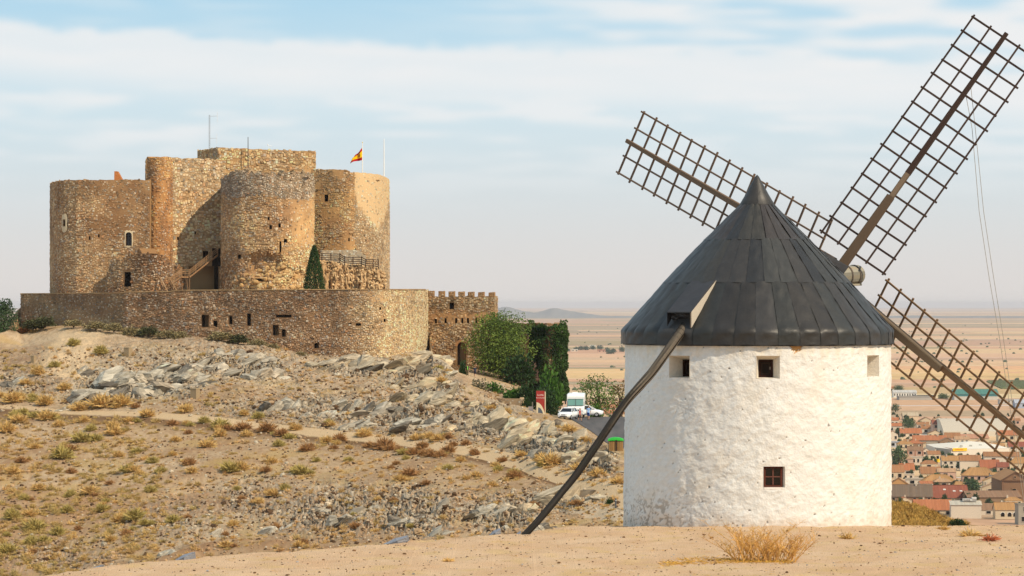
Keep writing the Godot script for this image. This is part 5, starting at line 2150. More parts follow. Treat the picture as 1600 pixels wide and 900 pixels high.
# columns from, to; rows of ridge, eave, foot; wall; roof; shape of roof; windows across and up; label
const HOUSES := [
	[1430, 1487, 780, 797, 807, CREAM, ORANGE, "front", 4, 1, "long house with bright orange tiled roof above the dry slope"],
	[1486, 1533, 782, 789, 810, WHITE, PALE, "lean", 0, 0, "large blank white house wall right of the orange-roofed house"],
	[1519, 1553, 786, 797, 805, WHITE, BROWN, "front", 2, 1, "low house with brown roof behind the blank white wall"],
	[1555, 1591, 785, 797, 811, CREAM, TAN, "front", 0, 0, "tan-roofed house with round arches at the lower right"],
	[1591, 1612, 786, 789, 820, GREY, [110, 104, 100], "flat", 1, 2, "dark grey house wall at the right edge of the town"],
	[1512, 1596, 771, 777, 786, STONE, BROWN, "front", 0, 0, "long brown stone building below the church"],
	[1454, 1514, 758, 778, 784, CREAM, RED, "front", 3, 1, "wide dark red roof with small skylights"],
	[1391, 1456, 757, 776, 786, STONE, [142, 122, 104], "front", 6, 1, "wide grey-brown roof near the windmill wall"],
	[1444, 1494, 741, 752, 762, STONE, TAN, "hip", 0, 0, "brown stone house with hipped tan roof"],
	[1416, 1450, 746, 749, 759, WHITE, PALE, "flat", 2, 1, "flat white house with a dark terrace opening"],
	[1388, 1421, 747, 758, 764, TAN, TILE, "gable", 1, 1, "orange-brown gabled house beside the windmill wall"],
	[1406, 1429, 724, 735, 742, WHITE, ORANGE, "front", 1, 1, "small house with orange roof below the big green tree"],
	[1439, 1470, 729, 740, 745, CREAM, TILE, "front", 0, 0, "brown tiled roof between the orange and the grey house"],
	[1468, 1494, 731, 734, 747, GREY, [168, 158, 144], "flat", 0, 0, "plain grey block in the middle of the town"],
	[1386, 1413, 726, 738, 750, CREAM, TILE, "front", 2, 1, "stepped cream house against the windmill wall"],
	[1418, 1442, 697, 704, 720, PINK, BROWN, "front", 2, 2, "pink house with red shutters beside the big green tree"],
	[1441, 1454, 698, 705, 719, WHITE, BROWN, "gable", 2, 2, "narrow white house joined to the pink house"],
	[1472, 1502, 712, 720, 734, WHITE, TAN, "front", 3, 2, "white two-storey house with tan roof and six windows"],
	[1500, 1532, 711, 720, 736, WHITE, TILE, "front", 0, 0, "blank white house under a brown roof, right of the white two-storey house"],
	[1504, 1556, 730, 743, 753, PINK, TAN, "hip", 5, 1, "broad tan-roofed house with a row of dark windows"],
	[1548, 1577, 738, 742, 755, [178, 178, 172], TAN, "front", 1, 1, "blue-grey house wall left of the church"],
	[1532, 1562, 718, 732, 737, CREAM, [196, 124, 92], "front", 0, 0, "pale red roof above the broad tan-roofed house"],
	[1578, 1612, 714, 724, 740, CREAM, TAN, "hip", 2, 1, "tan hipped house behind the church"],
	[1538, 1592, 706, 713, 726, WHITE, TILE, "front", 2, 1, "long white house under the rear sail"],
	[1558, 1584, 722, 730, 738, PINK, RED, "front", 2, 1, "small pink house with a red roof above the church"],
	[1474, 1580, 659, 674, 682, PALE, [232, 218, 196], "barrel", 0, 0, "huge cream barrel-roofed warehouse"],
	[1427, 1478, 680, 688, 698, GREY, ORANGE, "front", 0, 0, "grey warehouse with an orange tiled edge"],
	[1407, 1440, 669, 677, 684, WHITE, ORANGE, "front", 3, 1, "low orange roof behind the grey warehouse"],
	[1386, 1404, 652, 657, 668, WHITE, ORANGE, "front", 3, 1, "two-storey orange-roofed house at the windmill wall"],
	[1388, 1409, 661, 666, 676, WHITE, ORANGE, "front", 2, 1, "lower orange-roofed house under the two-storey one"],
	[1411, 1435, 644, 650, 656, CREAM, [216, 196, 166], "front", 0, 0, "pale shed on the edge of the dry field"],
	[1457, 1478, 656, 663, 679, PINK, RED, "front", 2, 2, "tall pink house with a red roof at the street"],
	[1387, 1403, 672, 679, 690, WHITE, ORANGE, "gable", 2, 1, "white gabled house by the dark green bushes"],
	[1389, 1416, 688, 691, 699, [200, 204, 210], [120, 140, 170], "flat", 2, 1, "low white house with a blue awning"],
	[1413, 1446, 686, 692, 698, CREAM, TILE, "front", 3, 1, "cream row house below the orange tiled edge"],
	[1468, 1492, 684, 690, 700, STONE, BROWN, "gable", 1, 1, "dark narrow house beside the grey warehouse"],
	[1476, 1500, 676, 684, 692, PINK, TILE, "front", 2, 1, "brown-roofed house in front of the cream warehouse"],
	[1500, 1545, 678, 685, 692, CREAM, [214, 160, 130], "front", 0, 0, "long pinkish roof between the two big halls"],
	[1560, 1600, 672, 680, 690, CREAM, ORANGE, "front", 3, 1, "orange-roofed houses right of the cream warehouse"],
	[1576, 1604, 690, 698, 708, WHITE, RED, "front", 2, 2, "white house with a red roof at the sail tip"],
	[1450, 1470, 704, 710, 722, CREAM, TILE, "front", 2, 1, "cream house behind the yellow containers"],
	[1424, 1446, 712, 715, 726, WHITE, PALE, "flat", 3, 1, "white flat-roofed house with striped awnings"],
	[1440, 1464, 664, 670, 678, WHITE, TILE, "front", 2, 1, "whitewashed house between trees and the tall pink house"],
	[1436, 1458, 652, 658, 666, CREAM, BROWN, "gable", 1, 1, "small gabled house at the end of the street"],
	[1410, 1428, 737, 742, 749, WHITE, [150, 176, 206], "flat", 2, 1, "white house with a pale blue terrace"],
	[1490, 1510, 752, 760, 768, CREAM, TAN, "hip", 1, 1, "small tan-roofed house left of the dark green trees"],
	[1470, 1496, 764, 770, 778, WHITE, TILE, "front", 0, 0, "brown roof behind the wide dark red roof"],
	[1556, 1580, 756, 764, 772, STONE, TILE, "front", 0, 0, "low chapel roof against the church front"],
	[1396, 1432, 611, 613.5, 621, [240, 236, 230], [226, 222, 214], "front", 9, 1, "long low white building with a row of windows beyond the town"],
	[1388, 1398, 604, 607, 612, WHITE, ORANGE, "front", 1, 1, "tiny orange-roofed farmhouse beyond the town"],
	[1405, 1461, 619.5, 620, 625, [190, 184, 174], [170, 164, 154], "flat", 0, 0, "long low grey shed in front of the white building"],
	[1491, 1560, 608, 616, 625, [214, 208, 194], [98, 152, 140], "front", 0, 0, "teal-roofed warehouse beyond the town"],
	[1586, 1612, 624, 630, 638, [178, 188, 204], [206, 212, 222], "front", 3, 1, "blue-grey warehouse at the right edge beyond the town"],
	[1562, 1586, 622, 625, 632, [206, 200, 190], [190, 186, 178], "flat", 4, 1, "low pale factory between the two far warehouses"],
	[1430, 1462, 617, 618.5, 621.5, [110, 106, 104], [120, 116, 112], "flat", 0, 0, "dark low sheds right of the long white building"],
	[930, 978, 640, 646, 654, CREAM, ORANGE, "front", 3, 1, "orange-roofed house seen over the car park"],
	[940, 966, 632, 637, 645, WHITE, [206, 140, 104], "front", 2, 1, "pale house behind the small tree at the car park"],
]


func town_depth(foot: float) -> float:
	return (EYE - PLAIN) * FOCAL / (foot - 475.0)


func house(d: Array) -> void:
	var depth := town_depth(d[4])
	var m := depth / FOCAL
	var w: float = (d[1] - d[0]) * m
	var cx: float = ((d[0] + d[1]) * 0.5 - 800.0) * m
	var eave: float = row_y(d[3], depth) - PLAIN
	var shape: String = d[7]
	var deep := clampf(w * 0.62, 7.0, 26.0)
	if shape == "barrel":
		deep = 60.0
	var ridge_d := depth + (deep * 0.5 if shape != "gable" else 0.0)
	if shape == "lean":
		ridge_d = depth + deep
	var top: float = maxf(row_y(d[2], ridge_d) - PLAIN, eave + (0.3 if shape == "flat" else minf(w, deep) * 0.17))
	if shape == "flat":
		top = eave + 0.5
	if shape == "gable":
		top = minf(top, eave + w * 0.36)
	var wc := lin(d[5][0], d[5][1], d[5][2])
	var rc := lin(d[6][0], d[6][1], d[6][2])
	var o := thing("house", d[10], "house", Vector3(cx, PLAIN, -depth))
	o.rotation.y = rng.randf_range(-0.10, 0.10) if w < 34.0 else 0.0
	var h := w * 0.5
	var sh := Shape.new()
	var a := [Vector3(-h, -0.5, 0), Vector3(h, -0.5, 0), Vector3(h, -0.5, -deep), Vector3(-h, -0.5, -deep)]
	var b := [Vector3(-h, eave, 0), Vector3(h, eave, 0), Vector3(h, eave, -deep), Vector3(-h, eave, -deep)]
	for k in 4:
		var j := (k + 1) % 4
		sh.quad(a[k], b[k], b[j], a[j], wc)
	var over := minf(0.5, w * 0.03)
	var rf := Shape.new()
	var e0 := Vector3(-h - over, eave - 0.02, over)
	var e1 := Vector3(h + over, eave - 0.02, over)
	var e2 := Vector3(h + over, eave - 0.02, -deep - over)
	var e3 := Vector3(-h - over, eave - 0.02, -deep - over)
	match shape:
		"front", "hip":
			var inset := 0.0 if shape == "front" else minf(h * 0.6, deep * 0.5)
			var r0 := Vector3(-h - over + inset, top, -deep * 0.5)
			var r1 := Vector3(h + over - inset, top, -deep * 0.5)
			tiled(rf, e0, e1, r1, r0, rc)
			tiled(rf, e2, e3, r0, r1, rc)
			if shape == "hip":
				tiled(rf, e3, e0, r0, r0, rc)
				tiled(rf, e1, e2, r1, r1, rc)
			else:
				for s in [-1, 1]:
					sh.tri(Vector3(s * h, eave, 0), Vector3(s * h, top - 0.06, -deep * 0.5), Vector3(s * h, eave, -deep), wc)
		"gable":
			var r0 := Vector3(0, top, over)
			var r1 := Vector3(0, top, -deep - over)
			tiled(rf, e1, e2, r1, r0, rc)
			tiled(rf, e3, e0, r0, r1, rc)
			sh.tri(Vector3(-h, eave, 0), Vector3(0, top - 0.06, 0), Vector3(h, eave, 0), wc)
			sh.tri(Vector3(-h, eave, -deep), Vector3(h, eave, -deep), Vector3(0, top - 0.06, -deep), wc)
		"lean":
			tiled(rf, e0, e1, e2 + Vector3(0, top - eave, 0), e3 + Vector3(0, top - eave, 0), rc)
			for s in [-1, 1]:
				sh.tri(Vector3(s * h, eave, 0), Vector3(s * h, top - 0.06, -deep), Vector3(s * h, eave, -deep), wc)
			sh.quad(b[3], b[2], b[2] + Vector3(0, top - eave - 0.06, 0), b[3] + Vector3(0, top - eave - 0.06, 0), wc)
		"flat":
			rf.quad(Vector3(-h, eave - 0.1, 0), Vector3(-h, eave - 0.1, -deep), Vector3(h, eave - 0.1, -deep), Vector3(h, eave - 0.1, 0), rc)
			for e in [[e0, e1], [e1, e2], [e2, e3], [e3, e0]]:
				rf.quad(e[0], e[0] + Vector3(0, 0.5, 0), e[1] + Vector3(0, 0.5, 0), e[1], wc)
				rf.quad(e[0] * Vector3(0.96, 1, 1) + Vector3(0, 0.5, 0), e[0] + Vector3(0, 0.5, 0), e[1] + Vector3(0, 0.5, 0), e[1] * Vector3(0.96, 1, 1) + Vector3(0, 0.5, 0), wc)
		"barrel":
			for k in 14:
				var t0 := k / 14.0
				var t1 := (k + 1) / 14.0
				rf.quad(Vector3(-h, eave + sin(t0 * PI) * (top - eave), -deep * t0), Vector3(-h, eave + sin(t1 * PI) * (top - eave), -deep * t1), Vector3(h, eave + sin(t1 * PI) * (top - eave), -deep * t1), Vector3(h, eave + sin(t0 * PI) * (top - eave), -deep * t0), rc)
			for s in [-1, 1]:
				for k in 14:
					var t0 := k / 14.0
					var t1 := (k + 1) / 14.0
					sh.quad(Vector3(s * h, eave, -deep * t0), Vector3(s * h, eave + sin(t0 * PI) * (top - eave), -deep * t0), Vector3(s * h, eave + sin(t1 * PI) * (top - eave), -deep * t1), Vector3(s * h, eave, -deep * t1), wc)
	part(o, "wall", sh.mesh(), materials.render_wall)
	var roof := part(o, "roof", rf.mesh(), materials.roof_tile)
	# windows, set a hand's breadth into a raised surround
	var across: int = d[8]
	var up: int = d[9]
	for k in across:
		for r in up:
			var x := lerpf(-h, h, (k + 0.5 + rng.randf_range(-0.08, 0.08)) / across)
			var storey := eave / maxf(1.0, up)
			var y := storey * (r + 0.58)
			var ww := clampf(w / across * 0.40, 0.8, 2.2)
			var wh := clampf(storey * 0.5, 1.0, 2.0)
			var fr := Shape.new()
			for q in [[Vector3(0, wh * 0.5 + 0.08, 0.06), Vector3(ww + 0.3, 0.14, 0.16)], [Vector3(0, -wh * 0.5 - 0.08, 0.08), Vector3(ww + 0.36, 0.14, 0.22)], [Vector3(-ww * 0.5 - 0.08, 0, 0.06), Vector3(0.14, wh, 0.15)], [Vector3(ww * 0.5 + 0.08, 0, 0.06), Vector3(0.14, wh, 0.15)]]:
				fr.box(Transform3D(Basis(), q[0]), q[1], wc.lerp(lin(220, 210, 196), 0.5))
			var win := part(o, "window", fr.mesh(), materials.render_wall, Transform3D(Basis(), Vector3(x, y, 0)))
			var pn := Shape.new()
			pn.box(Transform3D(Basis(), Vector3(0, 0, 0.012)), Vector3(ww, wh, 0.02), Color.WHITE)
			part(win, "pane", pn.mesh(), materials.dark_glass)
	if shape in ["front", "hip", "gable"] and rng.randf() < 0.7 and w < 32.0:
		var ch := Shape.new()
		ch.box(Transform3D(Basis(), Vector3(h * rng.randf_range(-0.7, 0.7), top + 0.1, -deep * rng.randf_range(0.35, 0.6))), Vector3(0.7, 1.5, 0.7), vary(lin(206, 190, 168), 0.15))
		part(roof, "chimney", ch.mesh(), materials.render_wall)
	if shape == "front" and rng.randf() < 0.5:
		var g := Shape.new()
		g.beam(Vector3(-h - over, top + 0.03, -deep * 0.5), Vector3(h + over, top + 0.03, -deep * 0.5), 0.4, 0.22, Vector3.UP, vary(rc, 0.2))
		part(roof, "ridge", g.mesh(), materials.roof_tile)
	extras(o, roof, d, w, eave, top, deep)


# a roof slope laid with rows of half-round tiles running down it
func tiled(sh: Shape, a: Vector3, b: Vector3, c: Vector3, d: Vector3, col: Color) -> void:
	var rows := clampi(int((b - a).length() / 0.55), 4, 90)
	var n := (b - a).cross(d - a)
	if n.length() < 0.001:
		n = (b - a).cross(c - a)
	n = n.normalized() * 0.07
	if n.y < 0.0:
		n = -n
	for k in rows:
		var t0 := float(k) / rows
		var t1 := (k + 0.5) / rows
		var t2 := (k + 1.0) / rows
		var cc := vary(col, 0.10)
		var up := n * (1.0 if k % 2 == 0 else 1.0)
		sh.quad(a.lerp(b, t0), d.lerp(c, t0), d.lerp(c, t1) + up, a.lerp(b, t1) + up, cc)
		sh.quad(a.lerp(b, t1) + up, d.lerp(c, t1) + up, d.lerp(c, t2), a.lerp(b, t2), cc)


func extras(o: Node3D, roof: Node3D, d: Array, w: float, eave: float, top: float, deep: float) -> void:
	var label: String = d[10]
	if label.begins_with("wide dark red roof"):
		for k in 3:
			var sh := Shape.new()
			sh.box(Transform3D(Basis.from_euler(Vector3(0.5, 0, 0)), Vector3(w * [-0.1, 0.15, 0.33][k], lerpf(eave, top, [0.62, 0.5, 0.5][k]) + 0.25, -deep * [0.31, 0.25, 0.25][k])), Vector3(1.3, 0.25, 1.0), lin(226, 220, 210))
			part(roof, "skylight", sh.mesh(), materials.render_wall)
	elif label.begins_with("tan-roofed house with round arches"):
		for k in 3:
			var win := Node3D.new()
			win.name = "arch_window" if k == 0 else "arch_window_%03d" % k
			o.add_child(win, true)
			win.position = Vector3(w * [-0.18, 0.12, 0.36][k], 2.1, 0.05)
			var ring := Shape.new()
			for i in 12:
				var a0 := PI * i / 12.0
				var a1 := PI * (i + 1) / 12.0
				ring.quad(Vector3(cos(a0) * 0.8, sin(a0) * 0.8, 0.08), Vector3(cos(a0) * 1.15, sin(a0) * 1.15, 0.08), Vector3(cos(a1) * 1.15, sin(a1) * 1.15, 0.08), Vector3(cos(a1) * 0.8, sin(a1) * 0.8, 0.08), lin(232, 222, 206))
			part(win, "arch", ring.mesh(), materials.render_wall)
			var pane := Shape.new()
			for i in 12:
				var a0 := PI * i / 12.0
				var a1 := PI * (i + 1) / 12.0
				pane.tri(Vector3(0, 0, 0.02), Vector3(cos(a1) * 0.8, sin(a1) * 0.8, 0.02), Vector3(cos(a0) * 0.8, sin(a0) * 0.8, 0.02), Color.WHITE)
			pane.quad(Vector3(-0.8, -1.0, 0.02), Vector3(-0.8, 0, 0.02), Vector3(0.8, 0, 0.02), Vector3(0.8, -1.0, 0.02), Color.WHITE)
			part(win, "pane", pane.mesh(), materials.dark_glass)
	elif label.begins_with("large blank white"):
		for k in 3:
			var sh := Shape.new()
			sh.box(Transform3D(Basis(), Vector3(w * [0.15, 0.3, 0.05][k], top + [0.4, 0.7, 0.3][k], -deep * 0.8)), Vector3([6.0, 2.0, 3.0][k], [1.0, 1.8, 0.9][k], 3.0), lin(226, 220, 210))
			part(roof, "roof_hut", sh.mesh(), materials.render_wall)
	elif label.begins_with("pink house with red shutters"):
		for k in 3:
			var sh := Shape.new()
			sh.box(Transform3D(Basis(), Vector3(w * (-0.5 + 0.5 * k), eave * 0.5, 0.12)), Vector3(0.5, eave, 0.2), lin(186, 132, 104))
			part(o, "pilaster", sh.mesh(), materials.render_wall)
	elif label.begins_with("teal-roofed"):
		var sh := Shape.new()
		sh.quad(Vector3(-w * 0.5, eave - 2.0, 0.1), Vector3(-w * 0.5, eave, 0.1), Vector3(w * 0.5, eave, 0.1), Vector3(w * 0.5, eave - 2.0, 0.1), lin(38, 110, 112))
		part(o, "fascia", sh.mesh(), materials.paint)


func build_town() -> void:
	for d in HOUSES:
		house(d)
	# the small houses that fill the streets between
	var walls := [WHITE, CREAM, PINK, STONE, CREAM]
	var roofs := [TILE, TAN, ORANGE, BROWN, TILE, [214, 172, 134]]
	var roof_words := ["brown tiled", "tan", "orange", "dull brown", "brown tiled", "pale"]
	var wall_words := ["white", "cream", "pinkish", "stone", "cream"]
	var n := 0
	for r in 11:
		var foot := 662.0 + r * 12.6
		var across := 7 if r < 5 else 6
		for k in across:
			var w := rng.randf_range(13.0, 24.0) + r * 0.7
			var px := 1394.0 + (k + 0.5) * 206.0 / across + rng.randf_range(-9, 9)
			var py := foot + rng.randf_range(-5, 5)
			var blocked := false
			for d in HOUSES:
				if px + w * 0.4 > d[0] and px - w * 0.4 < d[1] and py > d[2] + 8.0 and py < d[4] + 1.0:
					blocked = true
			var a := rng.randi() % 5
			var b := rng.randi() % 6
			if blocked or n > 70:
				continue
			n += 1
			house([px - w * 0.5, px + w * 0.5, py - w * 0.62, py - w * 0.40, py, walls[a], roofs[b], ["front", "front", "gable", "hip"][rng.randi() % 4], rng.randi_range(1, 3), 1, "small %s house, %s roof, %s in the %s row of houses" % [wall_words[a], roof_words[b], ["first from left", "second from left", "third from left", "fourth from left", "fifth from left", "sixth from left", "rightmost"][k], ["farthest", "second farthest", "third farthest", "fourth farthest", "fifth farthest", "upper middle", "middle", "lower middle", "third nearest", "second nearest", "nearest"][r]]])
	church()
	market_hall()
	# trees among the houses: column, foot, height and width in the photograph
	var trees := [[1403, 729, 30, 30, "big round dark green tree in the town square"], [1399, 644, 13, 14, "round green tree on the dry field's edge"], [1404, 613, 10, 18, "dark green tree above the long white building"], [1420, 670, 15, 24, "dark green clump of trees between the orange roofs"], [1404, 683, 12, 18, "bushy green tree by the white gabled house"], [1518, 770, 21, 28, "dense dark green tree left of the church"], [1501, 764, 10, 12, "lighter green shrub left of the dense dark tree"], [1447, 728, 15, 9, "narrow dark tree at the street corner"], [1541, 771, 12, 9, "small dark green tree near the church door"], [1437, 668, 9, 10, "small tree beside the street"], [1474, 623, 6, 20, "grey-green far tree beside the sheds"]]
	for t in trees:
		var depth := town_depth(t[1])
		var m := depth / FOCAL
		leafy_tree("town_tree", t[4], Vector3((t[0] - 800.0) * m, PLAIN, -depth), t[2] * m, t[3] * m, 1500 if t[3] > 15 else 600, lin(62, 82, 50), lin(88, 106, 62), "", 0.9)
	# containers and parked cars in the square: tiny, one thing each
	var cars := [[1462, 722, [232, 196, 40], "yellow recycling container beside the square"], [1466, 722, [232, 196, 40], "second yellow recycling container, right of the first"], [1424, 723, [210, 212, 216], "pale car parked in the square"], [1430, 724, [70, 80, 100], "dark car parked in the square"], [1437, 723.5, [220, 220, 220], "white car parked before the narrow white house"], [1412, 721, [90, 120, 150], "blue car under the big round tree"]]
	for k in cars.size():
		var c: Array = cars[k]
		var depth := town_depth(c[1])
		var at := Vector3((c[0] - 800.0) * depth / FOCAL, PLAIN, -depth)
		if k < 2:
			var o := thing("container", c[3], "container", at)
			var sh := Shape.new()
			for q in 10:
				var t0 := q / 10.0 * TAU
				var t1 := (q + 1) / 10.0 * TAU
				sh.quad(Vector3(cos(t0) * 0.9, 0, sin(t0) * 0.8), Vector3(cos(t0) * 0.8, 1.7, sin(t0) * 0.7), Vector3(cos(t1) * 0.8, 1.7, sin(t1) * 0.7), Vector3(cos(t1) * 0.9, 0, sin(t1) * 0.8), lin(c[2][0], c[2][1], c[2][2]))
				sh.tri(Vector3(cos(t0) * 0.8, 1.7, sin(t0) * 0.7), Vector3(0, 2.0, 0), Vector3(cos(t1) * 0.8, 1.7, sin(t1) * 0.7), lin(c[2][0], c[2][1], c[2][2]))
			part(o, "body", sh.mesh(), materials.plastic)
		else:
			car(at, PI * 0.5 + rng.randf_range(-0.2, 0.2), lin(c[2][0], c[2][1], c[2][2]), c[3], "cars parked in the town square")
	# garden trees and bushes between the houses
	var green := []
	var hues := []
	for k in 420:
		var py := rng.randf_range(650, 806)
		var px := rng.randf_range(1386, 1606)
		var depth := town_depth(py)
		var s := rng.randf_range(1.0, 2.6)
		green.append(Transform3D(Basis.from_euler(Vector3(0, rng.randf() * TAU, 0)).scaled_local(Vector3(s, s * rng.randf_range(0.9, 1.5), s)), Vector3((px - 800.0) * depth / FOCAL, PLAIN + s * 0.7, -depth)))
		hues.append(vary(lin(70, 88, 54), 0.3))
	stuff("garden_greenery", shrub_mesh(260, 91, 0.3), materials.leaf, green, hues, "garden bushes and small trees between the houses of the town", "greenery")
	# hedges and scrub about the far farms
	var dots := []
	var tints := []
	for k in 1500:
		var px := rng.randf_range(860, 1620)
		var depth := town_depth(rng.randf_range(484, 612))
		var x := (px - 800.0) * depth / FOCAL
		var line := fine.get_noise_2d(x / 900.0, depth / 300.0)
		if rng.randf() > (1.0 if line > 0.45 else 0.05) or absf(px - 1190) < 205:
			continue
		var s := rng.randf_range(1.0, 2.8)
		dots.append(Transform3D(Basis.from_euler(Vector3(0, rng.randf() * TAU, 0)).scaled_local(Vector3(s * 1.3, s, s * 1.3)), Vector3(x, PLAIN + s * 0.3, -depth)))
		tints.append(vary(lin(74, 88, 62), 0.3))
	for k in 520:      # the vineyard rows right of the teal roof
		var row := k % 26
		var col := k / 26
		var depth := town_depth(597.0 + row * 0.42)
		dots.append(Transform3D(Basis().scaled(Vector3(3.6, 2.0, 3.6)), Vector3((1545.0 + col * 3.4 + row * 0.9 - 800.0) * depth / FOCAL, PLAIN + 0.6, -depth)))
		tints.append(vary(lin(100, 108, 70), 0.2))
	stuff("scrub", rock_mesh(71, Vector3.ONE, 0, 0.5, Color.WHITE), materials.leaf, dots, tints, "rows of dark scrub and vines dotting the far fields", "scrub")


func church() -> void:
	var depth := town_depth(785)
	var m := depth / FOCAL
	var at := Vector3((1590.0 - 800.0) * m, PLAIN, -depth - 6.0)
	var o := thing("church", "brown stone church front with a pediment and one dark window", "church", at)
	var w := 44.0 * m
	var h := w * 0.5
	var eave := row_y(752, depth) - PLAIN
	var top := row_y(738.5, depth) - PLAIN
	var c := lin(160, 124, 96)
	var sh := Shape.new()
	var deep := 34.0
	for s in [[Vector3(-h, 0, 0), Vector3(h, 0, 0)], [Vector3(h, 0, 0), Vector3(h, 0, -deep)], [Vector3(h, 0, -deep), Vector3(-h, 0, -deep)], [Vector3(-h, 0, -deep), Vector3(-h, 0, 0)]]:
		sh.quad(s[0], s[0] + Vector3(0, eave, 0), s[1] + Vector3(0, eave, 0), s[1], c)
	sh.tri(Vector3(-h, eave, 0), Vector3(0, top, 0), Vector3(h, eave, 0), c)
	part(o, "wall", sh.mesh(), materials.stone)
	var rf := Shape.new()
	tiled(rf, Vector3(h + 0.4, eave, 0.5), Vector3(h + 0.4, eave, -deep), Vector3(0, top + 0.2, -deep), Vector3(0, top + 0.2, 0.5), lin(196, 150, 108))
	tiled(rf, Vector3(-h - 0.4, eave, -deep), Vector3(-h - 0.4, eave, 0.5), Vector3(0, top + 0.2, 0.5), Vector3(0, top + 0.2, -deep), lin(196, 150, 108))
	part(o, "roof", rf.mesh(), materials.roof_tile)
	for k in 3:
		var cr := Shape.new()
		var dark := lin(134, 102, 78)
		if k == 0:
			cr.beam(Vector3(-h - 0.4, eave, 0.25), Vector3(h + 0.4, eave, 0.25), 0.7, 0.5, Vector3.UP, dark)
		else:
			cr.beam(Vector3((h + 0.4) * (1 if k == 1 else -1), eave + 0.1, 0.25), Vector3(0, top + 0.1, 0.25), 0.7, 0.5, Vector3.UP, dark)
		part(o, "cornice", cr.mesh(), materials.stone)
	for k in 3:
		var win := Shape.new()
		var p: Vector3 = [Vector3(-0.8, eave * 0.46, 0.02), Vector3(-0.4, eave + (top - eave) * 0.4, 0.02), Vector3(-h - 3.0, eave * 0.3, 0.02)][k]
		if k == 2:
			continue
		var s: Vector2 = [Vector2(1.7, 3.0), Vector2(0.8, 0.8)][k]
		win.box(Transform3D(Basis(), p), Vector3(s.x, s.y, 0.1), Color.WHITE)
		var fr := Shape.new()
		for e in [[Vector3(0, s.y / 2 + 0.15, 0.1), Vector3(s.x + 0.6, 0.3, 0.3)], [Vector3(0, -s.y / 2 - 0.15, 0.1), Vector3(s.x + 0.6, 0.3, 0.3)], [Vector3(-s.x / 2 - 0.15, 0, 0.1), Vector3(0.3, s.y, 0.29)], [Vector3(s.x / 2 + 0.15, 0, 0.1), Vector3(0.3, s.y, 0.29)]]:
			fr.box(Transform3D(Basis(), p + e[0]), e[1], lin(176, 142, 112))
		var f := part(o, "window", fr.mesh(), materials.stone)
		part(f, "pane", win.mesh(), materials.dark_glass)
	for k in 2:
		var pl := Shape.new()
		pl.box(Transform3D(Basis(), Vector3(h * (0.92 if k else -0.92), eave * 0.5, 0.15)), Vector3(1.0, eave - 0.6, 0.4), lin(150, 114, 88))
		part(o, "buttress", pl.mesh(), materials.stone)


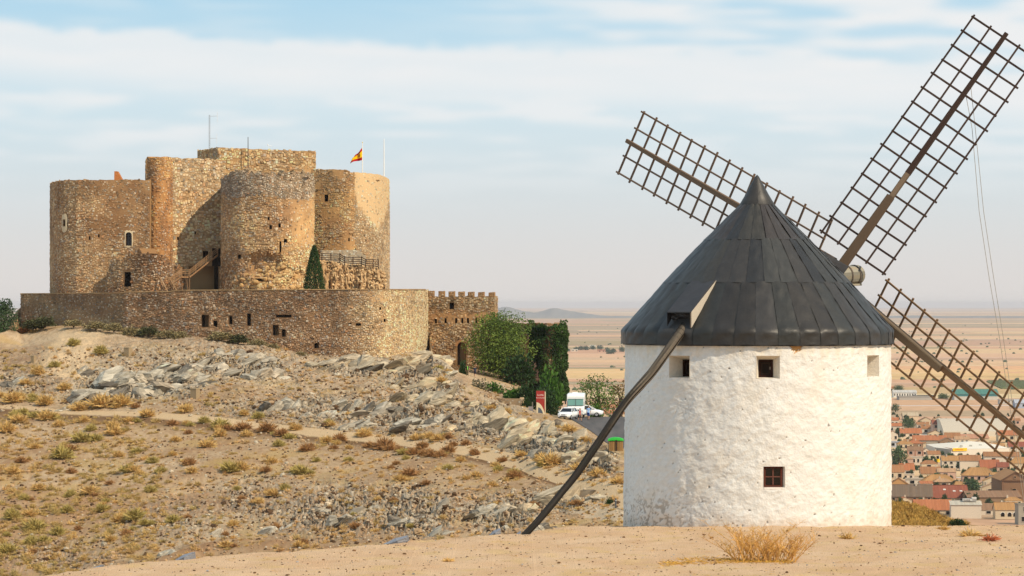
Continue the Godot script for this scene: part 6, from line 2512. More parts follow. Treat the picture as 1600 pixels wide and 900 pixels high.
func market_hall() -> void:
	var depth := town_depth(715)
	var m := depth / FOCAL
	var o := thing("hall", "big white flat hall with a yellow sign on its corner", "hall", Vector3((1486.0 - 800.0) * m, PLAIN, -depth))
	var eave := row_y(702, depth) - PLAIN
	var w := 96.0 * m
	var deep := 70.0
	var c := lin(238, 226, 206)
	var sh := Shape.new()
	# two fronts: the narrow grey one on the left, the long white one on the right
	var l := Vector3(-17.0 * m, 0, -26.0)
	var p := [l, Vector3(0, 0, 0), Vector3(w, 0, -14.0), Vector3(w, 0, -deep - 14.0), Vector3(-17.0 * m, 0, -deep)]
	for k in 5:
		var j := (k + 1) % 5
		sh.quad(p[k], p[k] + Vector3(0, eave, 0), p[j] + Vector3(0, eave, 0), p[j], lin(196, 184, 168) if k == 0 else c)
	part(o, "wall", sh.mesh(), materials.render_wall)
	var rf := Shape.new()
	var mid := Vector3(w * 0.45, eave + 3.4, -deep * 0.55)
	for k in 5:
		var j := (k + 1) % 5
		rf.tri(p[k] + Vector3(0, eave + 0.05, 0), mid, p[j] + Vector3(0, eave + 0.05, 0), lin(236, 228, 212))
	part(o, "roof", rf.mesh(), materials.render_wall)
	for k in 4:
		var v := Shape.new()
		v.box(Transform3D(Basis(), Vector3(w * (0.2 + 0.18 * k), eave + 1.6, -10.0 - 6.0 * k)), Vector3(1.5, 0.9, 1.5), lin(190, 186, 176))
		part(o, "roof_vent", v.mesh(), materials.render_wall)
	var sg := Node3D.new()
	sg.name = "sign"
	o.add_child(sg, true)
	var a := Vector3(1.0, eave - 0.2, 0.25)
	var b := Vector3(26.0 * m, eave - 0.2, -3.4)
	var board := Shape.new()
	board.beam(a, b, 0.2, 1.9, (b - a).normalized().cross(Vector3.UP), lin(246, 190, 34))
	board.v.clear(); board.c.clear(); board.idx.clear()
	var out := Vector3(0, 0, 0.0) + (b - a).cross(Vector3.UP).normalized() * -0.15
	board.quad(a - Vector3(0, 0.9, 0), a + Vector3(0, 0.9, 0), b + Vector3(0, 0.9, 0), b - Vector3(0, 0.9, 0), lin(246, 190, 34))
	board.quad(a - Vector3(0, 0.9, 0) + out, b - Vector3(0, 0.9, 0) + out, b + Vector3(0, 0.9, 0) + out, a + Vector3(0, 0.9, 0) + out, lin(246, 190, 34))
	part(sg, "board", board.mesh(), materials.plastic)
	# the lettering is a blur at this distance: one orange-brown line
	var bar := Shape.new()
	var dir := (b - a).normalized()
	var f := dir.cross(Vector3.UP).normalized() * 0.06
	if f.z < 0.0:
		f = -f
	for k in 8:
		var s := a + dir * lerpf(1.4, (b - a).length() - 2.6, k / 8.0) + f
		bar.quad(s - Vector3(0, 0.32, 0), s + Vector3(0, 0.30 if k % 3 else 0.36, 0), s + dir * 0.75 + Vector3(0, 0.30, 0), s + dir * 0.75 - Vector3(0, 0.30, 0), lin(206, 132, 40))
	part(sg, "lettering", bar.mesh(), materials.plastic).set_meta("kind", "stuff")
	var side := Shape.new()
	var s0 := a + Vector3(-0.4, 0, 0.1)
	var s1 := l + Vector3(4.0, eave - 0.2, 0.6)
	side.quad(s1 - Vector3(0, 0.7, 0), s1 + Vector3(0, 0.7, 0), s0 + Vector3(0, 0.8, 0), s0 - Vector3(0, 0.8, 0), lin(196, 122, 62))
	part(sg, "side_board", side.mesh(), materials.plastic)


func build_farm() -> void:
	# the farm out on the plain, left of the windmill
	var list := [[893, 903, 545.5, 546.5, 549.5, WHITE, PALE, "front", 2, 1, "small white farm shed on the plain left of the windmill"], [921, 931, 539.0, 540.2, 543, WHITE, PALE, "front", 0, 0, "pale farm roof among dark trees on the plain"], [934, 946, 546.2, 547.6, 550.5, PINK, [190, 128, 104], "front", 2, 1, "reddish farmhouse right of the white farm shed"]]
	for d in list:
		house(d)
	var trees := [[900, 547, 5, 8], [908, 546, 6, 10], [916, 546, 6, 9], [926, 545, 5, 10], [937, 545, 6, 9], [949, 549, 6, 9], [958, 551, 7, 9], [972, 549, 8, 12], [887, 548, 3, 6], [953, 552, 4, 12]]
	for k in trees.size():
		var t: Array = trees[k]
		var depth := town_depth(t[1] + 1.0)
		var m := depth / FOCAL
		leafy_tree("farm_tree", "dark bluish tree in the clump round the far farm, %s" % ["left end", "near the white shed", "behind the white shed", "left of the pale roof", "right of the pale roof", "before the reddish farmhouse", "beside the field track", "against the windmill roof", "small, far left of the clump", "low and wide by the track"][k], Vector3((t[0] - 800.0) * m, PLAIN, -depth), t[2] * m, t[3] * m, 260, lin(58, 78, 62), lin(72, 92, 70), "trees of the far farm", 2.4)


# a tree: tapered trunk, limbs, and a crown of leaves gathered in clumps with gaps between them
func leafy_tree(called: String, label: String, at: Vector3, high: float, wide: float, leaves: int, dark: Color, light: Color, group := "", leaf := 0.3, trunk_share := 0.22, clumps := 16) -> Node3D:
	var o := thing(called, label, "tree", at, group)
	var wood := Shape.new()
	var th := high * trunk_share
	var r := high * 0.028 + 0.05
	wood.tube([Vector3(0, -0.3, 0), Vector3(0.03 * high, th, 0), Vector3(0, high * 0.62, 0.02 * high)], [r * 1.2, r, r * 0.35], 8, [lin(96, 78, 60), lin(76, 62, 48)])
	var centres := []
	for k in clumps:
		var a := k * 2.39996 + rng.randf_range(-0.3, 0.3)
		var v := lerpf(0.06, 0.94, (k + 0.5) / clumps)
		var y := lerpf(th * 0.95, high * 0.93, v)
		var prof := sin(PI * clampf(0.12 + 0.82 * v, 0.0, 1.0))
		var rad := wide * 0.5 * prof * rng.randf_range(0.35, 0.80)
		var c := Vector3(cos(a) * rad, y, sin(a) * rad)
		centres.append([c, wide * rng.randf_range(0.15, 0.24) * (0.6 + 0.5 * prof)])
		if k % 2 == 0:
			var s := Vector3(0.02 * high, lerpf(th * 0.8, high * 0.5, v * 0.8), 0)
			wood.tube([s, s.lerp(c, 0.5) + Vector3(0, 0.03 * high, 0), c], [r * 0.5, r * 0.3, r * 0.12], 5, [lin(92, 76, 58)])
	part(o, "trunk", wood.mesh(), materials.wood)
	var cr := Shape.new()
	for k in leaves:
		var e: Array = centres[rng.randi() % centres.size()]
		var d := Vector3(rng.randfn(), rng.randfn() * 0.75, rng.randfn()).normalized() * pow(rng.randf(), 0.45)
		var q: Vector3 = e[0] + d * e[1] * 1.15
		var dir := (d + Vector3(rng.randf_range(-0.9, 0.9), rng.randf_range(-0.9, 0.5), rng.randf_range(-0.9, 0.9))).normalized()
		var mixk := clampf(0.5 + 0.35 * sin(e[0].x * 7.0 + e[0].y * 5.0) + rng.randf_range(-0.3, 0.3), 0.0, 1.0)
		leaf_blade(cr, q, dir, leaf * rng.randf_range(0.7, 1.3), leaf * 0.62, vary(dark.lerp(light, mixk), 0.2))
	part(o, "crown", cr.mesh(), materials.leaf)
	return o


# ---------------------------------------------------------------- the car park

func surface_point(px: float, v: float) -> Vector3:      # the ground by column and by level
	var l := hill_levels(px)
	var k := clampi(int(v), 0, l.size() - 2)
	var p := l[k].lerp(l[k + 1], v - k)
	return Vector3((px - 800.0) / FOCAL * p.x, p.y, -p.x)


func build_car_park() -> void:
	# asphalt lying on the flat shoulder of the hill
	var rows := []
	var cols := []
	for i in 25:
		var t := i / 24.0
		var row := PackedVector3Array()
		var cr := PackedColorArray()
		var left := lerpf(952.0, 872.0, pow(t, 0.75)) + 3.0 * sin(t * 9.0)
		for j in 71:
			var px := lerpf(left, 1330.0, j / 70.0)
			var v := lerpf(7.02, 8.0, t)
			var l := hill_levels(px)
			var m0 := (l[8] - l[6]) * 0.30
			var m1 := (l[8] - l[7]) * 0.4
			var u := v - 7.0
			var u2 := u * u
			var u3 := u2 * u
			var p := l[7] * (2 * u3 - 3 * u2 + 1) + m0 * (u3 - 2 * u2 + u) + l[8] * (-2 * u3 + 3 * u2) + m1 * (u3 - u2)
			row.append(Vector3((px - 800.0) / FOCAL * p.x, p.y + 0.06 + 0.02 * soft.get_noise_2d(px * 0.1, t * 4.0), -p.x))
			cr.append(lin(84, 82, 82).lerp(lin(104, 100, 98), clampf(0.5 + soft.get_noise_2d(px * 0.06, t * 3.0), 0, 1)))
		rows.append(row)
		cols.append(cr)
	var sh := Shape.new()
	sh.grid(rows, cols)
	setting("car_park", sh.mesh(), materials.asphalt)
	var spot_of := func(px: float, v: float) -> Vector3: return surface_point(px, v) + Vector3(0, 0.07, 0)
	motorhome(spot_of.call(899.5, 7.93) as Vector3)
	car(spot_of.call(887.0, 7.70) as Vector3, -0.30, lin(232, 232, 230), "white hatchback parked in front of the motorhome", "")
	car(spot_of.call(918.0, 7.99) as Vector3, 1.45, lin(228, 228, 228), "white car half hidden behind the man in blue", "")
	person("person", "person in a red top and dark shorts beside the white hatchback", spot_of.call(905.8, 7.66) as Vector3, 0.9, 1.62, {"top": [176, 84, 76], "bottom": [58, 54, 62], "shorts": true, "hair": [70, 54, 44], "stride": 0.16, "skin": [196, 146, 116]})
	person("person", "person in a light blue shirt and blue shorts facing the motorhome", spot_of.call(919.2, 7.80) as Vector3, 2.7, 1.80, {"top": [150, 184, 226], "bottom": [44, 74, 140], "shorts": true, "hair": [112, 92, 74], "stride": 0.05, "skin": [200, 152, 122]})
	notice_board()
	waste_enclosure()
	parapet()
	# a car parked behind the low wall: only its roof shows
	car(world_at(815.5, 646, 443) + Vector3(0, -0.9, 0), -1.2, lin(52, 122, 132), "teal car mostly hidden behind the low wall", "")


func rounded_ring(z: float, low: float, belt: float, wl: float, wb: float, n := 16) -> Array:
	# one cross-section of a car body: a rounded box from the sill to the given height
	var pts := []
	var r := 0.10
	var o := [Vector2(-wl, low), Vector2(-wb - 0.01, low + (belt - low) * 0.4), Vector2(-wb, belt - r), Vector2(-wb + r, belt), Vector2(-wb * 0.4, belt + 0.02), Vector2(wb * 0.4, belt + 0.02), Vector2(wb - r, belt), Vector2(wb, belt - r), Vector2(wb + 0.01, low + (belt - low) * 0.4), Vector2(wl, low)]
	for q in o:
		pts.append(Vector3(q.x, q.y, z))
	return pts


func loft(sh: Shape, rings: Array, col: Color) -> void:
	for k in rings.size() - 1:
		var n: int = rings[k].size()
		for j in n:
			var i := (j + 1) % n
			sh.quad(rings[k][j], rings[k][i], rings[k + 1][i], rings[k + 1][j], col)
	for e in [0, rings.size() - 1]:
		for j in range(1, rings[e].size() - 1):
			sh.tri(rings[e][0], rings[e][j], rings[e][j + 1], col)


func wheel(o: Node3D, n: int, at: Vector3, r: float) -> void:
	var w := Node3D.new()
	w.name = "wheel" if n == 0 else "wheel_%03d" % n
	o.add_child(w, true)
	w.position = at
	var t := Shape.new()
	t.tube([Vector3(-0.1, 0, 0), Vector3(-0.08, 0, 0), Vector3(0.08, 0, 0), Vector3(0.1, 0, 0)], [r * 0.88, r, r, r * 0.88], 18, [lin(34, 34, 34)])
	part(w, "tyre", t.mesh(), materials.rubber)
	var h := Shape.new()
	h.tube([Vector3(-0.105, 0, 0), Vector3(0.105, 0, 0)], [r * 0.6, r * 0.6], 14, [lin(150, 150, 152), lin(110, 110, 112)])
	part(w, "rim", h.mesh(), materials.paint)


# a hatchback about four metres long; its nose points along +z
func car(at: Vector3, yaw: float, col: Color, label: String, group: String) -> Node3D:
	var o := thing("parked_car", label, "car", at, group)
	o.rotation.y = yaw
	var b := Shape.new()
	var rings := []
	for s in [[-1.98, 0.42, 0.80, 0.70, 0.74], [-1.90, 0.30, 0.98, 0.78, 0.82], [-1.3, 0.24, 1.0, 0.82, 0.86], [0.0, 0.22, 0.97, 0.83, 0.865], [0.85, 0.22, 0.95, 0.82, 0.86], [1.5, 0.24, 0.86, 0.80, 0.83], [1.88, 0.28, 0.76, 0.74, 0.76], [2.02, 0.36, 0.62, 0.62, 0.64]]:
		rings.append(rounded_ring(s[0], s[1], s[2], s[3], s[4]))
	loft(b, rings, col)
	var body := part(o, "body", b.smooth(), materials.paint)
	# the cabin: pillars and roof in body colour over a glass house
	var g := Shape.new()
	var gl := []
	for s in [[-1.80, 0.95, 0.97, 0.80, 0.78], [-1.45, 0.95, 1.40, 0.80, 0.60], [-0.4, 0.94, 1.455, 0.82, 0.60], [0.15, 0.94, 1.40, 0.82, 0.60], [0.95, 0.93, 0.95, 0.78, 0.76]]:
		gl.append([Vector3(-s[3], s[1], s[0]), Vector3(-s[4], s[2], s[0]), Vector3(s[4], s[2], s[0]), Vector3(s[3], s[1], s[0])])
	loft(g, gl, Color.WHITE)
	part(o, "glass", g.mesh(), materials.dark_glass)
	var rf := Shape.new()
	var top := []
	for s in [[-1.52, 1.36, 0.57], [-1.3, 1.44, 0.60], [-0.4, 1.485, 0.61], [0.12, 1.43, 0.60], [0.20, 1.39, 0.58]]:
		top.append([Vector3(-s[2] - 0.02, s[1] - 0.05, s[0]), Vector3(-s[2] + 0.08, s[1], s[0]), Vector3(s[2] - 0.08, s[1], s[0]), Vector3(s[2] + 0.02, s[1] - 0.05, s[0])])
	loft(rf, top, col)
	part(o, "roof", rf.mesh(), materials.paint)
	for k in 2:
		var x := 1 if k else -1
		var p := Shape.new()
		for e in [[Vector3(x * 0.80, 0.95, 0.98), Vector3(x * 0.62, 1.41, 0.15)], [Vector3(x * 0.83, 0.95, -0.42), Vector3(x * 0.63, 1.43, -0.42)], [Vector3(x * 0.81, 0.96, -1.75), Vector3(x * 0.61, 1.39, -1.42)]]:
			p.beam(e[0], e[1], 0.07, 0.07, Vector3.RIGHT, col)
		part(o, "pillars", p.mesh(), materials.paint)
		var hl := Shape.new()
		hl.box(Transform3D(Basis.from_euler(Vector3(-0.35, x * 0.35, 0)), Vector3(x * 0.56, 0.665, 1.93)), Vector3(0.36, 0.15, 0.10), lin(220, 224, 226))
		part(o, "headlight", hl.mesh(), materials.plastic)
		var mi := Shape.new()
		mi.box(Transform3D(Basis(), Vector3(x * 0.96, 1.02, 0.66)), Vector3(0.18, 0.13, 0.10), col)
		part(o, "mirror", mi.mesh(), materials.paint)
		var tl := Shape.new()
		tl.box(Transform3D(Basis(), Vector3(x * 0.66, 0.85, -1.955)), Vector3(0.2, 0.22, 0.06), lin(150, 24, 22))
		part(o, "tail_light", tl.mesh(), materials.plastic)
	var gr := Shape.new()
	gr.box(Transform3D(Basis(), Vector3(0, 0.60, 2.005)), Vector3(0.56, 0.10, 0.06), lin(36, 36, 38))
	part(o, "grille", gr.mesh(), materials.plastic)
	var it := Shape.new()
	it.box(Transform3D(Basis(), Vector3(0, 0.39, 2.0)), Vector3(0.96, 0.13, 0.06), lin(30, 30, 32))
	part(o, "air_intake", it.mesh(), materials.plastic)
	var pl := Shape.new()
	pl.box(Transform3D(Basis(), Vector3(0, 0.50, 2.03)), Vector3(0.46, 0.09, 0.03), lin(222, 222, 220))
	part(o, "number_plate", pl.mesh(), materials.plastic)
	var n := 0
	for z in [1.25, -1.22]:
		for x in [-0.76, 0.76]:
			wheel(o, n, Vector3(x, 0.30, z), 0.30)
			n += 1
	return o


func motorhome(at: Vector3) -> void:
	var o := thing("motorhome", "tall white motorhome with a two-pane windscreen facing the camera", "motorhome", at)
	o.rotation.y = -0.04
	var white := lin(238, 238, 234)
	var b := Shape.new()
	var rings := []
	# the body from tail to the raked front
	for s in [[-6.4, 0.5, 2.9, 1.08], [-6.2, 0.42, 3.02, 1.14], [-0.25, 0.42, 3.05, 1.14], [0.15, 0.42, 2.98, 1.12], [0.38, 0.42, 2.72, 1.10]]:
		rings.append(rounded_ring(s[0], s[1], s[2], s[3] - 0.04, s[3]))
	loft(b, rings, white)
	part(o, "body", b.mesh(), materials.paint)
	var nose := Shape.new()
	rings = []
	for s in [[0.2, 0.42, 1.60, 1.11], [0.55, 0.42, 1.50, 1.08], [0.72, 0.45, 1.28, 1.02], [0.76, 0.5, 1.0, 0.98]]:
		rings.append(rounded_ring(s[0], s[1], s[2], s[3] - 0.06, s[3]))
	loft(nose, rings, white)
	part(o, "nose", nose.mesh(), materials.paint)
	for k in 2:
		var x := 0.5 if k else -0.5
		var w := Shape.new()
		w.quad(Vector3(x - 0.475, 1.58, 0.60), Vector3(x - 0.475, 2.36, 0.46), Vector3(x + 0.475, 2.36, 0.46), Vector3(x + 0.475, 1.58, 0.60), Color.WHITE)
		w.quad(Vector3(x - 0.475, 1.58, 0.57), Vector3(x + 0.475, 1.58, 0.57), Vector3(x + 0.475, 2.36, 0.43), Vector3(x - 0.475, 2.36, 0.43), Color.WHITE)
		part(o, "windscreen", w.mesh(), materials.windscreen)
		var h := Shape.new()
		h.box(Transform3D(Basis(), Vector3(x * 1.6, 0.92, 0.75)), Vector3(0.34, 0.22, 0.12), lin(214, 220, 222))
		part(o, "headlight", h.mesh(), materials.plastic)
		var m := Shape.new()
		m.box(Transform3D(Basis(), Vector3(x * 2.62, 1.95, 0.45)), Vector3(0.18, 0.42, 0.14), lin(52, 52, 54))
		part(o, "mirror", m.mesh(), materials.plastic)
	var f := Shape.new()
	for e in [[Vector3(0, 1.97, 0.55), Vector3(0.05, 0.80, 0.05)], [Vector3(0, 2.39, 0.46), Vector3(2.06, 0.05, 0.05)], [Vector3(0, 1.55, 0.61), Vector3(2.06, 0.05, 0.05)]]:
		f.box(Transform3D(Basis.from_euler(Vector3(-0.18, 0, 0)), e[0]), e[1], lin(84, 88, 88))
	part(o, "windscreen_frame", f.mesh(), materials.plastic)
	var g := Shape.new()
	g.box(Transform3D(Basis(), Vector3(0, 0.98, 0.77)), Vector3(0.9, 0.16, 0.05), lin(70, 72, 74))
	part(o, "grille", g.mesh(), materials.plastic)
	var bu := Shape.new()
	bu.box(Transform3D(Basis(), Vector3(0, 0.56, 0.79)), Vector3(1.86, 0.26, 0.12), lin(196, 196, 194))
	part(o, "bumper", bu.mesh(), materials.plastic)
	var pl := Shape.new()
	pl.box(Transform3D(Basis(), Vector3(0, 0.56, 0.86)), Vector3(0.5, 0.11, 0.03), lin(222, 222, 220))
	part(o, "number_plate", pl.mesh(), materials.plastic)
	var rl := Shape.new()
	rl.box(Transform3D(Basis(), Vector3(-0.1, 3.14, -1.6)), Vector3(0.7, 0.16, 0.8), white)
	part(o, "roof_hatch", rl.mesh(), materials.plastic)
	var n := 0
	for z in [-0.25, -4.6]:
		for x in [-0.98, 0.98]:
			wheel(o, n, Vector3(x, 0.36, z), 0.36)
			n += 1


func notice_board() -> void:
	var at := ground_at(845, 655)
	at = world_at(845, 655.5, 431)
	var o := thing("notice_board", "tall red information board with a dark arched picture", "sign", at + Vector3(0, -0.8, 0))
	var m := 431.0 / FOCAL
	var red := lin(156, 54, 48)
	var p := Shape.new()
	p.box(Transform3D(Basis(), Vector3(-0.05, 2.75, 0)), Vector3(1.10, 3.6, 0.10), red)
	part(o, "panel", p.mesh(), materials.plastic)
	# the cream fin that sweeps up to the left in front of the panel, with the picture let into it
	var fin := Shape.new()
	var pts := []
	for k in 13:
		var t := k / 12.0
		pts.append(Vector2(0.62 - 1.18 * (1.0 - cos(t * PI * 0.5)) , 0.5 + 2.55 * sin(t * PI * 0.5)))
	for k in 12:
		fin.quad(Vector3(-0.58, 0.3, 0.09), Vector3(pts[k + 1].x, pts[k + 1].y, 0.09), Vector3(pts[k].x, pts[k].y, 0.09), Vector3(-0.58, 0.3, 0.09), lin(214, 200, 168))
		fin.quad(Vector3(pts[k].x, pts[k].y, 0.09), Vector3(pts[k + 1].x, pts[k + 1].y, 0.09), Vector3(pts[k + 1].x, pts[k + 1].y, 0.052), Vector3(pts[k].x, pts[k].y, 0.052), lin(214, 200, 168))
	fin.tri(Vector3(-0.58, 0.3, 0.09), Vector3(0.62, 0.5, 0.09), Vector3(0.62, 0.0, 0.09), lin(214, 200, 168))
	part(o, "fin", fin.mesh(), materials.plastic)
	var pic := Shape.new()
	for k in 10:
		var a0 := PI * 0.5 * k / 10.0
		var a1 := PI * 0.5 * (k + 1) / 10.0
		pic.tri(Vector3(-0.36, 0.95, 0.10), Vector3(-0.36 + 0.72 * cos(a1), 0.95 + 1.45 * sin(a1), 0.10), Vector3(-0.36 + 0.72 * cos(a0), 0.95 + 1.45 * sin(a0), 0.10), lin(62, 72, 88).lerp(lin(96, 104, 112), k / 10.0))
	part(o, "picture", pic.mesh(), materials.plastic)
	var st := Shape.new()
	st.box(Transform3D(Basis(), Vector3(0.58, 2.6, 0.0)), Vector3(0.14, 3.7, 0.14), lin(206, 190, 160))
	part(o, "upright", st.mesh(), materials.plastic)
	for k in 2:
		var t := TextMesh.new()
		var f := SystemFont.new()
		f.font_names = PackedStringArray(["Droid Sans"])
		t.font = f
		t.font_size = 16
		t.pixel_size = 0.0165 if k == 0 else 0.0115
		t.depth = 0.012
		t.text = ["Castillo", "de Consuegra"][k]
		var mat := StandardMaterial3D.new()
		mat.albedo_color = Color(0.93, 0.86, 0.82)
		part(o, "lettering", t, mat, Transform3D(Basis(), Vector3(-0.05, 4.0 - 0.36 * k, 0.06)))
	# slim posts with a small plate, left of the board
	var s := thing("signpost", "slim pale signpost with a small plate left of the red board", "sign", world_at(832, 658, 432) + Vector3(0, -0.5, 0))
	var q := Shape.new()
	q.beam(Vector3(0, 0, 0), Vector3(0, 3.0, 0), 0.14, 0.14, Vector3.RIGHT, lin(206, 190, 164))
	part(s, "post", q.mesh(), materials.wood)
	var pp := Shape.new()
	pp.box(Transform3D(Basis(), Vector3(-0.22, 2.05, 0.09)), Vector3(0.62, 0.75, 0.04), lin(222, 204, 190))
	part(s, "plate", pp.mesh(), materials.plastic)
	var s2 := thing("signpost", "short cream post close to the red board", "sign", world_at(838.5, 658, 430) + Vector3(0, -0.5, 0))
	q = Shape.new()
	q.beam(Vector3(0, 0, 0), Vector3(0, 2.5, 0), 0.12, 0.12, Vector3.RIGHT, lin(226, 206, 170))
	part(s2, "post", q.mesh(), materials.wood)


func waste_enclosure() -> void:
	var at := surface_point(962, 7.03)
	at = world_at(962, 703, 364)
	var o := thing("waste_bin", "wood-slatted waste bin with a bright green lid beside the road", "bin", at + Vector3(0, -0.1, 0))
	var w := 1.55
	var n := 0
	for s in 4:
		for k in 8:
			var t := (k + 0.5) / 8.0 - 0.5
			var sh := Shape.new()
			var p := Vector3(t * w, 0.55, w * 0.4) if s == 0 else Vector3(t * w, 0.55, -w * 0.4) if s == 1 else Vector3(-w * 0.5, 0.55, t * w * 0.8) if s == 2 else Vector3(w * 0.5, 0.55, t * w * 0.8)
			sh.box(Transform3D(Basis(), p), Vector3(0.165, 1.1, 0.045) if s < 2 else Vector3(0.045, 1.1, 0.13), vary(lin(176, 136, 86), 0.2))
			part_numbered(o, "slat", n, sh.mesh(), materials.wood)
			n += 1
	var pst := Shape.new()
	pst.box(Transform3D(Basis(), Vector3(0.05, 0.62, w * 0.42 + 0.05)), Vector3(0.16, 1.24, 0.08), lin(66, 52, 40))
	part(o, "post", pst.mesh(), materials.wood)
	var lid := Shape.new()
	var rings := []
	for k in 9:
		var x := lerpf(-w * 0.56, w * 0.56, k / 8.0)
		var ring := []
		var hgt := 0.12 + 0.30 * pow(maxf(0.0, 1.0 - pow(x / (w * 0.60), 2.0)), 0.6)
		for j in 9:
			var a := PI * j / 8.0
			ring.append(Vector3(x, 1.12 + sin(a) * hgt, cos(a) * w * 0.46))
		rings.append(ring)
	loft(lid, rings, lin(44, 158, 52))
	part(o, "lid", lid.smooth(), materials.plastic)


func parapet() -> void:
	var at := world_at(798, 660, 440)
	var o := thing("low_wall", "low pale stone parapet before the green shrubs", "wall", at)
	var c := course_of([[770, 446], [783, 440], [817, 438], [820, 450]])
	masonry(o, "masonry", at, c, {"bottom": at.y - 1.5, "top": flat(row_y(622.5, 440), 0.02), "thick": 0.5, "stone": 0.36, "rough": 0.02, "tone": func(s: float, y: float) -> Color: return lin(208, 176, 134), "plaster": func(s: float, y: float) -> float: return 0.75})
	var p := thing("stone_pillar", "square stone pillar at the left end of the parapet", "pillar", world_at(763, 640, 442))
	c = course_of([[758.5, 446], [758.5, 441.5], [768.5, 441.5], [768.5, 446]])
	masonry(p, "masonry", p.position, c, {"bottom": p.position.y - 1.0, "top": flat(row_y(616, 442)), "thick": 0.4, "stone": 0.3, "rough": 0.02, "tone": func(s: float, y: float) -> Color: return lin(196, 158, 116)})
	var q := thing("stone_block", "pale squared stone block on the slope below the gate", "block", world_at(807.5, 613, 462))
	var sh := Shape.new()
	sh.box(Transform3D(Basis.from_euler(Vector3(0, 0.4, 0)), Vector3(0, 0.4, 0)), Vector3(0.95, 0.9, 0.6), lin(204, 178, 142))
	part(q, "block", sh.mesh(), materials.stone)


# ---------------------------------------------------------------- people

# A standing figure as one skin: tapered bones joined by a smooth minimum and meshed on a grid of cells.
func bones_mesh(bones: Array, cell: float, tint: Callable, sh: Shape) -> void:
	var lo := Vector3.ONE * 1e9
	var hi := -lo
	for b in bones:
		for k in 2:
			lo = lo.min(b[k] - Vector3.ONE * (b[2 + k] + cell * 2.0))
			hi = hi.max(b[k] + Vector3.ONE * (b[2 + k] + cell * 2.0))
	var n := Vector3i(((hi - lo) / cell).ceil()) + Vector3i.ONE
	var val := PackedFloat32Array()
	val.resize(n.x * n.y * n.z)
	val.fill(1.0)
	for b in bones:
		var a: Vector3 = b[0]
		var d: Vector3 = b[1] - a
		var dd := maxf(d.length_squared(), 1e-8)
		var r := maxf(b[2], b[3]) + cell * 2.5
		var l := Vector3i((((b[0] as Vector3).min(b[1]) - Vector3.ONE * r - lo) / cell).floor()).clamp(Vector3i.ZERO, n - Vector3i.ONE)
		var h := Vector3i((((b[0] as Vector3).max(b[1]) + Vector3.ONE * r - lo) / cell).ceil()).clamp(Vector3i.ZERO, n - Vector3i.ONE)
		for z in range(l.z, h.z + 1):
			for y in range(l.y, h.y + 1):
				for x in range(l.x, h.x + 1):
					var p := lo + Vector3(x, y, z) * cell
					var t := clampf((p - a).dot(d) / dd, 0.0, 1.0)
					var q := (p - a - d * t)
					if b.size() > 4:
						q.z /= b[4]
					var v: float = q.length() - lerpf(b[2], b[3], t)
					var i := x + n.x * (y + n.y * z)
					var u := val[i]
					var kk := 0.022
					var hh := clampf(0.5 + 0.5 * (u - v) / kk, 0.0, 1.0)
					val[i] = lerpf(u, v, hh) - kk * hh * (1.0 - hh)
	var index := {}
	var pts := PackedVector3Array()
	for z in n.z - 1:
		for y in n.y - 1:
			for x in n.x - 1:
				var i := x + n.x * (y + n.y * z)
				var sum := Vector3.ZERO
				var count := 0
				var ins := 0
				var cv := [val[i], val[i + 1], val[i + n.x], val[i + n.x + 1], val[i + n.x * n.y], val[i + 1 + n.x * n.y], val[i + n.x + n.x * n.y], val[i + n.x + 1 + n.x * n.y]]
				for k in 8:
					if cv[k] < 0.0:
						ins += 1
				if ins == 0 or ins == 8:
					continue
				for e in [[0, 1], [2, 3], [4, 5], [6, 7], [0, 2], [1, 3], [4, 6], [5, 7], [0, 4], [1, 5], [2, 6], [3, 7]]:
					var va: float = cv[e[0]]
					var vb: float = cv[e[1]]
					if (va < 0.0) != (vb < 0.0):
						var t := va / (va - vb)
						var pa := Vector3(e[0] & 1, (e[0] >> 1) & 1, e[0] >> 2)
						var pb := Vector3(e[1] & 1, (e[1] >> 1) & 1, e[1] >> 2)
						sum += pa.lerp(pb, t)
						count += 1
				index[i] = pts.size()
				pts.append(lo + (Vector3(x, y, z) + sum / count) * cell)
	var strides := [1, n.x, n.x * n.y]
	for i in index.keys():
		for ax in 3:
			var s0: int = strides[ax]
			var s1: int = strides[(ax + 1) % 3]
			var s2: int = strides[(ax + 2) % 3]
			if (val[i] < 0.0) == (val[i + s0] < 0.0):
				continue
			if not (index.has(i - s1) and index.has(i - s2) and index.has(i - s1 - s2)):
				continue
			var q := [pts[index[i]], pts[index[i - s1]], pts[index[i - s1 - s2]], pts[index[i - s2]]]
			var mid: Vector3 = (q[0] + q[1] + q[2] + q[3]) * 0.25
			var c: Color = tint.call(mid)
			if val[i] < 0.0:
				sh.quad(q[0], q[1], q[2], q[3], c)
			else:
				sh.quad(q[3], q[2], q[1], q[0], c)


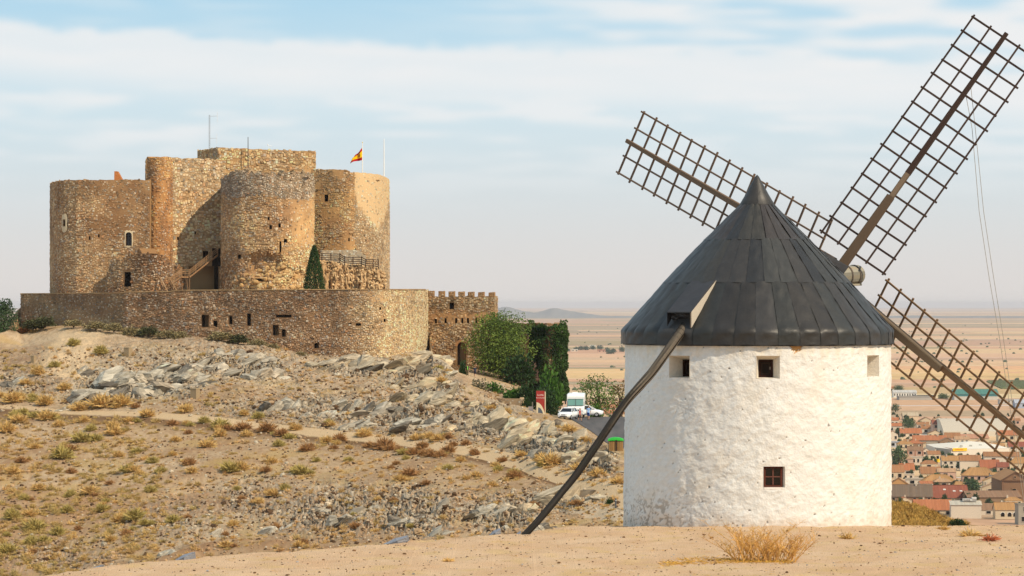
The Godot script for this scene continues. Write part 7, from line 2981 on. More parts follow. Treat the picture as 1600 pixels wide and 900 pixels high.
func person(called: String, label: String, at: Vector3, yaw: float, tall: float, o: Dictionary) -> void:
	var p := thing(called, label, "person", at)
	p.rotation.y = yaw
	var k := tall / 1.75
	var stride: float = o.stride
	var bend_at: float = o.get("bend", 0.04)
	var bones := []
	var hip := Vector3(0, 0.93, 0) * k
	var chest := Vector3(0, 1.33, bend_at) * k
	var neck := Vector3(0, 1.49, bend_at * 1.2) * k
	var head := Vector3(0, 1.63, bend_at * 1.5 + 0.01) * k
	bones.append([hip + Vector3(-0.07, 0, 0) * k, hip + Vector3(0.07, 0, 0) * k, 0.115 * k, 0.115 * k])
	bones.append([hip, hip.lerp(chest, 0.45), 0.135 * k, 0.125 * k, 0.8])
	bones.append([hip.lerp(chest, 0.45), chest, 0.13 * k, 0.145 * k, 0.78])
	bones.append([chest + Vector3(-0.13, 0.06, 0) * k, chest + Vector3(0.13, 0.06, 0) * k, 0.075 * k, 0.075 * k])
	bones.append([chest, neck, 0.08 * k, 0.052 * k])
	bones.append([neck, head, 0.052 * k, 0.05 * k])
	bones.append([head, head + Vector3(0, 0.055, 0.0) * k, 0.088 * k, 0.092 * k])
	bones.append([head + Vector3(0, -0.055, 0.035) * k, head + Vector3(0, 0, 0.04) * k, 0.05 * k, 0.06 * k])
	var hands := []
	for s in [-1, 1]:
		var sw = stride * s
		var th := hip + Vector3(s * 0.085, -0.03, 0) * k
		var knee := Vector3(s * 0.10, 0.50, sw * 0.7 + 0.03) * k
		var ankle := Vector3(s * 0.105, 0.085, sw * 1.25 - 0.02) * k
		bones.append([th, knee, 0.092 * k, 0.058 * k])
		bones.append([knee, knee.lerp(ankle, 0.35), 0.056 * k, 0.058 * k])
		bones.append([knee.lerp(ankle, 0.35), ankle, 0.058 * k, 0.036 * k])
		bones.append([ankle + Vector3(0, -0.04, -0.03) * k, ankle + Vector3(s * 0.015, -0.05, 0.15) * k, 0.042 * k, 0.034 * k])
		var sh0 := chest + Vector3(s * 0.185, 0.065, 0) * k
		var el: Vector3 = chest + Vector3(s * 0.25, -0.23, -0.02 - sw * 0.4) * k
		var wr: Vector3 = o.get("wrist_%d" % s, chest + Vector3(s * 0.27, -0.45, 0.08 - sw * 0.5) * k)
		bones.append([sh0, el, 0.052 * k, 0.04 * k])
		bones.append([el, wr, 0.04 * k, 0.027 * k])
		var fd := (wr - el).normalized()
		hands.append([wr, fd, s])
		bones.append([wr, wr + fd * 0.08 * k, 0.026 * k, 0.034 * k])
	var top := lin(o.top[0], o.top[1], o.top[2])
	var low := lin(o.bottom[0], o.bottom[1], o.bottom[2])
	var skin := lin(o.skin[0], o.skin[1], o.skin[2])
	var shoe := lin(70, 62, 58)
	var hem: float = 0.5 if o.shorts else 0.12
	var sleeve := 1.16 if o.get("short_sleeves", true) else 0.9
	var body := Shape.new()
	bones_mesh(bones, 0.024, func(q: Vector3) -> Color:
		var y := q.y / k
		if y < 0.09: return shoe
		if y < hem: return skin
		if y > 1.49: return skin
		if absf(q.x) > 0.215 * k: return skin if y < sleeve else top
		if y < 0.93: return low
		return top, body)
	# five fingers on each hand, slightly curled
	for h in hands:
		var w: Vector3 = h[0]
		var fd: Vector3 = h[1]
		var across := Vector3(0, 0, 1) - fd * fd.z
		across = across.normalized()
		var inward := Vector3(-h[2], 0, 0)
		for f in 4:
			var b := w + fd * 0.095 * k + across * (f - 1.5) * 0.019 * k
			var l: float = [0.062, 0.072, 0.068, 0.05][f] * k
			body.tube([b, b + fd * l * 0.55, b + fd * l + inward * 0.018 * k], [0.009 * k, 0.0085 * k, 0.006 * k], 6, [skin])
		var t := w + fd * 0.045 * k + across * 0.03 * k
		body.tube([t, t + (fd * 0.5 + across * 0.7).normalized() * 0.035 * k, t + (fd * 0.9 + across * 0.5).normalized() * 0.06 * k], [0.011 * k, 0.010 * k, 0.007 * k], 6, [skin])
	part(p, "body", body.smooth(), materials.cloth)
	var fc := Shape.new()
	for s in [-1, 1]:      # eyes, brows and ears; nose and mouth
		fc.box(Transform3D(Basis(), head + Vector3(s * 0.034, 0.022, 0.094) * k), Vector3(0.022, 0.010, 0.012) * k, lin(40, 32, 28))
		fc.box(Transform3D(Basis(), head + Vector3(s * 0.034, 0.040, 0.095) * k), Vector3(0.034, 0.008, 0.012) * k, lin(60, 46, 38))
		lump(fc, head + Vector3(s * 0.092, 0.01, -0.005) * k, Vector3(0.014, 0.03, 0.02) * k, skin)
	lump(fc, head + Vector3(0, -0.005, 0.105) * k, Vector3(0.014, 0.026, 0.018) * k, skin)
	fc.box(Transform3D(Basis(), head + Vector3(0, -0.052, 0.090) * k), Vector3(0.05, 0.010, 0.012) * k, lin(150, 84, 76))
	part(p, "face", fc.mesh(), materials.skin)
	var hr := Shape.new()
	bones_mesh([[head + Vector3(0, 0.06, -0.012) * k, head + Vector3(0, 0.075, -0.02) * k, 0.094 * k, 0.09 * k], [head + Vector3(0, 0.0, -0.045) * k, head + Vector3(0, 0.05, -0.03) * k, 0.07 * k, 0.08 * k]], 0.018, func(q: Vector3) -> Color: return lin(o.hair[0], o.hair[1], o.hair[2]), hr)
	part(p, "hair", hr.smooth(), materials.cloth)
	if o.has("pack"):
		var bp := Shape.new()
		bones_mesh([[chest + Vector3(0, 0.02, -0.17) * k, chest + Vector3(0, -0.28, -0.17) * k, 0.12 * k, 0.14 * k]], 0.03, func(q: Vector3) -> Color: return lin(46, 46, 44) if absf(q.x) > 0.07 else lin(o.pack[0], o.pack[1], o.pack[2]), bp)
		part(p, "backpack", bp.smooth(), materials.cloth)


# ---------------------------------------------------------------- plants

# a rounded tuft of thin dry blades that stand out from its middle
func tuft_mesh(blades: int, wide: float, high: float, s: int) -> ArrayMesh:
	var r := RandomNumberGenerator.new()
	r.seed = s
	var n := FastNoiseLite.new()
	n.seed = s; n.frequency = 1.3
	var sh := Shape.new()
	for k in blades:
		var d := Vector3(r.randfn(), absf(r.randfn()) * 0.9, r.randfn()).normalized()
		var long := 0.5 * (1.0 + 0.5 * n.get_noise_3dv(d * 2.0)) * r.randf_range(0.75, 1.12)
		var root := Vector3(r.randf_range(-0.2, 0.2), 0, r.randf_range(-0.2, 0.2))
		var tip := root * 0.6 + Vector3(d.x * wide * long, d.y * high * long * 2.0, d.z * wide * long)
		var mid := root.lerp(tip, r.randf_range(0.4, 0.65)) + Vector3(0, high * 0.10, 0)
		var side := d.cross(Vector3(r.randf_range(-1, 1), r.randf_range(-1, 1), r.randf_range(-1, 1))).normalized() * wide * 0.02
		var k2 := r.randf_range(0.7, 1.25)
		var c := Color(k2, k2 * r.randf_range(0.94, 1.04), k2 * r.randf_range(0.8, 1.05))
		sh.quad(root - side * 0.5, mid - side, mid + side, root + side * 0.5, c)
		sh.tri(mid - side, tip, mid + side, c)
	return sh.mesh()


# a low twiggy shrub of small leaves
func shrub_mesh(leaves: int, s: int, leaf := 0.12) -> ArrayMesh:
	var r := RandomNumberGenerator.new()
	r.seed = s
	var n := FastNoiseLite.new()
	n.seed = s; n.frequency = 1.0
	var sh := Shape.new()
	for k in leaves:
		var d := Vector3(r.randfn(), absf(r.randfn()), r.randfn()).normalized()
		var rad := 0.5 * (1.0 + 0.55 * n.get_noise_3dv(d * 2.2)) * pow(r.randf(), 0.35)
		var q := Vector3(d.x * rad, d.y * rad * 1.5, d.z * rad)
		var dir := (d + Vector3(r.randf_range(-1, 1), r.randf_range(-0.5, 0.9), r.randf_range(-1, 1))).normalized()
		var side := dir.cross(Vector3(r.randf_range(-1, 1), r.randf_range(-1, 1), r.randf_range(-1, 1))).normalized() * leaf * 0.33
		var k2 := r.randf_range(0.65, 1.3)
		var c := Color(k2, k2, k2 * r.randf_range(0.8, 1.1))
		sh.quad(q, q + dir * leaf * 0.5 - side, q + dir * leaf, q + dir * leaf * 0.5 + side, c)
	return sh.mesh()


func with_tint(mesh: ArrayMesh, c: Color) -> ArrayMesh:
	var a := mesh.surface_get_arrays(0)
	var col: PackedColorArray = a[Mesh.ARRAY_COLOR]
	for k in col.size():
		col[k] = Color(col[k].r * c.r, col[k].g * c.g, col[k].b * c.b)
	a[Mesh.ARRAY_COLOR] = col
	var m := ArrayMesh.new()
	m.add_surface_from_arrays(Mesh.PRIMITIVE_TRIANGLES, a)
	return m


func path_row(px: float) -> float:
	return pick([[-200, 627], [0, 634], [100, 642], [200, 646], [300, 653], [400, 665], [500, 677], [600, 688], [700, 700], [750, 709], [800, 722], [872, 746], [920, 761], [975, 780], [1200, 800]], px)


func build_plants() -> void:
	# loose grass all over the slope: far too many to count
	var kinds := [tuft_mesh(110, 1.0, 0.55, 1), tuft_mesh(100, 1.0, 0.62, 2), tuft_mesh(120, 1.1, 0.45, 3)]
	var places := [[], [], []]
	var tints := [[], [], []]
	var gold := lin(212, 176, 116)
	var olive := lin(184, 160, 100)
	var dun := lin(184, 146, 102)
	for k in 22000:
		var px := rng.randf_range(-210, 1240)
		var py := rng.randf_range(545, 900)
		var low := path_row(px)
		var dens := 0.15
		if py < low - 4.0:
			dens = 0.24 - 0.22 * rockiness(px, py)
		elif py < low + 8.0:
			dens = 0.0
		elif px < 250.0:
			dens = 0.45
		dens *= 0.45 + 1.1 * smoothstep(-0.25, 0.35, soft.get_noise_2d(px * 0.02, py * 0.035))
		if px > 860 and py < 664.0 + (px - 872.0) * 0.5:
			dens = 0.0
		if px > 700 and py < 600:
			dens = 0.0
		if rng.randf() > dens:
			continue
		var p := ground_at(px, py)
		if -p.z > 484.0 or p.y > 4.0 and px > 40 and px < 660:
			continue
		var s := rng.randf_range(0.35, 0.95) * lerpf(1.25, 1.0, clampf((px + 40.0) / 500.0, 0, 1))
		var i := rng.randi() % 3
		places[i].append(turned(p + Vector3(0, -0.05, 0), rng.randf() * TAU, Vector3(s * 1.15, s * rng.randf_range(0.7, 1.2), s * 1.15)))
		var green := clampf(0.4 + 1.2 * soft.get_noise_2d(px * 0.008, py * 0.02) + (0.25 if px < 350 else -0.15), 0.0, 1.0)
		tints[i].append(vary(gold.lerp(dun, rng.randf() * 0.7).lerp(olive, green * 0.75), 0.2))
	for i in 3:
		stuff("dry_grass", kinds[i], materials.straw, places[i], tints[i], ["short dry golden grass over the whole hillside", "taller thin dry grass scattered over the hillside", "flat spreading dry grass between the stones"][i], "grass")
	# the larger tufts, each one a thing of its own
	var bush := [tuft_mesh(460, 1.0, 0.56, 11), tuft_mesh(440, 1.0, 0.62, 12), tuft_mesh(480, 1.05, 0.5, 13)]
	var ordinals := ["first", "second", "third", "fourth", "fifth", "sixth", "seventh", "eighth", "ninth", "tenth", "eleventh", "twelfth", "thirteenth", "fourteenth", "fifteenth", "sixteenth", "seventeenth", "eighteenth", "nineteenth", "twentieth"]
	var counts := {}
	var colored := []
	for m in bush:
		for c in [lin(210, 174, 112), lin(182, 162, 98), lin(172, 130, 86)]:
			var t := with_tint(m, c)
			t.surface_set_material(0, materials.straw)
			colored.append(t)
	# column, row of the foot, width in the photograph, colour (0 golden, 1 olive, 2 brown)
	var tufts := []
	for e in [[600, 701, 44, 2], [568, 681, 34, 0], [462, 672, 26, 0], [440, 680, 30, 2], [417, 674, 36, 2], [530, 688, 30, 2], [651, 686, 28, 0], [684, 688, 26, 0], [640, 742, 34, 2], [700, 733, 22, 1], [700, 706, 30, 2], [660, 700, 26, 2], [742, 711, 22, 2], [708, 697, 20, 2], [785, 721, 22, 2], [804, 747, 34, 2], [778, 735, 20, 1], [470, 740, 34, 1], [462, 738, 22, 1], [485, 740, 20, 1], [545, 720, 20, 1], [495, 720, 18, 1], [425, 723, 24, 0], [426, 775, 26, 0], [446, 765, 22, 1], [405, 787, 20, 0],
			[860, 726, 44, 0], [845, 720, 30, 0], [905, 734, 32, 0], [935, 744, 34, 0], [965, 757, 30, 0], [815, 712, 26, 0], [888, 675, 30, 0], [915, 687, 24, 0], [790, 647, 24, 0], [767, 640, 26, 0], [800, 660, 22, 0], [685, 576, 20, 1], [700, 585, 20, 0], [690, 598, 24, 0], [720, 720, 22, 0], [868, 775, 30, 2], [900, 790, 24, 2], [849, 783, 22, 0]]:
		tufts.append(e)
	for e in [[98, 715, 44, 1], [72, 655, 36, 0], [30, 660, 34, 0], [10, 675, 34, 0], [128, 690, 40, 1], [150, 688, 30, 1], [55, 700, 24, 0], [200, 738, 34, 1], [208, 735, 24, 0], [252, 738, 24, 1], [290, 643, 30, 0], [160, 636, 50, 0], [190, 632, 44, 0], [125, 640, 36, 0], [230, 650, 30, 0], [320, 660, 26, 1], [345, 668, 40, 1], [380, 672, 34, 2], [360, 736, 40, 1], [378, 734, 30, 0], [324, 698, 34, 0], [235, 770, 26, 1], [210, 812, 40, 1], [188, 818, 34, 0], [160, 800, 30, 1], [55, 828, 44, 1], [48, 850, 30, 1], [12, 864, 44, 1], [90, 838, 30, 1], [70, 846, 26, 1], [140, 770, 34, 0], [110, 775, 24, 1], [20, 812, 34, 1], [45, 806, 28, 0], [105, 800, 26, 1], [270, 815, 28, 1], [225, 825, 26, 1], [300, 740, 24, 0], [180, 680, 34, 0], [142, 672, 26, 1], [60, 765, 30, 0], [20, 740, 30, 0], [275, 690, 24, 0], [40, 600, 26, 0], [60, 585, 30, 0], [85, 572, 24, 1], [115, 540, 26, 1], [158, 552, 30, 1], [100, 608, 28, 0], [130, 620, 26, 0], [20, 628, 40, 0], [70, 632, 34, 0]]:
		tufts.append(e)
	for k in 120:
		var px := rng.randf_range(0, 900)
		var low := path_row(px)
		var py := rng.randf_range(low + 12.0, 860.0) if k % 3 else low + (rng.randf_range(10.0, 17.0) if rng.randf() < 0.6 else rng.randf_range(-16.0, -9.0))
		if px > 700 and py > 800:
			continue
		tufts.append([px, py, rng.randf_range(16, 28), 1 if rng.randf() < (0.5 if px < 350 else 0.2) else rng.randi() % 2 * 2])
	tufts.sort_custom(func(a: Array, b: Array) -> bool: return a[0] < b[0])
	for k in tufts.size():
		var e: Array = tufts[k]
		var p := ground_at(e[0], e[1])
		if p.y > 4.5 and e[0] > 40:
			continue
		var w: float = e[2] * -p.z / FOCAL
		var low := path_row(e[0])
		var tone: String = ["golden", "olive green", "dusty brown"][e[3]]
		var where := "on the lower slope"
		if absf(e[1] - low) < 16.0:
			where = "at the edge of the footpath"
		elif e[1] < low:
			where = "above the footpath"
		elif e[0] < 330.0:
			where = "on the grassy left slope"
		var size := "large" if e[2] > 32 else "small" if e[2] < 22 else "medium"
		var order: int = counts.get(size + tone + where, 0)
		counts[size + tone + where] = order + 1
		var o := solo("grass_tuft", "%s %s grass tuft %s, %s from the left" % [size, tone, where, ordinals[order % 20] if order < 20 else "twenty-" + ordinals[order - 20]], "grass tuft", colored[(k % 3) * 3 + e[3]], materials.straw, p + Vector3(0, -0.06, 0), "%s %s tufts %s" % [size, tone, where])
		o.rotation.y = rng.randf() * TAU
		o.scale = Vector3(w * 0.92, w * rng.randf_range(0.75, 1.0), w * 0.92)
	# the far flank right of the mill
	var pl := []
	var ti := []
	for k in 1500:
		var px := rng.randf_range(1385, 1510)
		var py := rng.randf_range(785, 832)
		var p := ground_at(px, py)
		if -p.z > 306.0:
			continue
		var s := rng.randf_range(0.35, 1.0)
		pl.append(turned(p, rng.randf() * TAU, Vector3(s, s * 0.8, s)))
		ti.append(vary(lin(196, 156, 84).lerp(lin(126, 96, 56), rng.randf() * rng.randf()), 0.2))
	stuff("dry_grass", tuft_mesh(50, 1.0, 0.6, 5), materials.straw, pl, ti, "clumps of dry grass on the slope right of the windmill", "grass")
	# shrubs along the foot of the rampart
	var sm := []
	for k in 4:
		sm.append(shrub_mesh(900, 40 + k))
	var row := [[52, 511, 34, 22, 0, "dark green bush at the left corner of the rampart"], [70, 507, 30, 20, 0, "second dark green bush along the left rampart foot"], [38, 523, 26, 20, 3, "orange-brown dry bush below the rampart corner"], [58, 527, 30, 20, 2, "yellow-brown bush below the rampart corner"], [12, 535, 40, 30, 1, "grey-green scrub under the left tree"], [115, 507, 26, 14, 1, "small grey shrub by the rampart under the round tower"], [150, 511, 36, 14, 1, "dusty shrub under the left stretch of rampart"], [178, 514, 30, 16, 1, "greyish shrub left of the rampart's corner"], [205, 524, 30, 22, 1, "olive shrub right of the rampart's corner"], [232, 521, 32, 18, 0, "dark shrub under the middle of the rampart"], [262, 524, 30, 14, 1, "flat grey shrub near the first arched hole"], [280, 528, 30, 18, 1, "grey shrub left of the arched hole"], [345, 528, 40, 18, 1, "spreading shrub beneath the arched hole"], [372, 533, 30, 18, 0, "dark shrub right of the arched hole"], [402, 541, 30, 18, 1, "olive shrub above the sandy track"], [425, 545, 24, 14, 1, "round shrub beside the sandy track"], [470, 554, 20, 10, 1, "small shrub under the darker part of the rampart"], [548, 467, 0, 0, 0, ""],
			[748, 621, 36, 24, 4, "grey-leaved bush below the gate"], [770, 619, 36, 20, 5, "bright green bush right of the grey-leaved bush"], [812, 596, 46, 40, 6, "dark green bush under the large tree"], [828, 594, 26, 26, 7, "pinkish flowering bush between tree and ivy"], [860, 630, 34, 50, 5, "tall light green bush in front of the ivy"], [852, 648, 40, 40, 6, "dark round bush behind the red board"], [803, 628, 34, 22, 5, "low green shrub behind the parapet"], [822, 630, 28, 28, 6, "dark green shrub left of the red board"], [824, 648, 22, 22, 6, "small dark shrub beside the signpost"], [724, 602, 14, 34, 6, "green plant on the slope below the people at the gate"], [773, 576, 16, 40, 6, "dark cypress-like shrub beside the gate"], [930, 649, 20, 20, 5, "light green bush at the back of the car park"], [952, 788, 13, 12, 6, "single dark green bush by the bollard"], [1496, 817, 26, 9, 6, "dark hedge at the foot of the slope by the white house"]]
	var hues := [lin(84, 86, 56), lin(150, 136, 98), lin(176, 138, 78), lin(176, 110, 60), lin(128, 122, 98), lin(70, 104, 40), lin(46, 68, 34), lin(120, 96, 84)]
	for k in row.size():
		var e: Array = row[k]
		if e[5] == "":
			continue
		var p := ground_at(e[0], e[1] - 1.0)
		if e[0] > 710 and e[0] < 870:
			var dep := pick([[588, 498], [600, 484], [614, 462], [630, 446], [650, 437]], e[1])
			p = world_at(e[0], e[1], dep)
		elif e[0] < 480:
			p = world_at(e[0], e[1], pick([[0, 500], [32, 500], [193, 486], [400, 479.5], [548, 476.5]], e[0]) - rng.randf_range(0.3, 1.5))
		elif e[0] > 1400:
			p = world_at(e[0], e[1], 286)
		elif e[0] == 930:
			p = world_at(e[0], e[1] + 4, 436)
		var m := -p.z / FOCAL
		var mesh := with_tint(sm[k % 4], hues[e[4]])
		var o := thing("shrub", e[5], "shrub", p + Vector3(0, -0.25, 0))
		var f := part(o, "foliage", mesh, materials.leaf, Transform3D(Basis().scaled(Vector3(e[2] * m * 1.05, e[3] * m * (1.5 if e[0] > 480 else 0.95), e[2] * m * 1.05)), Vector3.ZERO))
		f.rotation.y = k * 1.3
		var st := Shape.new()
		for i in 5:
			var a := i * 1.3
			st.tube([Vector3(0, -0.2, 0), Vector3(cos(a) * e[2] * m * 0.3, e[3] * m * 0.6, sin(a) * e[2] * m * 0.3)], [0.05, 0.02], 5, [lin(96, 76, 56)])
		part(o, "stems", st.mesh(), materials.wood)
	# trees
	leafy_tree("gate_tree", "large green tree with a broad ragged crown beside the gate", world_at(782, 592, 495) + Vector3(0, -0.3, 0), 10.4, 10.2, 15000, lin(56, 78, 33), lin(116, 134, 58), "", 0.30, 0.12, 34)
	leafy_tree("hill_tree", "dark green tree cut by the left edge of the photograph", world_at(2, 552, 498), 8.6, 6.0, 5200, lin(50, 68, 46), lin(78, 98, 60), "", 0.30, 0.12, 22)
	leafy_tree("roadside_tree", "thin green tree with open branches behind the white car", world_at(935, 668, 452), 7.4, 6.6, 1700, lin(66, 88, 44), lin(104, 126, 62), "", 0.32, 0.28, 15)
	leafy_tree("roadside_tree", "brownish small tree half hidden by the windmill wall", world_at(968, 668, 456), 6.6, 4.2, 800, lin(96, 84, 48), lin(128, 104, 60), "", 0.32, 0.3, 9)
	for e in [[1518, 838, 46, "pale dry weed at the right end of the sand"], [1546, 846, 40, "reddish dry weed near the right edge of the sand"], [1325, 842, 34, "flat straw-coloured weed right of the dry bush"], [1475, 828, 26, "small dry weed on the brink right of the windmill"], [700, 876, 26, "tiny dry weed on the sand left of the tail pole"]]:
		var d: float = EYE * FOCAL / (e[1] - 475.0)
		var q := world_at(e[0], e[1], d)
		var w: float = e[2] * d / FOCAL
		var o := solo("dry_weed", e[3], "weed", with_tint(tuft_mesh(90, 1.0, 0.34, int(e[0])), lin(196, 120, 84) if e[0] == 1546 else lin(216, 178, 112)), materials.straw, Vector3(q.x, plateau_y(q.x, d) - 0.01, q.z))
		o.scale = Vector3.ONE * w
	# a dry bush and a mat of straw on the sand in front of the mill
	dry_bush()


func dry_bush() -> void:
	var d := EYE * FOCAL / (876.0 - 475.0)
	var at := world_at(1185, 876, d)
	at.y = plateau_y(at.x, d) - 0.02
	var o := thing("dry_bush", "dry yellow-brown bush on the sand in front of the windmill", "bush", at)
	var st := Shape.new()
	var lf := Shape.new()
	var m := d / FOCAL
	for k in 120:
		var root_x := rng.randf_range(-36, 26) * m if k < 84 else rng.randf_range(24, 58) * m
		var root := Vector3(root_x, 0, rng.randf_range(-0.28, 0.28))
		var lean := rng.randfn() * 0.45 + root_x * 0.35
		var tallness := (58.0 * exp(-pow((root_x / m + 8.0) / 34.0, 2.0)) if k < 84 else 36.0) * m * rng.randf_range(0.55, 1.12) + 0.08
		var tip := root + Vector3(lean * tallness * 1.1 + rng.randf_range(-0.1, 0.1), tallness, rng.randf_range(-0.35, 0.35) * tallness)
		var mid := root.lerp(tip, 0.5) + Vector3(rng.randf_range(-0.04, 0.04), tallness * 0.06, 0)
		var c := vary(lin(196, 144, 76).lerp(lin(224, 178, 104), rng.randf()), 0.2)
		st.tube([root, mid, tip], [0.008, 0.006, 0.003], 4, [c], false)
		for j in 11:
			var t := rng.randf_range(0.25, 1.0)
			var q := mid.lerp(tip, t * 2.0 - 1.0) if t > 0.5 else root.lerp(mid, t * 2.0)
			var dir := Vector3(rng.randf_range(-1, 1), rng.randf_range(0.1, 1.0), rng.randf_range(-1, 1)).normalized()
			st.tube([q, q + dir * 0.17], [0.004, 0.002], 3, [c], false)
			if j < 9:
				leaf_blade(lf, q + dir * rng.randf_range(0.03, 0.11), dir, rng.randf_range(0.025, 0.055), 0.02, vary(lin(206, 164, 84), 0.25))
	part(o, "stems", st.mesh(), materials.straw)
	part(o, "leaves", lf.mesh(), materials.straw)
	var mat := Shape.new()
	var base := world_at(1125, 881, EYE * FOCAL / (881.0 - 475.0))
	for k in 1500:
		var u := rng.randf()
		var px := lerpf(1035.0, 1235.0, u)
		var py := 882.0 - 6.0 * sin(u * 2.6) + rng.randfn() * 2.2
		var dd := EYE * FOCAL / (py - 475.0)
		var q := world_at(px, py, dd)
		q.y = plateau_y(q.x, dd) + 0.004
		var a := rng.randf() * TAU
		leaf_blade(mat, q, Vector3(cos(a), rng.randf_range(0.05, 0.55), sin(a)).normalized(), rng.randf_range(0.06, 0.17), 0.012, vary(lin(214, 170, 78).lerp(lin(150, 104, 48), rng.randf() * 0.6), 0.2))
	mat.off = base
	for k in mat.v.size():
		mat.v[k] -= base
	solo("straw", "flattened mat of yellow straw left of the dry bush", "straw", mat.mesh(), materials.straw, base).set_meta("kind", "stuff")


# ---------------------------------------------------------------- rocks and small things

# an outcrop: tilted beds of broken, sharp-edged rock grown together
func outcrop(at: Vector3, wide: float, high: float, s: int, label: String, col: Color) -> void:
	var r := RandomNumberGenerator.new()
	r.seed = s * 17 + 3
	var sh := Shape.new()
	var n := clampi(int(wide * 2.2), 7, 30)
	for k in n:
		var u := (k + 0.5) / n * 2.0 - 1.0 + r.randf_range(-0.15, 0.15)
		var z := r.randf_range(-0.5, 0.5)
		var crest := sqrt(maxf(0.05, 1.0 - u * u))
		var half := Vector3(r.randf_range(0.5, 1.3), r.randf_range(0.25, 0.7), r.randf_range(0.5, 1.0)) * (0.62 + 0.62 * high * 0.6) * (1.5 if wide > 3.6 else 1.1)
		var c := Vector3(u * wide * 0.5, high * crest * r.randf_range(-0.45, 0.18) - z * high * 0.5, z * wide * 0.5)
		var b := Basis.from_euler(Vector3(r.randf_range(-0.35, 0.35), r.randf_range(-0.6, 0.6), 0.42 + r.randf_range(-0.35, 0.35))).scaled_local(half)
		var cc := vary(col, 0.22)
		if r.randf() < 0.3:
			cc = cc.lerp(lin(226, 214, 190), 0.5)
		elif r.randf() < 0.3:
			cc = cc.lerp(lin(92, 84, 76), 0.7)
		var m = rock_shapes[(k + s) % rock_shapes.size()]
		var vs: PackedVector3Array = m[0]
		for i in range(0, vs.size(), 3):
			var k2 := 0.82 + 0.36 * fine.get_noise_3dv(vs[i] * 2.0 + c)
			sh.tri(c + b * vs[i], c + b * vs[i + 1], c + b * vs[i + 2], Color(cc.r * k2, cc.g * k2, cc.b * k2))
	solo("rock_outcrop", label, "rock", sh.mesh(), materials.rock, at)


var rock_shapes := []


# a block broken along flat planes
func cut_rock(s: int) -> ArrayMesh:
	var r := RandomNumberGenerator.new()
	r.seed = s
	var planes := []
	for k in 13:
		var n := Vector3(r.randfn(), r.randfn() * 1.2, r.randfn()).normalized()
		planes.append([n, r.randf_range(0.52, 0.86)])
	var sh := Shape.new()
	var pts := []
	for i in 11:
		var row := []
		for j in 16:
			var t := PI * i / 10.0
			var a := TAU * j / 16.0 + 0.2 * (i % 2)
			var p := Vector3(sin(t) * cos(a), cos(t), sin(t) * sin(a)) * 1.05
			for q in planes:
				p -= q[0] * maxf(0.0, p.dot(q[0]) - q[1])
			row.append(p + p * 0.07 * fine.get_noise_3dv(p * 3.0))
		pts.append(row)
	for i in 10:
		for j in 16:
			var q := (j + 1) % 16
			if i > 0:
				sh.tri(pts[i][j], pts[i][q], pts[i + 1][j], Color.WHITE)
			if i < 9:
				sh.tri(pts[i][q], pts[i + 1][q], pts[i + 1][j], Color.WHITE)
	return sh.mesh()


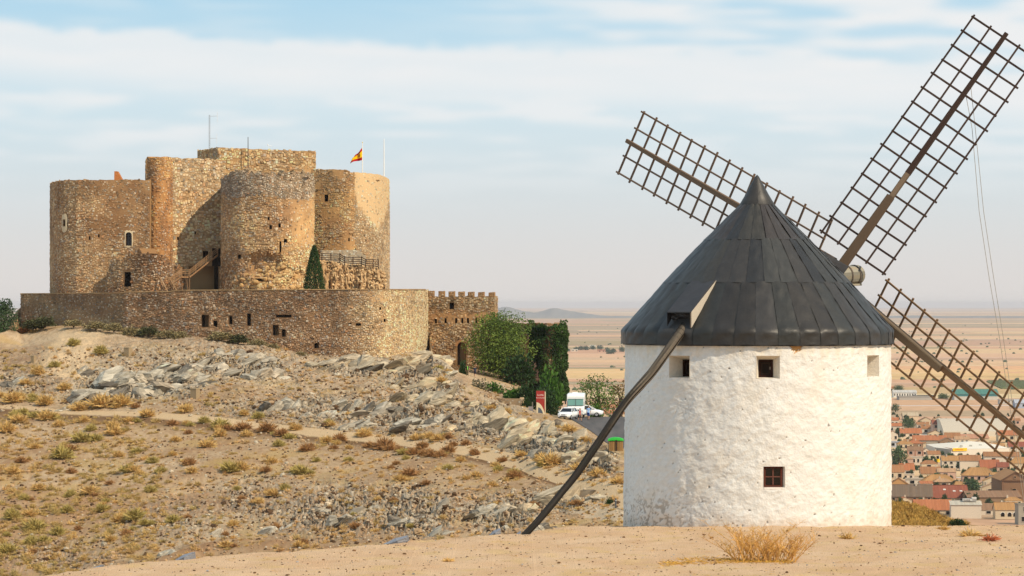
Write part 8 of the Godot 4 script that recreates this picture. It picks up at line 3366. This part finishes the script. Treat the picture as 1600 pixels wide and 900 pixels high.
func build_rocks() -> void:
	for k in 8:
		var m := cut_rock(90 + k)
		var a := m.surface_get_arrays(0)
		var v: PackedVector3Array = a[Mesh.ARRAY_VERTEX]
		var ix: PackedInt32Array = a[Mesh.ARRAY_INDEX]
		var flat_v := PackedVector3Array()
		for i in ix:
			flat_v.append(v[i])
		rock_shapes.append([flat_v])
	var grey := lin(236, 220, 194)
	var tan := lin(246, 222, 184)
	# column, row, width and height in the photograph; tint; label
	var list := [
		[150, 618, 70, 26, 0, "broad grey outcrop on the left, below the washed bank"], [195, 600, 60, 26, 0, "dark-streaked grey crag right of the washed bank"], [222, 596, 44, 20, 0, "low grey ledge left of the sandy gully"], [145, 583, 40, 16, 0, "long dark slab under the washed bank"], [258, 612, 60, 34, 0, "large pale grey crag beside the stone marker"], [262, 580, 60, 30, 0, "steep dark grey crag above the stone marker"], [300, 590, 46, 24, 0, "weathered grey rocks above and right of the marker"], [325, 572, 60, 18, 0, "flat grey shelf of rock below the rampart holes"], [350, 555, 60, 16, 0, "grey rock strip along the foot of the rampart"], [397, 568, 44, 26, 0, "rounded grey boulder group left of the sandy track"], [415, 584, 46, 24, 0, "grey boulders beneath the sandy track"], [375, 590, 40, 18, 0, "low grey rocks left of the boulder group"],
		[505, 574, 40, 26, 1, "brown block of rock at the foot of the rampart curve"], [550, 576, 60, 30, 1, "pale rock face under the rampart curve"], [600, 578, 60, 34, 1, "pale cracked cliff under the right end of the rampart"], [640, 578, 40, 34, 1, "leaning slab of pale rock at the rampart's right end"], [672, 560, 50, 26, 1, "tan rock hump beside the gate wall"], [693, 584, 24, 18, 1, "rock crest left of the people at the gate"], [686, 606, 40, 20, 1, "rough tan rocks below the rock crest"], [640, 606, 60, 18, 1, "smooth pale rock shoulder"], [700, 632, 34, 30, 1, "pale standing boulder on the right slope"], [728, 634, 36, 22, 1, "grey rock right of the pale standing boulder"], [655, 626, 60, 14, 1, "long low tan ledge on the slope"],
		[750, 660, 50, 36, 1, "steep rock rib left of the small side path"], [785, 672, 60, 38, 1, "big grey rib of rock falling to the footpath"], [815, 690, 50, 26, 1, "grey rocks just above the footpath"], [838, 672, 50, 26, 1, "rough rock below the red notice board"], [862, 664, 34, 18, 1, "low rocks at the edge of the car park"], [862, 690, 40, 26, 1, "grey boulder pair above the golden grass"], [890, 690, 40, 26, 1, "knobbly grey rock below the asphalt"], [915, 705, 40, 24, 1, "rock in front of the tail pole"], [926, 718, 44, 22, 1, "rocks right of the tail pole, below the bin"], [958, 738, 40, 26, 0, "dark pitted rock against the windmill wall"], [905, 722, 34, 22, 1, "low grey rock behind the tail pole"], [842, 712, 24, 20, 0, "single grey boulder beside the footpath"], [880, 716, 28, 18, 1, "flat grey boulder above the lower footpath"],
		[505, 648, 60, 16, 0, "scattered grey rock band in the middle of the hill"], [545, 636, 50, 16, 0, "grey ledge above the middle rock band"], [600, 645, 70, 18, 0, "long grey ledges above the footpath"], [660, 662, 70, 18, 0, "row of grey rocks close to the footpath"], [440, 640, 50, 14, 0, "small grey ledge left of the middle rock band"], [560, 665, 50, 12, 0, "low grey stones just over the footpath"], [715, 672, 40, 18, 1, "tan rocks by the side path"],
		[570, 800, 40, 16, 0, "dark grey rock group low on the slope"], [640, 815, 50, 18, 0, "dark rock ledge low in the middle"], [540, 822, 40, 14, 0, "rock ledge left of the dark ledge, low on the slope"], [690, 835, 44, 18, 0, "grey pointed rock at the edge of the sand"], [845, 828, 24, 18, 0, "grey stone at the foot of the tail pole"], [500, 800, 36, 12, 0, "small dark rocks on the lower slope"], [430, 830, 36, 12, 0, "low dark stones near the edge of the sand"], [268, 862, 24, 14, 0, "small dark rock beside the bluish slab"], [350, 835, 30, 16, 0, "brownish rock near the lower edge"], [880, 775, 60, 20, 1, "stony mound beneath the footpath, behind the pole"], [925, 785, 50, 22, 1, "stony mound left of the dark green bush"], [700, 795, 50, 18, 0, "rock patch under the brown grass tuft"], [760, 800, 50, 16, 0, "stony patch left of the tail pole's foot"], [820, 795, 40, 14, 1, "stony patch behind the tail pole's foot"], [30, 600, 40, 18, 0, "dark slab of rock at the left edge"], [90, 640, 30, 14, 0, "grey rock at the start of the footpath"]]
	for k in list.size():
		var e: Array = list[k]
		var p := ground_at(e[0], e[1])
		var m := -p.z / FOCAL
		outcrop(p + Vector3(0, -0.15, 0), e[2] * m, e[3] * m * 1.05, k, e[5], grey if e[4] == 0 else tan)
	# loose stones everywhere on the slope
	var kinds := []
	for k in 4:
		kinds.append(rock_mesh(120 + k, Vector3(1.0, 0.62, 0.85), 0, 0.45, Color.WHITE))
	var places := [[], [], [], []]
	var tints := [[], [], [], []]
	for k in 58000:
		var px := rng.randf_range(-210, 1240)
		var py := rng.randf_range(540, 890)
		var low := path_row(px)
		var r := rockiness(px, py)
		var dens := 0.35 + 0.65 * r
		if py > low - 7.0 and py < low + 7.0 and px > 60:
			dens = 0.03
		if px > 45 and px < 150 and py > 530 and py < 590:
			dens = 0.3
		dens *= 0.35 + 1.3 * smoothstep(-0.3, 0.4, soft.get_noise_2d(px * 0.025 + 90.0, py * 0.05))
		if rng.randf() > dens:
			continue
		if px > 862 and py < 666.0 + (px - 872.0) * 0.5 or px > 690 and py < 600 and px < 862:
			continue
		var p := ground_at(px, py)
		if p.y > 4.0 or -p.z > 482.0:
			continue
		var s := rng.randf_range(0.05, 0.19) * (1.0 + 1.2 * r * rng.randf())
		if rng.randf() < 0.06:
			s *= 1.9
		var i := rng.randi() % 4
		places[i].append(Transform3D(Basis.from_euler(Vector3(rng.randf_range(-0.5, 0.5), rng.randf() * TAU, rng.randf_range(-0.5, 0.5))).scaled_local(Vector3.ONE * s), p + Vector3(0, s * 0.2, 0)))
		var c := lin(224, 184, 138).lerp(lin(206, 190, 166), clampf(r * 1.2 - 0.2 + rng.randf_range(-0.3, 0.3), 0, 1))
		if rng.randf() < 0.14:
			c = lin(240, 222, 192)
		elif rng.randf() < 0.30:
			c = lin(120, 92, 66)
		tints[i].append(vary(c, 0.2))
	for i in 4:
		stuff("rubble", kinds[i], materials.rock, places[i], tints[i], ["loose tan stones strewn over the slope", "loose grey stones strewn among the rocks", "small rounded stones on the slope", "broken bits of stone on the slope"][i], "stones")
	# pebbles and crumbs of earth on the sand
	var pl := []
	var ti := []
	for k in 4200:
		var d := rng.randf_range(67.0, 90.0)
		var px := rng.randf_range(40, 1640)
		var x := (px - 800.0) * d / FOCAL
		if Vector2(x - mill_centre().x, d - MILL_D).length() < MILL_R + 0.05:
			continue
		var s := rng.randf_range(0.005, 0.016)
		if rng.randf() < 0.09:
			s *= rng.randf_range(1.4, 2.6)
		pl.append(Transform3D(Basis.from_euler(Vector3(rng.randf() * 0.6, rng.randf() * TAU, 0)).scaled_local(Vector3(s * 1.4, s, s * 1.4)), Vector3(x, plateau_y(x, d) + s * 0.25, -d)))
		ti.append(vary(lin(176, 136, 96).lerp(lin(112, 84, 60), rng.randf()) if rng.randf() < 0.85 else lin(196, 190, 184), 0.2))
	stuff("pebbles", kinds[0], materials.rock, pl, ti, "pebbles and crumbs of earth on the sand", "pebbles")
	# short dead stubble on the sand, for its fibre
	pl = []
	ti = []
	for k in 4200:
		var d := rng.randf_range(67.5, 92.0)
		var px := rng.randf_range(40, 1640)
		var x := (px - 800.0) * d / FOCAL
		if Vector2(x - mill_centre().x, d - MILL_D).length() < MILL_R + 0.05 or rng.randf() > 0.15 + smoothstep(-0.2, 0.5, soft.get_noise_2d(x * 0.6, d * 0.4)):
			continue
		var s := rng.randf_range(0.05, 0.12)
		pl.append(turned(Vector3(x, plateau_y(x, d) - 0.008, -d), rng.randf() * TAU, Vector3(s * 1.6, s * 0.55, s * 1.6)))
		ti.append(vary(lin(214, 176, 110), 0.2))
	stuff("stubble", tuft_mesh(16, 1.0, 0.5, 77), materials.straw, pl, ti, "sparse pale stubble on the sand", "grass")


func build_details() -> void:
	# the two people at the gate, walking away
	var a := ground_at(730.5, 587)
	person("person", "person with a bright green backpack walking towards the gate", a, PI + 0.1, 1.74, {"top": [52, 50, 48], "bottom": [120, 104, 84], "shorts": false, "hair": [64, 52, 42], "stride": 0.12, "skin": [190, 142, 110], "pack": [128, 190, 84]})
	var b := ground_at(742.0, 589)
	person("person", "person in a dark top and dark shorts beside the green backpack", b, PI - 0.15, 1.72, {"top": [58, 56, 72], "bottom": [44, 46, 60], "shorts": true, "hair": [96, 56, 46], "stride": 0.09, "skin": [206, 168, 142]})
	# handrail at the top of the steps below the gate
	var hr := thing("handrail", "thin rusty handrail right of the people at the gate", "handrail", world_at(747, 592, 494))
	var sh := Shape.new()
	var rust := lin(112, 84, 66)
	sh.tube([Vector3(0, -0.8, 0), Vector3(0, 1.35, 0)], [0.035, 0.035], 6, [rust])
	sh.tube([Vector3(0.35, -1.2, 1.2), Vector3(0.35, 0.45, 1.2)], [0.03, 0.03], 6, [rust])
	part(hr, "post", sh.mesh(), materials.iron)
	sh = Shape.new()
	sh.tube([Vector3(0, 1.3, 0), Vector3(0.35, 0.4, 1.2)], [0.03, 0.03], 6, [rust])
	part(hr, "rail", sh.mesh(), materials.iron)
	# a bench-like step by the gate
	var bench := thing("stone_bench", "pale stone bench left of the people at the gate", "bench", world_at(719, 579, 503))
	sh = Shape.new()
	sh.box(Transform3D(Basis(), Vector3(0, 0.22, 0)), Vector3(0.55, 0.16, 0.5), lin(206, 184, 150))
	part(bench, "seat", sh.mesh(), materials.stone)
	sh = Shape.new()
	sh.box(Transform3D(Basis(), Vector3(0, -0.05, 0)), Vector3(0.4, 0.4, 0.36), lin(186, 160, 126))
	part(bench, "leg", sh.mesh(), materials.stone)
	# stone markers on the slope
	for e in [[52, 566, 6, 10, "small stone marker on the left of the slope"], [200, 556, 9, 12, "stone marker with a pale right side near the rampart"], [305, 622, 11, 14, "stone marker set against the pale grey crag"]]:
		var p := ground_at(e[0], e[1])
		var m := -p.z / FOCAL
		var o := thing("stone_marker", e[4], "marker", p + Vector3(0, -0.2, 0))
		sh = Shape.new()
		sh.box(Transform3D(Basis.from_euler(Vector3(0, -0.5, 0)), Vector3(0, e[3] * m * 0.5 + 0.1, 0)), Vector3(e[2] * m, e[3] * m + 0.2, e[2] * m), lin(188, 164, 128))
		part(o, "block", sh.mesh(), materials.stone)
		sh = Shape.new()
		sh.box(Transform3D(Basis.from_euler(Vector3(0, -0.5, 0)), Vector3(0, e[3] * m + 0.24, 0)), Vector3(e[2] * m * 1.08, 0.1, e[2] * m * 1.08), lin(200, 178, 142))
		part(o, "cap", sh.mesh(), materials.stone)
	# bollard by the footpath
	var p := ground_at(962, 793)
	var bo := thing("bollard", "thin dark bollard on the sandy path beside the windmill", "bollard", p + Vector3(0, -0.1, 0))
	sh = Shape.new()
	sh.tube([Vector3(0, 0, 0), Vector3(0, 0.95, 0), Vector3(0, 1.0, 0)], [0.085, 0.085, 0.06], 10, [lin(92, 92, 92)])
	part(bo, "post", sh.mesh(), materials.iron)
	sh = Shape.new()
	sh.tube([Vector3(0, 0.78, 0), Vector3(0, 0.86, 0)], [0.09, 0.09], 10, [lin(170, 170, 168)])
	part(bo, "band", sh.mesh(), materials.iron)
	# flat bluish slabs lying on the brink of the sand
	for e in [[618, 851, 44, 9, "largest bluish slab on the brink of the sand"], [287, 873, 36, 7, "bluish slab on the brink at the lower left"], [147, 885, 30, 6, "small bluish slab nearest the lower left corner"], [772, 839, 26, 5, "bluish slab on the brink left of the tail pole"], [808, 836, 14, 5, "tiny pale slab by the foot of the tail pole"]]:
		var d := pick(EDGE, e[0]) + 0.45
		var q := world_at(e[0], e[1], d)
		var m := d / FOCAL
		sh = Shape.new()
		var ring := []
		var low := []
		for k in 9:
			var t := TAU * k / 9.0
			var rr := 1.0 + 0.25 * fine.get_noise_2d(k * 1.7, e[0])
			ring.append(Vector3(cos(t) * e[2] * m * 0.5 * rr, 0.05 + 0.10 * cos(t), sin(t) * 0.35 * rr))
			low.append(ring[-1] * Vector3(1.06, 1, 1.06) + Vector3(0, -0.3, 0))
		for k in 9:
			var j := (k + 1) % 9
			sh.tri(Vector3(0, 0.1, 0), ring[j], ring[k], lin(166, 170, 178))
			sh.quad(ring[k], ring[j], low[j], low[k], lin(150, 150, 154))
		var o := solo("stone_slab", e[4], "slab", sh.mesh(), materials.stone, Vector3(q.x, plateau_y(q.x, d) + 0.02, q.z))
		o.rotation.z = 0.06
